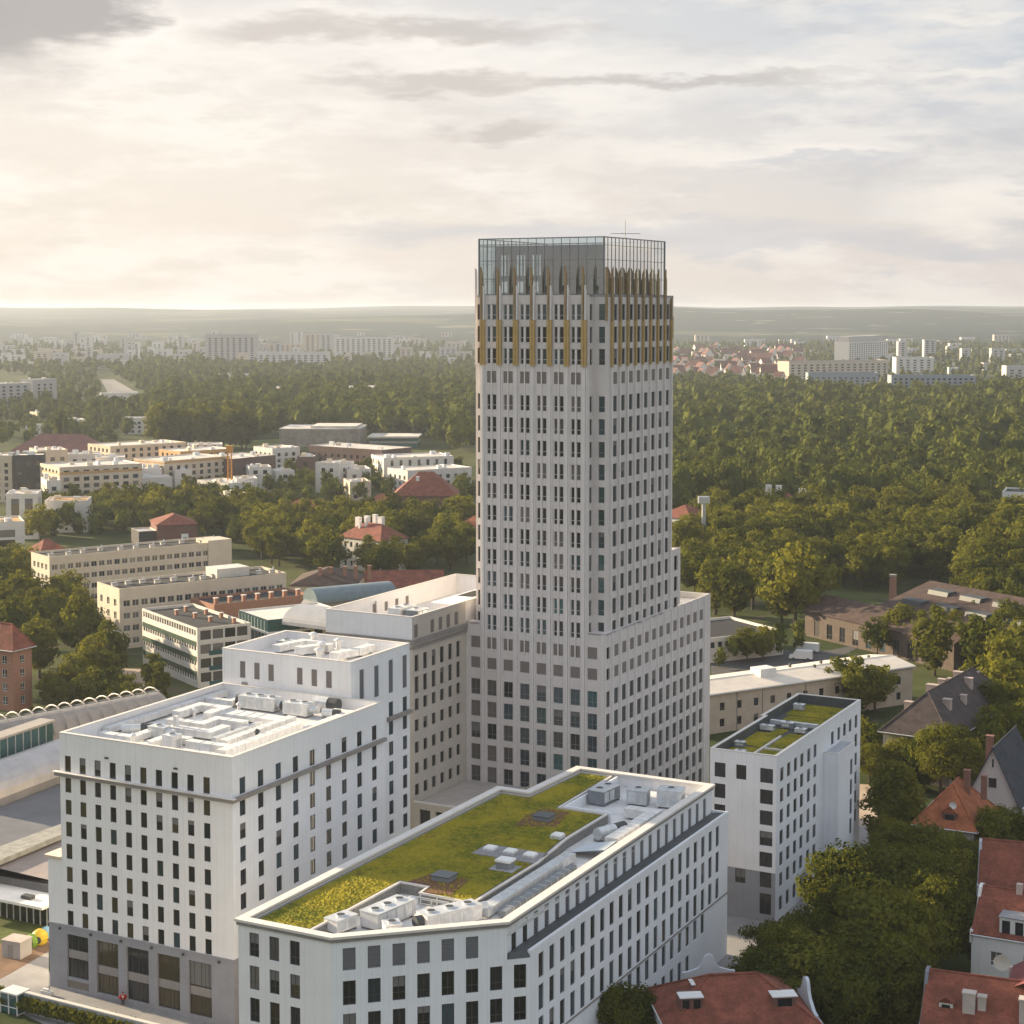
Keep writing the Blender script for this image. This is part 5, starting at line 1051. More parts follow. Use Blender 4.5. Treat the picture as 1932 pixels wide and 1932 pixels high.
for x in (-1.8, 1.8):
    for y in (-1.8, 1.8): b.box(x - .2, y - .2, 0, x + .2, y + .2, 12)
for z in range(1, 12, 2): b.box(-1.8, -1.9, z, 1.8, -1.7, z + .3); b.box(1.7, -1.8, z, 1.9, 1.8, z + .3)
b.build('frame', galv, t); MB().box(-2.1, -2.1, 12, 2.1, 2.1, 12.8).build('platform', galv, t); MB().box(-1.3, -1.3, .3, 1.3, 1.3, 11.9).build('core', roofgrey, t)
# ------------------------------------------------------------------ vehicles
def van(label, p, rz, c):
    t = thing('van', label, 'van', p, rz, None); b = MB(); prof = [(0, .45), (0, 2.35), (.2, 2.55), (4.1, 2.55), (4.5, 2.3), (5.1, 1.35), (5.9, 1.15), (6.0, .45)]
    f = [(x, -1.0, z) for x, z in prof]; k = [(x, 1.0, z) for x, z in prof]; b.poly(f); b.poly(k[::-1])
    for i in range(len(f)): j = (i + 1) % len(f); b.poly([f[j], f[i], k[i], k[j]])
    b.build('body', c, t)
    for x in (1.1, 4.8):
        for y in (-.95, .95): MB().tube([(x, y - .13, .38), (x, y + .13, .38)], .38, 12).build('wheel', duct_d, t)
    b = MB(); b.poly([(4.55, -.85, 2.22), (5.1, -.88, 1.42), (5.1, .88, 1.42), (4.55, .85, 2.22)][::-1]); b.build('windscreen', gl_dark, t, (.03, 0, .02)); MB().box(3.6, -1.015, 1.4, 4.6, -1.0, 2.15).build('side_window', gl_dark, t); return t
wp = mat('white_paint', (.75, .75, .74), .35, .03)
van('white delivery van parked in the yard beyond the long warehouse', G(1545, 1232), R(160), wp); van('smaller white van nearer the warehouse roof, in the yard', G(1533, 1246), R(165), wp)
def car(label, p, rz, c):
    t = thing('parked_car', label, 'car', p, rz); b = MB(); prof = [(0, .35), (0, .8), (.15, .95), (1.0, 1.02), (1.5, 1.45), (3.0, 1.45), (3.7, 1.0), (4.3, .85), (4.4, .35)]
    f = [(x, -.85, z) for x, z in prof]; k = [(x, .85, z) for x, z in prof]; b.poly(f); b.poly(k[::-1])
    for i in range(len(f)): j = (i + 1) % len(f); b.poly([f[j], f[i], k[i], k[j]])
    b.build('body', c, t)
    for x in (.85, 3.55):
        for y in (-.8, .8): MB().tube([(x, y - .1, .32), (x, y + .1, .32)], .32, 10).build('wheel', duct_d, t)
    b = MB(); b.box(1.5, -.86, 1.05, 2.9, -.85, 1.38); b.poly([(3.05, -.75, 1.42), (3.68, -.78, 1.04), (3.68, .78, 1.04), (3.05, .75, 1.42)][::-1]); b.build('window', gl_dark, t, (.01, 0, .01)); return t
car('dark car parked in the shade beside the sandy patio', G(1664, 1480), R(10), mat('dark_paint', (.02, .03, .035), .3, .03)); car('red car half hidden behind the dark car by the patio', G(1680, 1484), R(5), mat('red_paint', (.30, .03, .03), .3, .03))
# ------------------------------------------------------------------ left side: the ribbed hall and its low wings
mh = thing('market_hall', 'curved metal-roofed hall with arched ribs and teal glazing, left of the hotel', 'hall')
warm_metal = mat('warm_sheet_metal', (.30, .275, .255), .5, .1, .4, lines=(1.2, 0, .12), metal=.15)
def barrel(root, name, A, B, r, zc, m, seg=16, a0=-20, a1=200, ns=12, sq=1.0):
    d = (B - A); d.z = 0; L = d.length; d.normalize(); n = Vector((-d.y, d.x, 0)); b = MB(); pts = []
    for i in range(ns + 1):
        c = A + d * (L * i / ns); pts.append(b.vs([(c.x + n.x * r * math.cos(t), c.y + n.y * r * math.cos(t), zc + r * sq * math.sin(t)) for t in [R(a0 + (a1 - a0) * j / seg) for j in range(seg + 1)]]))
    for p, q in zip(pts, pts[1:]):
        for j in range(seg): b.f.append((p + j, q + j, q + j + 1, p + j + 1)); b.m.append(0)
    b.f.append(tuple(pts[0] + j for j in range(seg + 1))); b.m.append(0); b.f.append(tuple(pts[-1] + j for j in range(seg + 1))[::-1]); b.m.append(0)
    return b.build(name, m, root)
A, B = G(-60, 1422, 8.5), G(300, 1352, 8.5)
barrel(mh, 'upper_roof', A, B, 5.0, 8.5, warm_metal, ns=20)
d = (B - A); L = d.length; d.normalize(); n = Vector((-d.y, d.x, 0))
rib = MB(); pr = []
for j in range(15):
    t = R(10 + 150 * j / 14); rr = 5.05 + 1.1 * math.sin(R(180 * j / 14)) ** 1.5; pr.append((0, rr * math.cos(t) * 1.02, rr * math.sin(t)))
rib.tube(pr, .16, 6); rm_ = rib.mesh('rib', mat('rib_metal', (.32, .29, .27), .5, .05))
for k in range(15):
    c = A + d * (L * (k + .5) / 15); link('rib', rm_, mh, (c.x, c.y, 8.5), math.atan2(d.y, d.x))
    MB().box(-1.6, 2.6, 4.1, 1.6, 4.2, 4.5).build('roof_vent', duct_d, mh, (c.x + d.x * 2.2, c.y + d.y * 2.2, 8.5), math.atan2(d.y, d.x))
A2, B2 = G(-60, 1506, 7.5), G(150, 1428, 7.5)
def strip(name, p, q, wd, z0, z1, m, off=0.0):
    e = (q - p); e.z = 0; L_ = e.length; rz = math.atan2(e.y, e.x); b = MB(); b.box(0, off, z0, L_, off + wd, z1); return b.build(name, m, mh, (p.x, p.y, 0), rz)
barrel(mh, 'lower_roof', A2, B2, 5.2, 6.8, mat('grey_sheet_metal', (.46, .44, .43), .38, .1, .3, lines=(1.6, 0, .2), metal=.8), ns=14)
strip('clerestory', A2, B2, .6, 6, 13.6, gl_teal, 6.0); strip('eave', A2, B2, 3.4, 13.6, 14.0, mat('eave_metal', (.38, .34, .30), .6, .1), 5.4)
e = (B2 - A2); e.z = 0; L2 = e.length; rz2 = math.atan2(e.y, e.x); mu2 = MB().box(0, 5.85, 8, .14, 6.0, 13.6).mesh('mullion', galv)
for k in range(14): link('mullion', mu2, mh, (A2.x + math.cos(rz2) * L2 * k / 14, A2.y + math.sin(rz2) * L2 * k / 14, 0), rz2)
def slab(name, pts, z0, z1, m, root=mh): b = MB(); b.prism([(p.x, p.y) for p in pts], z0, z1); return b.build(name, m, root)
slab('roof', [G(-90, 1640, 6), G(118, 1563, 6), G(150, 1470, 6), G(-90, 1540, 6)], 5.2, 6, mat('blue_grey_roof', (.13, .135, .15), .8, .12, .2))
slab('ledge', [G(-90, 1660, 6.6), G(122, 1572, 6.6), G(118, 1553, 6.6), G(-90, 1630, 6.6)], 5.8, 6.6, mat('weathered_ledge', (.28, .275, .25), .9, .2, .8))
slab('roof', [G(-90, 1618, 5.4), G(118, 1666, 5.4), G(140, 1560, 5.4), G(-90, 1640, 5.4)][::1], 4.6, 5.4, mat('mauve_roof', (.25, .22, .215), .85, .12, .25))
lw = thing('glazed_pavilion', 'low pavilion with white canopy and dark mullioned glazing, left of the hotel foot', 'pavilion')
a, b_ = G(-90, 1712, 0), G(100, 1752, 0); e = b_ - a; L_ = e.length; rz = math.atan2(e.y, e.x); lw.location = a; lw.rotation_euler = (0, 0, rz)
MB().box(0, .3, 0, L_, 8, 3.4).build('glazing', gl_dark, lw); MB().box(0, -2.2, 3.4, L_, 3.2, 3.8).build('canopy', whitewash, lw); MB().box(0, 3.2, 3.4, L_, 8, 5.0).build('upper_wall', mat('dark_cladding', (.12, .12, .125), .6, .1, lines=(1, 0, .3)), lw)
mp = MB().box(-.06, .15, 0, .06, .3, 3.4).mesh('mullion', galv)
for k in range(int(L_ / 1.3)): link('mullion', mp, lw, (k * 1.3 + .4, 0, 0))
t = thing('roof_light', 'small dark ventilator lying on the white canopy', 'vent', a + Vector((math.cos(rz) * L_ * .72, math.sin(rz) * L_ * .72, 3.8)), rz); MB().box(0, -.6, 0, 1.8, .5, .5).build('body', duct_d, t)
t = thing('utility_shed', 'beige flat-roofed utility shed on the bare earth by the lawn', 'shed', G(4, 1806), R(-22)); MB().box(0, 0, 0, 3.1, 2.6, 2.4).build('wall', greywash, t); MB().box(-.1, -.1, 2.4, 3.2, 2.7, 2.55).build('roof', mat('shed_roof', (.42, .36, .33), .85, .08), t); MB().box(1, -.05, .1, 1.9, 0, 2).build('door', taupe, t)
for px_, py_, r_, nm, c in ((60, 1786, .95, 'round lime-green play pod between the shed and the yellow one', (.16, .28, .03)), (75, 1781, 1.15, 'round yellow play pod beside the hotel plinth', (.60, .42, .03)), (88, 1770, .9, 'pale blue play pod half hidden by the hotel corner', (.22, .42, .55))):
    t = thing('play_pod', nm, 'play pod', G(px_, py_), 0, 'play pods by the hotel'); b = MB(); b.tube([(0, 0, z) for z in (0, r_ * .3, r_ * .8, r_ * 1.3, r_ * 1.7, r_ * 1.95)], [r_ * f for f in (.75, .95, 1.05, .95, .65, .15)], 14); b.build('shell', mat('pod_' + nm.split()[1], c, .45, .05), t)
    MB().tube([(0, -r_ * .9, r_ * .8), (0, -r_ * 1.08, r_ * .8)], r_ * .45, 12).build('opening', duct_d, t)
p, q = G(28, 1868, 2.7), G(240, 1921, 2.7); e = q - p; L_ = 34; rz = math.atan2(e.y, e.x)
t = thing('boundary_wall', 'grey boundary wall with pale coping in front of the hotel', 'wall', (p.x, p.y, 0), rz); MB().box(0, 0, 0, L_, .45, 2.6).build('wall', mat('wall_render', (.34, .36, .38), .85, .08, .4, stain=.3), t); MB().box(-.05, -.08, 2.6, L_, .53, 2.75).build('coping', cream2, t)
t = thing('gate_booth', 'small white-framed glass gate booth at the end of the boundary wall', 'booth', G(0, 1909), rz); MB().box(0, 0, 2.6, 3.0, 2.4, 2.8).build('roof', whitewash, t); MB().box(.08, .08, .1, 2.92, 2.3, 2.6).build('glazing', gl_teal, t)
b = MB()
for x in (0, 1.45, 2.9): b.box(x, -.03, 0, x + .12, .1, 2.6)
b.box(2.9, .1, 0, 3.02, 2.4, .12); b.box(0, -.02, .9, 3, .07, 1.0); b.build('frame', whitewash, t)
t = thing('concrete_block', 'white concrete block lying at the hotel corner behind the wall', 'block', G(76, 1876), rz); MB().box(0, 0, 0, 1.8, .6, .55).box(.2, .1, .55, 1.2, .5, .8).build('block', whitewash, t)
# a person in red by the hotel windows
pr = thing('person', 'person in a red cape with arms spread, dark trousers, on the hotel pavement', 'person', G(232, 1897), R(10))
bm_ = bpy.data.meshes.new('body'); V_ = [(0, 0, .95), (0, 0, 1.2), (0, 0, 1.45), (0, -.02, 1.56), (0, -.02, 1.72), (-.2, 0, 1.42), (-.42, -.02, 1.2), (-.6, -.04, 1.1), (.2, 0, 1.42), (.42, -.02, 1.2), (.6, -.04, 1.1), (-.1, 0, .88), (-.13, -.06, .48), (-.14, .02, .08), (-.14, -.12, .03), (.1, 0, .88), (.12, .08, .48), (.13, .12, .08), (.13, 0, .03)]
bm_.from_pydata(V_, [(0, 1), (1, 2), (2, 3), (3, 4), (2, 5), (5, 6), (6, 7), (2, 8), (8, 9), (9, 10), (0, 11), (11, 12), (12, 13), (13, 14), (0, 15), (15, 16), (16, 17), (17, 18)], [])
bm_.materials.append(mat('skin', (.40, .24, .17), .6, .05)); bo = link('body', bm_, pr)
sk_ = bo.modifiers.new('skin', 'SKIN'); rad = [.15, .14, .16, .055, .105, .075, .05, .035, .075, .05, .035, .1, .065, .045, .04, .1, .065, .045, .04]
for i, r_ in enumerate(rad): bm_.skin_vertices[0].data[i].radius = (r_, r_)
bm_.skin_vertices[0].data[0].use_root = True; bo.modifiers.new('sub', 'SUBSURF').levels = 1
red = mat('red_cloth', (.42, .025, .03), .8, .1, 3)
b = MB(); b.tube([(0, 0, .98), (0, 0, 1.2), (0, 0, 1.5)], [.2, .2, .1], 10); b.tube([(-.15, 0, 1.44), (-.44, -.02, 1.2), (-.56, -.04, 1.12)], [.11, .1, .08], 8); b.tube([(.15, 0, 1.44), (.44, -.02, 1.2), (.56, -.04, 1.12)], [.11, .1, .08], 8); b.poly([(-.55, .06, 1.12), (.55, .06, 1.12), (.35, .1, .75), (-.35, .1, .75)]); b.poly([(-.1, .05, 1.5), (.1, .05, 1.5), (.55, .05, 1.14), (-.55, .05, 1.14)]); b.build('cape', red, pr)
b = MB(); b.tube([(-.1, 0, .98), (-.13, -.06, .48), (-.14, .02, .12)], [.12, .085, .07], 8); b.tube([(.1, 0, .98), (.12, .08, .48), (.13, .12, .12)], [.12, .085, .07], 8); b.build('trousers', mat('dark_cloth', (.02, .02, .025), .9, .1, 3), pr)
MB().tube([(0, .01, 1.7), (0, .01, 1.78), (0, .01, 1.84)], [.115, .11, .04], 8).build('hair', mat('dark_hair', (.03, .02, .015), .7, .1), pr)
MB().box(-.1, -.19, 1.1, .1, -.17, 1.4).build('shirt_front', whitewash, pr)

# cream institute buildings
grid = (2.55, 1.9, 1.7, 1.3, 3.35, 4)
cr_gl = [(gl_blind, 4), (gl_dark, 4), (gl_blue, 1)]
def roofjunk(root, L, dp, h, n, labels, seed, m=cream2):
    r = random.Random(seed); rz = root.rotation_euler[2]
    for i in range(n):
        x = L * (i + .5) / n + r.uniform(-.6, .6); y = dp * r.uniform(.3, .65); p = Vector((root.location.x + math.cos(rz) * x - math.sin(rz) * y, root.location.y + math.sin(rz) * x + math.cos(rz) * y, h))
        t = thing('roof_ventilator', labels + ', number %d from the left' % (i + 1) if False else labels + ', ' + str(i + 1) + {1: 'st', 2: 'nd', 3: 'rd'}.get(i + 1, 'th') + ' from left', 'roof vent', p, rz, labels.split(' on ')[-1] + ' ventilators'); MB().box(-.8, -.4, 0, .8, .4, .8).build('shaft', m, t); MB().box(-.95, -.55, .8, .95, .55, 1.0).build('cap', roofgrey, t); MB().tube([(.4, 0, 1), (.4, 0, 1.7)], .22, 8).build('pipe', galv, t)
cs1, L = building('institute_block', 'long cream institute block furthest back, with ventilators along its flat roof', 'building', (93, 1051), (437, 1020), 15.5, 14, cream, roofgrey, 'flat', front=grid, side=(3, 1.6, 1.7, 1.3, 3.35, 4), glass=cr_gl, fm=frame_w, style='mid')
roofjunk(cs1, L, 14, 14.9, 11, 'low grey ventilator in the row on the furthest cream block', 4)
extra(cs1, 'stair_bay', cream, (L * .86, -.5, 0, L * .995, 8, 16.2))
cs2, L = building('institute_block', 'middle cream institute block with tall end wall and rows of square windows', 'building', (225, 1111), (540, 1080), 16.3, 15, cream, roofgrey, 'flat', front=grid, side=(4.6, 1.7, 1.8, 1.3, 3.35, 4), glass=cr_gl, fm=frame_w, style='mid')
roofjunk(cs2, L, 15, 15.7, 12, 'pale ventilator in the row on the middle cream block', 5)
extra(cs2, 'roof_house', cream2, (L * .62, 5, 15.6, L * .82, 12, 18.2))
an, L = building('institute_annex', 'dark-roofed cream annex with green spandrel bands, before the middle cream block', 'building', (268, 1148), (372, 1186), 14.4, 14, cream2, roofdark, 'flat', front=(1.5, 1.15, 1.5, 1.6, 3.6, 4), side=(3.2, 2.9, 2.4, 1.2, 3.4, 4), glass=[(gl_blind, 5), (gl_dark, 2)], fm=frame_w, style='plain')
sg = mat('green_spandrel', (.035, .07, .05), .4, .1)
for z in (3.6, 7.2, 10.8): MB().box(.3, -.06, z - .9, L - .5, -.0, z + .3).build('spandrel_band', sg, an)
for z in (.2, 3.9, 7.6): MB().box(L, 3, z, L + .07, 13.8, z + 1.1).build('spandrel_band', gl_teal, an)
for i, (x, y) in enumerate(((L * .3, 5), (L * .5, 7), (L * .2, 9), (L * .7, 8), (L * .85, 12), (L * .4, 11.5), (L * .6, 12.5))):
    rz = an.rotation_euler[2]; p = Vector((an.location.x + math.cos(rz) * x - math.sin(rz) * y, an.location.y + math.sin(rz) * x + math.cos(rz) * y, 13.7)); t = thing('brick_flue', 'short red brick flue with pale cap on the dark annex roof, ' + ('nearest its left edge', 'in its near half', 'left, near the back', 'right of its middle', 'furthest right', 'at its centre back', 'second from right')[i], 'chimney', p, rz, 'brick flues on the dark annex roof'); MB().box(-.4, -.4, 0, .4, .4, 1.3).build('shaft', brick, t); MB().box(-.5, -.5, 1.3, .5, .5, 1.45).build('cap', cream2, t)
dw, L = building('institute_wing', 'dark flat-roofed wing with a row of red brick flues, behind the annex', 'building', (404, 1141), (585, 1121), 13.0, 14, brick, roofdark, 'flat', front=(2.6, 1.6, 1.7, 1.3, 3.3, 3), glass=cr_gl, fm=frame_w)
for k in range(7):
    rz = dw.rotation_euler[2]; x = L * (k + .5) / 7; p = Vector((dw.location.x + math.cos(rz) * x - math.sin(rz) * 3, dw.location.y + math.sin(rz) * x + math.cos(rz) * 3, 12.3)); t = thing('brick_flue', 'red brick flue in the row on the dark institute wing, %s from left' % ('1st', '2nd', '3rd', '4th', '5th', '6th', '7th')[k], 'chimney', p, rz, 'brick flues on the dark institute wing'); MB().box(-.5, -.5, 0, .5, .5, 1.8).build('shaft', brick, t); MB().box(-.6, -.6, 1.8, .6, .6, 2.0).build('cap', cream2, t)
CHM[0] = brick
bw, L = building('tiled_wing', 'brown-tiled low wing with sunlit brick chimneys, right of the middle cream block', 'building', (548, 1105), (668, 1106), 9, 22, cream, browntile, 'hip', 4.0, 'x', (2.6, 1.4, 1.6, 1.3, 3.3, 2), None, win=False, chim=[(L_, 5 + k * 1.4, 1, 1, 9.5, 13.5) for k, L_ in enumerate((8, 11, 15, 18, 22))])
building('red_roof_range', 'long low red-tiled roof behind the office wing, at the wood edge', 'building', (690, 1108), (836, 1106), 6, 12, cream, redtile, 'gable', 4.0, 'x', None, None, win=False)
# glazed atrium
atr, L = building('atrium', 'green glass atrium with white slab edges and a pale barrel roof, behind the hotel', 'atrium', (451, 1151), (505, 1170), 14.5, 22, gl_teal, cream2, 'flat', par=.3, parm=cream2)
for z in (4, 7.5, 11): MB().box(-.4, -.4, z, L + .4, 22, z + .5).build('floor_edge', whitewash, atr)
for k in range(9): MB().box(L * k / 9, -.1, 0, L * k / 9 + .1, 0, 14).build('mullion', galv, atr)
hal, Lh = building('vaulted_hall', 'yellow-windowed hall under a pale grey barrel vault, beside the green atrium', 'hall', (505, 1172), (625, 1163), 14.0, 18, mat('pale_yellow_wall', (.50, .45, .27), .7, .08), roofgrey, 'flat', front=(3.2, 2.2, 2.4, 9.6, 4, 1), win=True, style='mid', glass=[(gl_dark, 2), (gl_warm, 2)])
barrel(atr, 'vault', Vector((L - 1, 9, 0)), Vector((L + Lh * .9, 16, 0)), 6.6, 13.4, mat('vault_sheet', (.36, .365, .38), .5, .08, .3, lines=(.9, 0, .15)), a0=0, a1=180, ns=10, sq=.62)  # vault grey lowered so the colour holds the shade on it
gv = thing('glass_vault', 'long low teal glass barrel roof behind the pale vault', 'glass roof'); A3, B3 = G(585, 1134, 13), G(735, 1120, 13); barrel(gv, 'glazing', A3, B3, 4.6, 13.0, mat('teal_roof_glass', (.15, .195, .21), .25, .1, lines=(1.5, 0, .35)), a0=0, a1=180, ns=12, sq=.75); MB().prism([(A3.x - 2, A3.y - 4), (B3.x + 2, B3.y - 4), (B3.x + 2, B3.y + 4), (A3.x - 2, A3.y + 4)], 0, 13).build('base', greywash, gv)
CHM[0] = brick
bc = G(24, 1229, 13.8); ba = bc - Vector((UX, UY, 0)) * 16
building('brick_house', 'red brick house with dark red roof and pale window strip, at the left frame edge', 'house', tuple(ba), tuple(bc), 13.8, 6, brick, redtile, 'hip', 5.5, 'x', (3.6, 1.5, 1.9, 1.4, 3.1, 4), (5, 1.4, 1.8, 1.4, 3.1, 4), fm=frame_w, style='cross', over=.7)
# houses and mansion among the trees, left of the tower
CHM[0] = MATS['white_chimney']
building('mansion', 'dark brick mansion with big red hipped roof and white trims, left of the tower', 'house', (742, 936), (862, 936), 11, 22, darkbrick, redtile, 'hip', 9.5, 'x', (4.4, 1.8, 2.6, 1.5, 4.6, 2), (4.4, 1.8, 2.6, 1.5, 4.6, 2), fm=frame_w, style='cross', chim=[(10, 7, 1.4, 1.2, 13, 18.5)], cap=None)
building('mansion_wing', 'low red-roofed wing to the left of the dark brick mansion', 'house', (684, 953), (778, 956), 6.5, 12, darkbrick, redtile, 'hip', 4.5, 'x', (4, 1.5, 2, 1.3, 3, 1), None, win=False)
building('red_roof_house', 'orange-red hipped roof with pale skylight, left of the mansion wing', 'house', (512, 970), (607, 974), 6.5, 17, darkbrick, redtile, 'hip', 5.5, 'x', None, None, win=False)
building('red_roof_house', 'pinkish house with small orange roof touching the tower edge', 'house', (868, 991), (905, 993), 8, 12, mat('pink_render', (.55, .42, .35), .85, .06), orangetile, 'hip', 3.5, 'x', (4, 1.3, 1.7, 1.2, 3.2, 2), None, win=False)
building('chimney_villa', 'cream villa with red roof and a cluster of tall white chimneys', 'house', (641, 1012), (718, 1022), 11, 13, cream2, redtile, 'hip', 5.0, 'x', (3, 1.2, 1.8, 1.2, 3.3, 3), None, win=False, chim=[(1, 8, 2.0, 1.4, 10, 17), (4.4, 9, 1.8, 1.4, 11, 17.6), (8.2, 5, .9, .9, 12, 17.5), (9.6, 8, 1.6, 1.2, 12, 18.6), (12.6, 8, 2.2, 1.4, 11, 18), (6.0, 4, .8, .8, 12, 16.5)])
bs, L = building('brick_hall', 'dark brick hall with red hip roof and a white sign, behind the furthest cream block', 'building', (296, 992), (372, 989), 10, 18, darkbrick, redtile, 'hip', 3.4, 'x', None, None)
sg_ = MB().box(L * .6, -.25, 2.5, L * .6 + 2.6, -.05, 6.6).build('sign', mat('sign_white', (.78, .78, .76), .5, .02), bs); b = MB(); c = (L * .6 + 1.3, 4.6); b.poly([(c[0] + x, -.28, c[1] + z) for x, z in ((0, -1.2), (.8, -.3), (.85, .45), (.45, .8), (0, .45), (-.45, .8), (-.85, .45), (-.8, -.3))]); b.build('sign_heart', charcoal, sg_)
building('dark_shed', 'dark boarded shed with sunlit end, left of the brick hall', 'shed', (262, 1003), (298, 1001), 8, 12, charcoal, roofgrey, 'flat', par=.4, parm=cream)
building('red_roof_house', 'small red hip roof peeping out behind the furthest cream block\'s left end', 'house', (40, 1046), (75, 1052), 11, 12, cream, redtile, 'hip', 5, 'x', None, None, win=False)
# housing estate
es = mat('estate_white', (.66, .62, .57), .85, .08, .2); eb = mat('estate_beige', (.60, .50, .38), .85, .08, .2); er = mat('estate_roof', (.58, .53, .47), .85, .18, .15); ed = mat('estate_dark', (.13, .085, .075), .9, .15, .4)
eg = (4.2, 1.9, 1.9, 1.2, 3.1, 5)
def est(label, a, b, h, dp, wm, nf, g=None, rm=er, roof='flat', win=True, junk=5, **k):
    gg = g or (4.6, 2.0, 1.9, 1.1, 3.1, nf); rt, L = building('apartment_block', label, 'apartment building', a, b, h, dp, wm, rm, roof, front=gg, side=gg, win=win, group=None, style='mid', par=.5, **k); r = random.Random(len(label))
    if roof == 'flat' and junk:
        for _ in range(junk): x, y = r.uniform(1, L - 3), r.uniform(1, dp - 3); MB().box(x, y, h - .6, x + r.uniform(1, 3), y + r.uniform(1, 2.5), h + r.uniform(.3, 1.6)).build('roof_plant', r.choice([whitewash, galv, cream]), rt)
    return rt, L
est('white-framed block with big dark windows at the left frame edge', (-25, 986), (46, 983), 14, 18, es, 3, (8.2, 6.4, 2.6, 1.2, 3.6, 3), rm=ochre)
est('white cube block with two tall golden window bays', (11, 932), (71, 931), 18, 15, es, 4, (5.2, 3.0, 6.5, 1.5, 8, 2), glass=[(gl_warm, 1)])
est('plain white block with ochre roof terrace, right of the white cube', (84, 945), (164, 944), 13, 16, es, 1, (60, 1, 1, 1, 3, 1), rm=ochre)
est('charcoal brick block with scattered warm windows', (24, 859), (83, 858), 23, 15, charcoal, 5, (4.0, 1.8, 2.2, 3.0, 5.0, 4), glass=[(gl_warm, 3), (gl_blind, 3)])
est('beige block at the left edge beside the charcoal one', (-30, 858), (22, 860), 22, 18, eb, 6)
est('pale block standing behind the charcoal one', (70, 850), (128, 848), 22, 20, eb, 6)
est('long beige estate block with ochre top storey and sunlit left end', (112, 882), (268, 874), 20, 26, eb, 6, (4.6, 2.6, 1.8, 1.1, 3.1, 6), parm=es)
est('white lower range with arched openings before the long beige block', (192, 905), (325, 899), 12.5, 15, es, 3)
est('estate block with ochre top storey in the second row', (310, 870), (434, 860), 18, 24, eb, 5, parm=es)
est('far beige estate range along the meadow', (208, 842), (352, 834), 17, 26, eb, 5, win=False)
est('estate block with pale roof and dark brick ground floors', (438, 866), (520, 858), 17, 24, ed, 4, parm=es)
est('third-row ochre estate block between the beige ranges', (340, 852), (440, 846), 17, 22, ochre, 5, win=False, parm=es)
est('white corner block beside the orange crane', (372, 905), (432, 912), 11, 14, es, 3)
est('white block with notched roofline, left of the stone museum', (514, 846), (566, 843), 15, 20, es, 4)
est('long white block with dark brick base in front of the museum', (583, 840), (720, 849), 16, 24, ed, 4, parm=es)
est('white slab with rounded end and dark upright windows', (724, 864), (856, 860), 14, 24, es, 3, (4.8, 1.5, 3.0, 1.2, 4.2, 3))
est('lowest white range nearest the tower\'s left edge', (769, 888), (890, 881), 12, 20, es, 3)
est('white end block with open loggia among birches', (595, 872), (640, 874), 15, 14, es, 4)
est('reddish brick block behind the birches', (560, 862), (592, 862), 15, 18, ed, 4, win=False)
est('white mid-rise by the trees below the crane', (404, 930), (432, 936), 12, 12, es, 3)
OT = [o for o in COL.objects if o.name.startswith('apartment_block') and o.get('label', '').startswith(('long beige estate', 'estate block with ochre'))]
for o in OT: L_ = o['_L']; MB().box(-.06, -.08, 16.6, L_ + .06, 26 if L_ > 40 else 24, 17.1).build('ochre_band', ochre, o); MB().box(.02, -.05, 17.1, L_ - .02, -.005, 17.75).build('ochre_band', ochre, o)
re_ = random.Random(31)
SM = [('stepped cream block behind the charcoal one, beside the maroon roof', 128, 190, 856, 18), ('small white block in the middle of the estate, second row', 268, 305, 884, 15), ('narrow white block with dark top near the long beige block', 330, 362, 886, 14), ('low cream block behind the white cube', 88, 116, 906, 15), ('cream terrace at the near edge of the estate', 205, 262, 925, 9), ('short white terrace beside the crane foot', 446, 486, 902, 12), ('white stepped block left of the museum, front row', 470, 512, 880, 14), ('pale block at the foot of the notched white block', 520, 556, 888, 11), ('pale roof terrace block right of the loggia block', 655, 700, 884, 12), ('cream block behind the beige meadow range', 355, 420, 838, 16), ('pale penthouse block behind the long beige block', 180, 236, 862, 21), ('white corner block near the mansion, among birches', 660, 700, 908, 9)]
for lab, x0, x1, y, h in SM: est(lab, (x0, y + 1), (x1, y), h, re_.uniform(12, 20), re_.choice([es, eb, es]), max(2, int(h / 3.2)), junk=4)
PW = [('pale flat roof in a clearing of the wood, left of the upright-windowed office', 300, 372, 748, 9), ('low beige school block showing through the wood, middle left', 190, 262, 742, 10), ('white low block at the wood edge below the biggest far slab', 420, 478, 706, 10), ('long pale roof at the near edge of the hazy city, middle', 560, 700, 704, 9), ('small white house in the trees under the grey left-edge slabs', 70, 98, 778, 8), ('pale range in the trees right of the upright-windowed office', 780, 860, 716, 9), ('cream block in the trees between poplars and hut', 120, 160, 792, 9)]
for lab, x0, x1, y, h in PW: est(lab, (x0, y), (x1, y - 1), h, 16, re_.choice([es, eb]), max(1, int(h / 3.4)), win=False, junk=2)
building('maroon_roof_range', 'long maroon-roofed range with sunlit left slope, behind the estate', 'building', (20, 851), (180, 853), 10, 26, mat('rose_brick', (.26, .14, .12), .9, .1), mat('maroon_roof', (.17, .075, .065), .85, .15, .2), 'hip', 9, 'x', (6, 2, 2.2, 1.5, 4, 2), None, win=False)
mus = thing('museum', 'broad stone-clad museum with wavy parapet at the edge of the wood', 'museum', G(527, 843), R(-3)); foot(G(610, 838), 0, 32, 30)
b = MB(); pts = [(0, 0), (12, -1.5), (22, 0), (32, -1.2), (44, 1.0), (52, 5), (53, 14), (52, 40), (0, 40)]; b.prism(pts, 0, 11.5); b.build('wall', mat('museum_stone', (.30, .255, .215), .9, .22, .25), mus); MB().prism([(x, y) for x, y in pts], 11.5, 12.0).build('roof', er, mus); MB().box(20, 4, 12, 50, 34, 13.4).build('roof_step', er, mus)
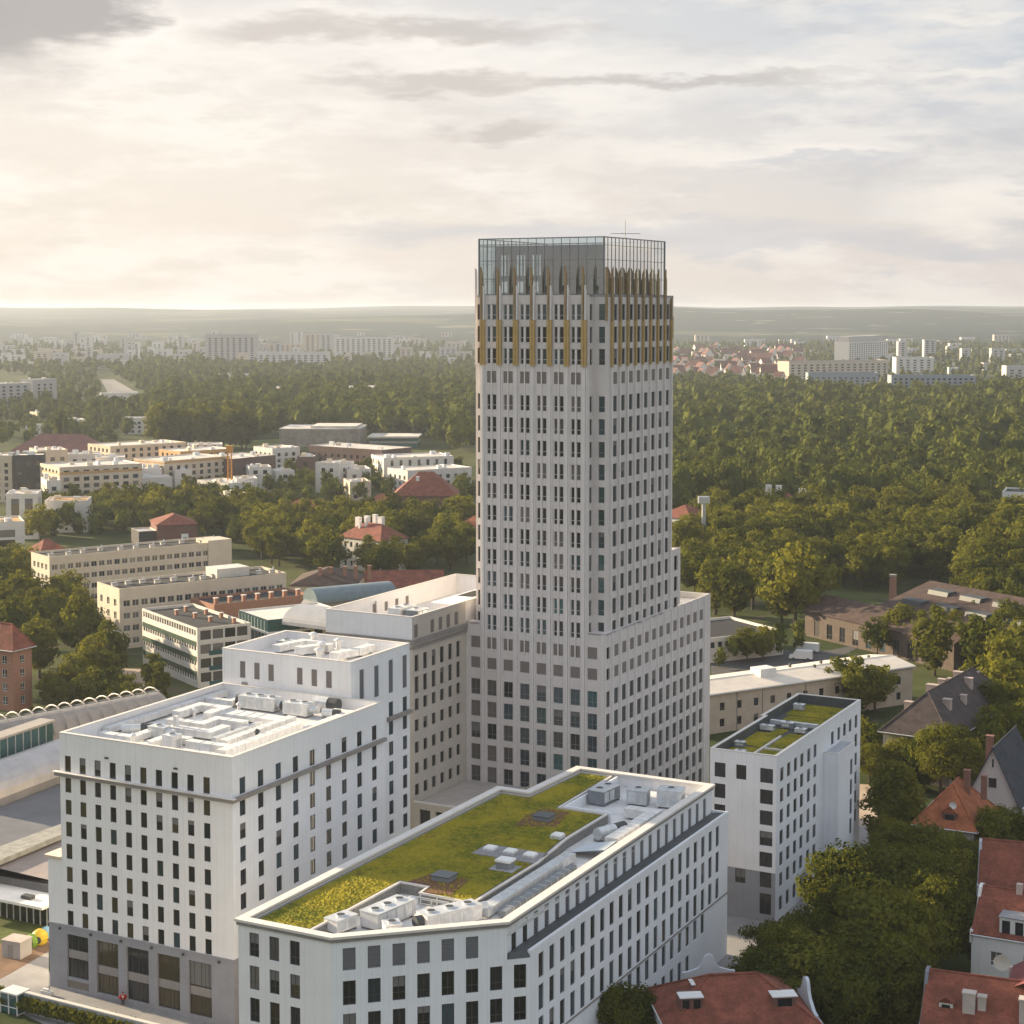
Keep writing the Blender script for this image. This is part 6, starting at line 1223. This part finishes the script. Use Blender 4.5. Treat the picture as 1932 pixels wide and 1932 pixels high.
mg = thing('museum_wing', 'flat-roofed glassy wing to the right of the stone museum', 'museum', G(697, 845), R(-2)); foot(G(750, 842), 0, 20, 20); MB().box(0, 0, 0, 31, 26, 6.4).build('glazing', gl_teal, mg); MB().prism([(-1, -1), (8, -2.5), (32, -1), (32, 27), (-1, 27)], 6.4, 7.6).build('roof', er, mg); MB().box(-.05, -.05, 3, 31.05, 26, 4.4).build('band', greywash, mg)
cr = thing('crane_mast', 'orange lattice crane mast rising between the estate blocks', 'crane', G(434, 948)); b = MB()
for x in (-.9, .9):
    for y in (-.9, .9): b.box(x - .15, y - .15, 0, x + .15, y + .15, 26)
for k in range(14): z = k * 1.85; b.beam((-.9, -.9, z), (.9, -.9, z), .14, .14); b.tube([(-.9, -.9, z), (.9, -.9, z + 1.8)], .1, 4); b.tube([(.9, -.9, z), (.9, .9, z + 1.8)], .1, 4)
b.build('lattice', mat('crane_orange', (.55, .26, .05), .6, .08), cr); MB().box(-1.3, -1.4, 24, 1.3, 1.4, 26.6).build('cab', MATS['crane_orange'], cr)
est('long pale office with upright slit windows, in the middle of the wood', (528, 732), (742, 730), 17, 40, es, 2, (3.4, 1.6, 9, 2.5, 10, 1), win=False, junk=0)
est('low pale hall behind the poplars', (388, 731), (475, 735), 9, 30, es, 2, win=False, junk=0)
est('grey-white slab block at the far left edge', (-30, 725), (57, 722), 24, 16, mat('grey_panel', (.42, .40, .39), .85, .06), 7, (7, 3, 1.8, 1.2, 3.1, 7), win=False)
est('grey slab block just right of the left-edge slab', (62, 716), (107, 714), 26, 16, MATS['grey_panel'], 7, (7, 3, 1.8, 1.2, 3.1, 7), win=False)
est('small white hut beside the cypress-like poplars', (48, 801), (77, 801), 8, 10, es, 1, win=False, junk=0)
est('pale two-storey house in front of the tall poplars', (231, 788), (282, 788), 12, 14, es, 3, win=False, junk=0)
# far city, left
fg = mat('far_panel', (.48, .46, .45), .9, .06); fw = mat('far_white', (.62, .60, .57), .9, .06); fb = mat('far_beige', (.54, .46, .38), .9, .06)
def far(label, x0, x1, ytop, ybase, m, dp=18, g=(9, 4, 1.8, 1.2, 3.2), grp=None, y1=None):
    D = 91 * FPX / (ybase - HOR); h = 91 - (ytop - HOR) * D / FPX; nf = max(1, int((h - 2) / 3.2))
    return building('tower_block', label, 'tower block', (x0, ytop), (x1, y1 or ytop), h, dp, m, er, 'flat', front=(*g, nf) if nf < 20 else None, side=None, win=False, group=grp, par=.6)
far('biggest pale slab block in the hazy far city left of the tower', 387, 484, 631, 694, fg, 22)
far('low white block right of the biggest far slab', 485, 620, 664, 700, fw, 26)
far('left one of a pair of far beige towers', 571, 599, 630, 672, fb); far('right one of a pair of far pale towers', 601, 628, 629, 672, fg)
far('wide far slab right of the pair of towers', 630, 742, 636, 678, fw, 20)
far('far white range behind the low white block', 495, 570, 648, 680, fb, 20)
rr_ = random.Random(21)
for i in range(120):
    x = rr_.uniform(-20, 500) if i < 85 else rr_.uniform(620, 890); yb = rr_.uniform(640, 700); ww = rr_.uniform(8, 34); far('small hazy block of the far city on the left', x, x + ww, yb - rr_.uniform(8, 24) * (yb - 579) / 90, yb, rr_.choice([fg, fw, fb]), rr_.uniform(12, 25), grp='small hazy blocks of the far city on the left')
for i in range(16):
    x = rr_.uniform(120, 560); yb = rr_.uniform(660, 684); far('slim hazy tower block of the far city on the left', x, x + rr_.uniform(7, 13), yb - rr_.uniform(25, 38), yb, rr_.choice([fg, fw]), 12, grp='slim hazy tower blocks of the far city on the left')
# far city, right
far('long beige block on the skyline right of the tower', 1489, 1676, 682, 724, fb, 24, y1=679); hr, L = far('tallest angular high-rise on the right skyline', 1602, 1676, 645, 692, fw, 24, y1=642)
MB().prism([(4, 2), (L - 18, 2), (L - 18, 20), (4, 20)], 38, 46).build('penthouse', fg, hr)
far('white office block right of the angular high-rise', 1691, 1762, 674, 711, fw, 24)
far('grey-blue apartment row before the long beige block', 1525, 1657, 703, 740, mat('far_bluegrey', (.26, .29, .33), .8, .1), 18, (6, 2.6, 1.9, 1.2, 3.2)); far('second grey-blue apartment row, further right', 1682, 1841, 708, 766, MATS['far_bluegrey'], 18, (5, 2.4, 1.9, 1.2, 3.2))
far('long low brown office at the wood edge', 1384, 1682, 733, 758, mat('far_brown', (.24, .19, .17), .8, .1), 20, (5, 3, 2, 1.2, 3.2)); far('white stair block in front of the long low office', 1477, 1503, 731, 760, fw, 12)
far('grey block at the right frame edge on the skyline', 1899, 1950, 690, 729, fg, 20)
for x0, x1, yt in ((1695, 1713, 644), (1744, 1766, 641), (1815, 1831, 657), (1871, 1897, 657)): far('slim pale tower block on the far right skyline', x0, x1, yt, 684, fg, 15, grp='slim pale tower blocks on the far right skyline')
for i in range(60):
    x = rr_.uniform(1290, 1930); yb = rr_.uniform(645, 712); far('small far block on the right skyline', x, x + rr_.uniform(12, 34), yb - rr_.uniform(8, 18), yb, rr_.choice([fg, fw, fb]), 15, grp='small far blocks on the right skyline')
fr = mat('far_red_roof', (.14, .066, .055), .9, .15); r3_ = random.Random(4)
hv = []
for wd, dp, h, rh in ((12, 10, 7, 6), (16, 11, 8, 7), (10, 10, 9, 5)):
    w1, r1 = MB(), MB(); w1.box(0, 0, 0, wd, dp, h); w1.poly([(0, 0, h), (0, dp / 2, h + rh), (0, dp, h)][::-1]); w1.poly([(wd, 0, h), (wd, dp / 2, h + rh), (wd, dp, h)][::-1])
    for k in range(3): w1.box(wd * (k + .3) / 3, -.1, 2, wd * (k + .6) / 3, 0, 4, 1)
    r1.poly([(-.4, -.5, h - .3), (wd + .4, -.5, h - .3), (wd + .4, dp / 2, h + rh), (-.4, dp / 2, h + rh)]); r1.poly([(-.4, dp + .5, h - .3), (-.4, dp / 2, h + rh), (wd + .4, dp / 2, h + rh), (wd + .4, dp + .5, h - .3)])
    hv.append((w1.mesh('wall', [fw, gl_dark]), r1.mesh('roof', fr)))
for i in range(150):
    x, yb = r3_.uniform(1262, 1500), r3_.uniform(664, 726); p = G(x, yb); k = r3_.choice(hv); foot(p, 0, 7, 7)
    t = thing('terraced_house', 'small white house with steep red roof in the far housing estate right of the tower', 'house', p, r3_.choice([0, R(90), R(20), R(-30), R(100)]), 'small red-roofed houses of the far estate'); s = r3_.uniform(.9, 1.5); t.scale = (s, s, s); link('wall', k[0], t); link('roof', k[1], t)
# ------------------------------------------------------------------ trees
def leaf_mat(name, c0, c1, tr=.35, isl=.28, ns=.045, na=1.2):
    m = bpy.data.materials.new(name); m.use_nodes = True; nt = m.node_tree; nt.nodes.clear()
    oi = nn('ShaderNodeObjectInfo', nt); ge = nn('ShaderNodeNewGeometry', nt)
    f = mth('ADD', mth('MULTIPLY', oi.outputs['Random'], .6, nt=nt), mth('MULTIPLY', ge.outputs['Random Per Island'], isl, nt=nt), nt=nt)
    t = nn('ShaderNodeTexCoord', nt); nz = nn('ShaderNodeTexNoise', nt); lk(ge.outputs['Position'], nz.inputs['Vector'], nt); nz.inputs['Scale'].default_value = ns; nz.inputs['Detail'].default_value = 2
    f = mth('ADD', f, mth('MULTIPLY_ADD', nz.outputs[0], na, -na * .5 + .08, nt=nt), nt=nt, clamp=True)
    c = mixc(f, c0, c1, nt)
    d = nn('ShaderNodeBsdfDiffuse', nt); lk(c, d.inputs[0], nt); tl = nn('ShaderNodeBsdfTranslucent', nt)
    lk(mixc(1.0, c, (1.25, 1.15, .55), nt, 'MULTIPLY'), tl.inputs[0], nt)
    mxs = nn('ShaderNodeMixShader', nt); mxs.inputs[0].default_value = tr; lk(d.outputs[0], mxs.inputs[1], nt); lk(tl.outputs[0], mxs.inputs[2], nt)
    o = nn('ShaderNodeOutputMaterial', nt); lk(mxs.outputs[0], o.inputs[0], nt); return m
LEAF = leaf_mat('leaves', (.040, .056, .013), (.195, .192, .031), .40)
BARK = mat('bark', (.075, .058, .045), .95, .2, 2)
NR = np.random.default_rng(12)
def crown_quads(seed, shape, nclump, per, size, H=14.0, Rr=5.2, rz=.5):
    """leaf faces in real space: uneven clumps spread through an egg-shaped volume, denser at the skin"""
    g = np.random.default_rng(seed); q = []
    u = g.normal(size=(nclump, 3)); u /= np.linalg.norm(u, axis=1)[:, None]; rad = g.uniform(.35, 1, nclump) ** .5
    c = u * rad[:, None]
    if shape == 'poplar': sc = np.array([Rr * .36, Rr * .36, H * .47]); cz = H * .52
    elif shape == 'tall': sc = np.array([Rr * .72, Rr * .72, H * .42]); cz = H * .57
    else: sc = np.array([Rr, Rr, H * .36]); cz = H * .62
    lob = 1 + .22 * np.sin(3 * np.arctan2(c[:, 1], c[:, 0]) + seed) + g.normal(0, .09, nclump)
    c = c * sc * np.stack([lob, lob, np.ones_like(lob)], 1); c[:, 2] += cz
    cr = g.uniform(.22, .42, nclump) * min(Rr, 5.2) * (.6 if shape == 'poplar' else 1)
    v = g.normal(size=(nclump, per, 3)); v /= np.linalg.norm(v, axis=2)[:, :, None]; v[..., 2] *= .75
    p = c[:, None] + v * cr[:, None, None] * g.uniform(.55, 1.05, (nclump, per, 1))
    out = p - np.array([0, 0, cz - H * .12]); out /= np.linalg.norm(out, axis=2)[:, :, None]
    nrm = v * .8 + out * .5 + g.normal(0, rz, v.shape); nrm /= np.linalg.norm(nrm, axis=2)[:, :, None]
    p = p.reshape(-1, 3); nrm = nrm.reshape(-1, 3)
    t = np.cross(nrm, g.normal(size=nrm.shape)); t /= np.linalg.norm(t, axis=1)[:, None]; b = np.cross(nrm, t)
    s = size * g.uniform(.6, 1.25, (len(p), 1)); t *= s; b *= s * g.uniform(.5, .9, (len(p), 1))
    return np.stack([p - t, p - b * .8, p + t, p + b * .8], 1)
def quads_mesh(name, q, m):
    n = len(q); me = bpy.data.meshes.new(name); me.vertices.add(n * 4); me.vertices.foreach_set('co', q.reshape(-1).astype(np.float32))
    me.loops.add(n * 4); me.loops.foreach_set('vertex_index', np.arange(n * 4, dtype=np.int32)); me.polygons.add(n)
    me.polygons.foreach_set('loop_start', np.arange(0, n * 4, 4, dtype=np.int32)); me.polygons.foreach_set('loop_total', np.full(n, 4, dtype=np.int32))
    me.materials.append(m); me.update(calc_edges=True); me.validate(); return me
def core_quads(seed, shape, H=14.0, Rr=5.2, k=.62):
    g = np.random.default_rng(seed + 99); nu, nv = 9, 6; th = np.linspace(0, 2 * np.pi, nu + 1); ph = np.linspace(.05, np.pi - .05, nv + 1)
    sc, cz = {'poplar': ((Rr * .36, H * .47), H * .52), 'tall': ((Rr * .72, H * .42), H * .57)}.get(shape, ((Rr, H * .36), H * .62))
    rn = 1 + g.normal(0, .12, (nv + 1, nu + 1)); rn[:, -1] = rn[:, 0]
    P = np.stack([np.sin(ph)[:, None] * np.cos(th) * sc[0] * k * rn, np.sin(ph)[:, None] * np.sin(th) * sc[0] * k * rn, np.cos(ph)[:, None] * np.ones(nu + 1) * sc[1] * k * rn + cz], 2)
    return np.stack([P[:-1, :-1], P[1:, :-1], P[1:, 1:], P[:-1, 1:]], 2).reshape(-1, 4, 3)
SH = ['broad', 'broad', 'tall', 'broad', 'tall', 'broad']
NEAR = [quads_mesh('crown', np.concatenate([crown_quads(s, SH[s], 95, 120, .30, rz=.42), core_quads(s, SH[s], k=.55)]), LEAF) for s in range(6)]
MID = [quads_mesh('crown', np.concatenate([crown_quads(20 + s, SH[s], 60, 48, .50, rz=.38), core_quads(s, SH[s])]), LEAF) for s in range(6)]
POP = quads_mesh('crown', np.concatenate([crown_quads(50, 'poplar', 60, 32, .6), core_quads(50, 'poplar')]), LEAF)
LODQ = [np.concatenate([crown_quads(60 + s, SH[s], 20, 9, 1.05, rz=.15), core_quads(s, SH[s], k=.78)]) for s in range(6)]
LODV = [np.concatenate([crown_quads(60 + s, SH[s], 12, 5, 1.7, rz=.15), core_quads(s, SH[s], k=.8)]) for s in range(6)]
LODF = [np.concatenate([crown_quads(80 + s, SH[s], 34, 14, .75, rz=.22), core_quads(s, SH[s], k=.66)]) for s in range(6)]
def trunk_mesh(s):
    g = random.Random(s); b = MB(); b.tube([(0, 0, -.3), (.05, 0, 1.5), (.12, .05, 4.5), (.1, .1, 8.0)], [.42, .32, .25, .12], 8)
    for k in range(5): a = g.uniform(0, 6.28); z = g.uniform(3.2, 6.0); L_ = g.uniform(2, 3.4); b.tube([(.1, .05, z), (L_ * .5 * math.cos(a), L_ * .5 * math.sin(a), z + 1.4), (L_ * math.cos(a), L_ * math.sin(a), z + 3.2)], [.14, .1, .04], 6)
    return b.mesh('trunk', BARK)
TRK = [trunk_mesh(i) for i in range(3)]
def clear(x, y, r):
    for cx_, cy_, c, s, hw, hd in FOOT:
        dx_, dy_ = x - cx_, y - cy_; a = abs(dx_ * c + dy_ * s); b = abs(-dx_ * s + dy_ * c)
        if a < hw + r and b < hd + r: return False
    return True
def inpoly(x, y, pts):
    c = False; j = len(pts) - 1
    for i in range(len(pts)):
        if (pts[i][1] > y) != (pts[j][1] > y) and x < (pts[j][0] - pts[i][0]) * (y - pts[i][1]) / (pts[j][1] - pts[i][1]) + pts[i][0]: c = not c
        j = i
    return c
TREES = []; GRID = {}
def put(x, y, h, sp, what, shape=None, force=False):
    if not force and not clear(x, y, h * .2): return False
    k = (int(x // 12), int(y // 12))
    for i in (-1, 0, 1):
        for j in (-1, 0, 1):
            for q in GRID.get((k[0] + i, k[1] + j), ()):
                if (q[0] - x) ** 2 + (q[1] - y) ** 2 < sp * sp: return False
    GRID.setdefault(k, []).append((x, y)); TREES.append((x, y, h, what, shape)); return True
def grow(poly, h0, h1, sp, what, tries=1.0, shape=None):
    """scatter trees over a plot whose corners were surveyed on the ground"""
    W = [G(*p) for p in poly]; x0, x1 = min(p.x for p in W), max(p.x for p in W); y0, y1 = min(p.y for p in W), max(p.y for p in W)
    pw = [(p.x, p.y) for p in W]; n = int((x1 - x0) * (y1 - y0) / (sp * sp) * 2.2 * tries)
    for _ in range(n):
        x, y = rnd.uniform(x0, x1), rnd.uniform(y0, y1)
        if inpoly(x, y, pw): put(x, y, rnd.uniform(h0, h1), sp * rnd.uniform(.8, 1.15), what, shape)
def one(px_, py_, h, what, shape=None): p = G(px_, py_); put(p.x, p.y, h, 2, what, shape, True)
for q in ((1455, 1868, 9.5), (1425, 1935, 10), (1455, 1975, 12), (1520, 1960, 13), (1530, 1900, 13), (1600, 1815, 16), (1665, 1895, 16), (1700, 1800, 15.5), (1620, 1950, 14), (1605, 1768, 11), (1760, 1850, 14), (1740, 1745, 15), (1490, 1920, 12), (1690, 1700, 12), (1780, 1760, 13), (1590, 1990, 13), (1700, 1990, 14), (1640, 1742, 11)): one(*q, 'dark tree in the shaded grove beside the narrow white block')
one(1180, 2010, 10, 'yellow-green treetop at the bottom edge below the planted block'); one(1215, 2015, 9, 'yellow-green treetop at the bottom edge below the planted block'); one(1430, 2010, 7, 'small bright shrub before the red-roofed villa at the bottom', 'broad')
one(1690, 1610, 15, 'tall dark tree standing between the patio and the orange-roofed house', 'tall'); one(1672, 1640, 9, 'small dark round tree at the foot of the tall one by the patio')
for q in ((1800, 1668, 8), (1820, 1690, 9), (1870, 1640, 10), (1905, 1640, 10), (1880, 1850, 7), (1850, 1838, 6), (1915, 1860, 7)): one(*q, 'garden tree between the villas at the right edge')
for q in ((1620, 1352, 13), (1590, 1340, 12), (1650, 1345, 11), (1740, 1490, 10), (1700, 1476, 9), (1775, 1500, 13), (1810, 1480, 11), (1660, 1450, 9), (1640, 1480, 8), (1625, 1440, 9)): one(*q, 'rounded tree in the gardens around the dark-roofed villa')
for q in ((1763, 1275, 17), (1700, 1232, 13), (1740, 1240, 12)): one(*q, 'sunlit yellow-green tree beside the brown-roofed works', 'tall')
for q in ((1880, 1420, 15), (1905, 1390, 16), (1860, 1460, 13), (1895, 1330, 16), (1870, 1290, 15), (1925, 1300, 16), (1840, 1265, 14), (1910, 1240, 15), (1925, 1450, 13), (1820, 1500, 10), (1850, 1350, 13)): one(*q, 'leafy tree in the dense row along the right edge')
for q in ((1655, 1238, 10), (1795, 1228, 11), (1560, 1196, 9), (1840, 1215, 12)): one(*q, 'tree close in front of the brown-roofed works')
for q in ((1500, 1190, 24), (1475, 1183, 20)): one(*q, 'large sunlit tree at the left end of the brown-roofed works')
for q in ((1385, 1253, 8), (1410, 1250, 9), (1440, 1246, 9), (1470, 1240, 9), (1505, 1232, 9), (1360, 1262, 7)): one(*q, 'low bright tree in the row between warehouse and office shed')
for q in ((1385, 1170, 17), (1420, 1150, 18), (1350, 1160, 16), (1310, 1130, 16), (1450, 1130, 18), (1370, 1120, 17)): one(*q, 'dark tree in the belt right of the tower\'s low block')
grow([(1275, 1060), (1520, 1050), (1850, 1060), (1940, 1090), (1940, 1180), (1800, 1110), (1540, 1085), (1500, 1100), (1280, 1110)], 15, 21, 9, 'tree in the belt behind the brown-roofed works')
grow([(1470, 1056), (1720, 1062), (1690, 1116), (1530, 1108)], 13, 18, 8.5, 'tree in the belt behind the brown-roofed works', 5)
grow([(1830, 1110), (1960, 1120), (1960, 1240), (1840, 1240)], 12, 17, 10, 'tree in the thicket beyond the works')
grow([(1330, 1010), (1960, 1000), (1960, 1075), (1600, 1062), (1480, 1056), (1330, 1046)], 15, 21, 10, 'tall tree at the near edge of the big wood')
# left garden
for q in ((40, 1190, 17), (0, 1175, 18), (70, 1225, 16), (105, 1215, 15), (20, 1250, 17), (75, 1280, 15), (150, 1255, 17), (185, 1310, 14), (205, 1290, 15), (140, 1330, 12), (170, 1345, 10), (215, 1345, 10), (95, 1340, 9), (120, 1350, 8), (235, 1350, 9), (20, 1105, 14), (50, 1120, 15), (-15, 1120, 16), (110, 1180, 14), (130, 1160, 13), (150, 1190, 12), (10, 1310, 14)): one(*q, 'garden tree between the brick house and the institute blocks')
one(155, 1260, 18, 'dense dark upright tree at the corner of the middle cream block', 'tall'); one(290, 1330, 12, 'dark conifer-like tree by the annex foot', 'poplar'); one(305, 1338, 11, 'dark conifer-like tree by the annex foot', 'poplar')
grow([(470, 1010), (893, 1000), (893, 1085), (700, 1105), (560, 1080), (470, 1050)], 12, 17, 8.5, 'sunlit round tree in the grove left of the tower')
grow([(70, 975), (250, 960), (440, 955), (500, 985), (480, 1030), (300, 1010), (60, 1030)], 11, 16, 8, 'sunlit tree behind the furthest cream block')
grow([(330, 925), (520, 900), (700, 905), (730, 940), (500, 985), (360, 960)], 9, 13, 10, 'tree among the white estate blocks')
grow([(620, 880), (700, 890), (760, 905), (893, 900), (893, 960), (640, 950)], 9, 14, 9.5, 'tree around the dark brick mansion')
for q in ((200, 862), (190, 866), (210, 868)): one(*q, 12, 'single bright yellow-green tree among the estate roofs')
for q in ((118, 842, 24), (124, 846, 22), (145, 842, 20), (160, 846, 16), (135, 848, 17)): one(*q, 'slim poplar standing beyond the maroon roof', 'poplar')
for k in range(16): one(300 + k * 11 + rnd.uniform(-3, 3), 846 + rnd.uniform(-6, 4), rnd.uniform(24, 31), 'tall poplar at the left end of the wood', 'poplar' if k % 3 else 'tall')
n_named = len(TREES)
grow([(1262, 775), (1400, 765), (1700, 768), (1940, 752), (1940, 1000), (1700, 1010), (1420, 985), (1262, 1000)], 19, 27, 12.5, 'wood')
grow([(440, 850), (560, 838), (720, 836), (800, 845), (893, 880), (893, 750), (520, 750), (300, 765), (290, 830), (430, 842)], 19, 27, 12.5, 'wood')
grow([(-30, 790), (120, 800), (240, 830), (300, 815), (300, 770), (220, 775), (100, 770), (-30, 775)], 12, 18, 12, 'wood')
grow([(-30, 700), (380, 690), (893, 690), (893, 752), (520, 750), (300, 768), (200, 700), (60, 712)], 13, 19, 15, 'wood', .8)
grow([(1262, 722), (1500, 735), (1690, 765), (1940, 735), (1940, 755), (1700, 772), (1262, 778)], 14, 19, 13, 'wood')
grow([(-30, 655), (893, 655), (893, 692), (-30, 692)], 10, 16, 30, 'wood', .6)
grow([(-30, 772), (115, 772), (240, 835), (200, 850), (-30, 850)], 9, 15, 13, 'wood')
grow([(60, 700), (180, 700), (190, 760), (110, 770), (60, 770)], 10, 16, 16, 'wood')
grow([(430, 1000), (600, 1000), (700, 1040), (540, 1075), (440, 1040)], 11, 16, 8.5, 'sunlit round tree in the grove left of the tower')
grow([(1262, 655), (1960, 655), (1960, 730), (1500, 730), (1262, 715)], 11, 16, 27, 'wood', .8)
grow([(1700, 1010), (1940, 1000), (1940, 1060), (1760, 1060)], 14, 19, 10, 'wood')
def seen(x, y):
    f = y * cP + CAMZ * sP; return abs(966 - (966 + FPX * x / f)) < 1040
TREES = [t for t in TREES if seen(t[0], t[1])]
TREES.sort(key=lambda t: -t[2] / math.hypot(t[0], t[1]))
TREES.sort(key=lambda t: t[3] == 'wood')
ind, rest_t = TREES[:300], TREES[300:]
BY = {}
for t_ in ind: BY.setdefault('tree at the near edge of the wood' if t_[3] == 'wood' else t_[3], []).append(t_)
def ordn(k): return str(k) + ('th' if 10 < k % 100 < 14 else {1: 'st', 2: 'nd', 3: 'rd'}.get(k % 10, 'th'))
LAB = {}
for what, ts in BY.items():
    rows_ = [ts] if len(ts) < 14 else None
    if rows_ is None:
        ts = sorted(ts, key=lambda t: t[1]); n_ = 2 if len(ts) < 26 else 4; rows_ = [ts[i * len(ts) // n_:(i + 1) * len(ts) // n_] for i in range(n_)]
    nm = {1: [''], 2: [', front row', ', back row'], 4: [', front row', ', second row', ', third row', ', back row']}[len(rows_)]
    for r_, n_ in zip(rows_, nm):
        for k, t_ in enumerate(sorted(r_, key=lambda t: t[0] / t[1])): LAB[id(t_)] = what + (n_ + ', ' + ordn(k + 1) + ' from left' if len(ts) > 1 else '')
for t_ in ind:
    x, y, h, what, shape = t_
    if what == 'wood': what = 'tree at the near edge of the wood'
    D = math.hypot(x, y)
    t = thing('tree', LAB[id(t_)], 'tree', (x, y, 0), rnd.uniform(0, 6.28), 'trees: ' + what); s = h / 14.0; w_ = s * rnd.uniform(.9, 1.2); t.scale = (w_, w_, s)
    pool = NEAR if D < 345 else MID; i = rnd.randrange(6)
    if shape == 'poplar': cm = POP
    elif shape == 'tall': cm = pool[rnd.choice((2, 4))]
    elif shape == 'broad': cm = pool[rnd.choice((0, 1, 3, 5))]
    else: cm = pool[i]
    link('crown', cm, t); link('trunk', TRK[rnd.randrange(3)], t)
Q = []
for x, y, h, what, shape in rest_t:
    a = rnd.uniform(0, 6.28); s = h / 14.0; w_ = s * rnd.uniform(.66, .98); s *= rnd.uniform(.8, 1.12); q = (LODF if math.hypot(x, y) < 950 else LODQ if math.hypot(x, y) < 1750 else LODV)[rnd.randrange(6)]; c_, s_ = math.cos(a), math.sin(a); z0 = float(gh(np.array(x), np.array(y)))
    if shape == 'poplar': w_ *= .4
    Q.append(np.stack([(q[..., 0] * c_ - q[..., 1] * s_) * w_ + x, (q[..., 0] * s_ + q[..., 1] * c_) * w_ + y, q[..., 2] * s + z0], 2))
wd_ = link('woodland', quads_mesh('woodland', np.concatenate(Q), leaf_mat('wood_leaves', (.020, .034, .009), (.128, .140, .027), .2, .12, .085, 2.4))); tag(wd_, 'dense leafy wood and greenbelt stretching behind the tower to the far city', 'woodland', None, 'stuff')
for o in COL.objects:
    l_ = o.get('label')
    if l_ and len(l_.split()) > 16: print('LONG', l_)
print('max hill', max(v.co.z for v in bpy.data.objects['ground'].data.vertices), min(v.co.z for v in bpy.data.objects['ground'].data.vertices))
print('trees', len(TREES), 'individual', len(ind), 'wood quads', sum(len(q) for q in Q))
# hedge and undergrowth near the hotel wall and lawns
hq = []
for i in range(60): hq.append(crown_quads(200 + i % 7, 'broad', 14, 36, .2, 2.6, 1.4) + np.array([*UV(-34 + i * .45, -8.2 - .0 * i)[:2], -.2]))
h_ = link('hedge', quads_mesh('hedge', np.concatenate(hq), LEAF)); tag(h_, 'dark hedge growing along the front of the grey boundary wall', 'hedge', None, 'stuff')
# ------------------------------------------------------------------ air
b = MB().box(-16800, -16800, -1.5, 16800, 16800, 113); me = bpy.data.meshes.new('haze'); me.from_pydata(b.v, [], b.f)
hm = bpy.data.materials.new('haze'); hm.use_nodes = True; nt = hm.node_tree; nt.nodes.clear(); pv = nn('ShaderNodeVolumePrincipled', nt); pv.inputs['Density'].default_value = 7.5e-5; pv.inputs['Color'].default_value = (.62, .68, .78, 1); pv.inputs['Anisotropy'].default_value = .3
o = nn('ShaderNodeOutputMaterial', nt); lk(pv.outputs[0], o.inputs['Volume'], nt); me.materials.append(hm); h_ = link('haze', me); h_['kind'] = 'stuff'
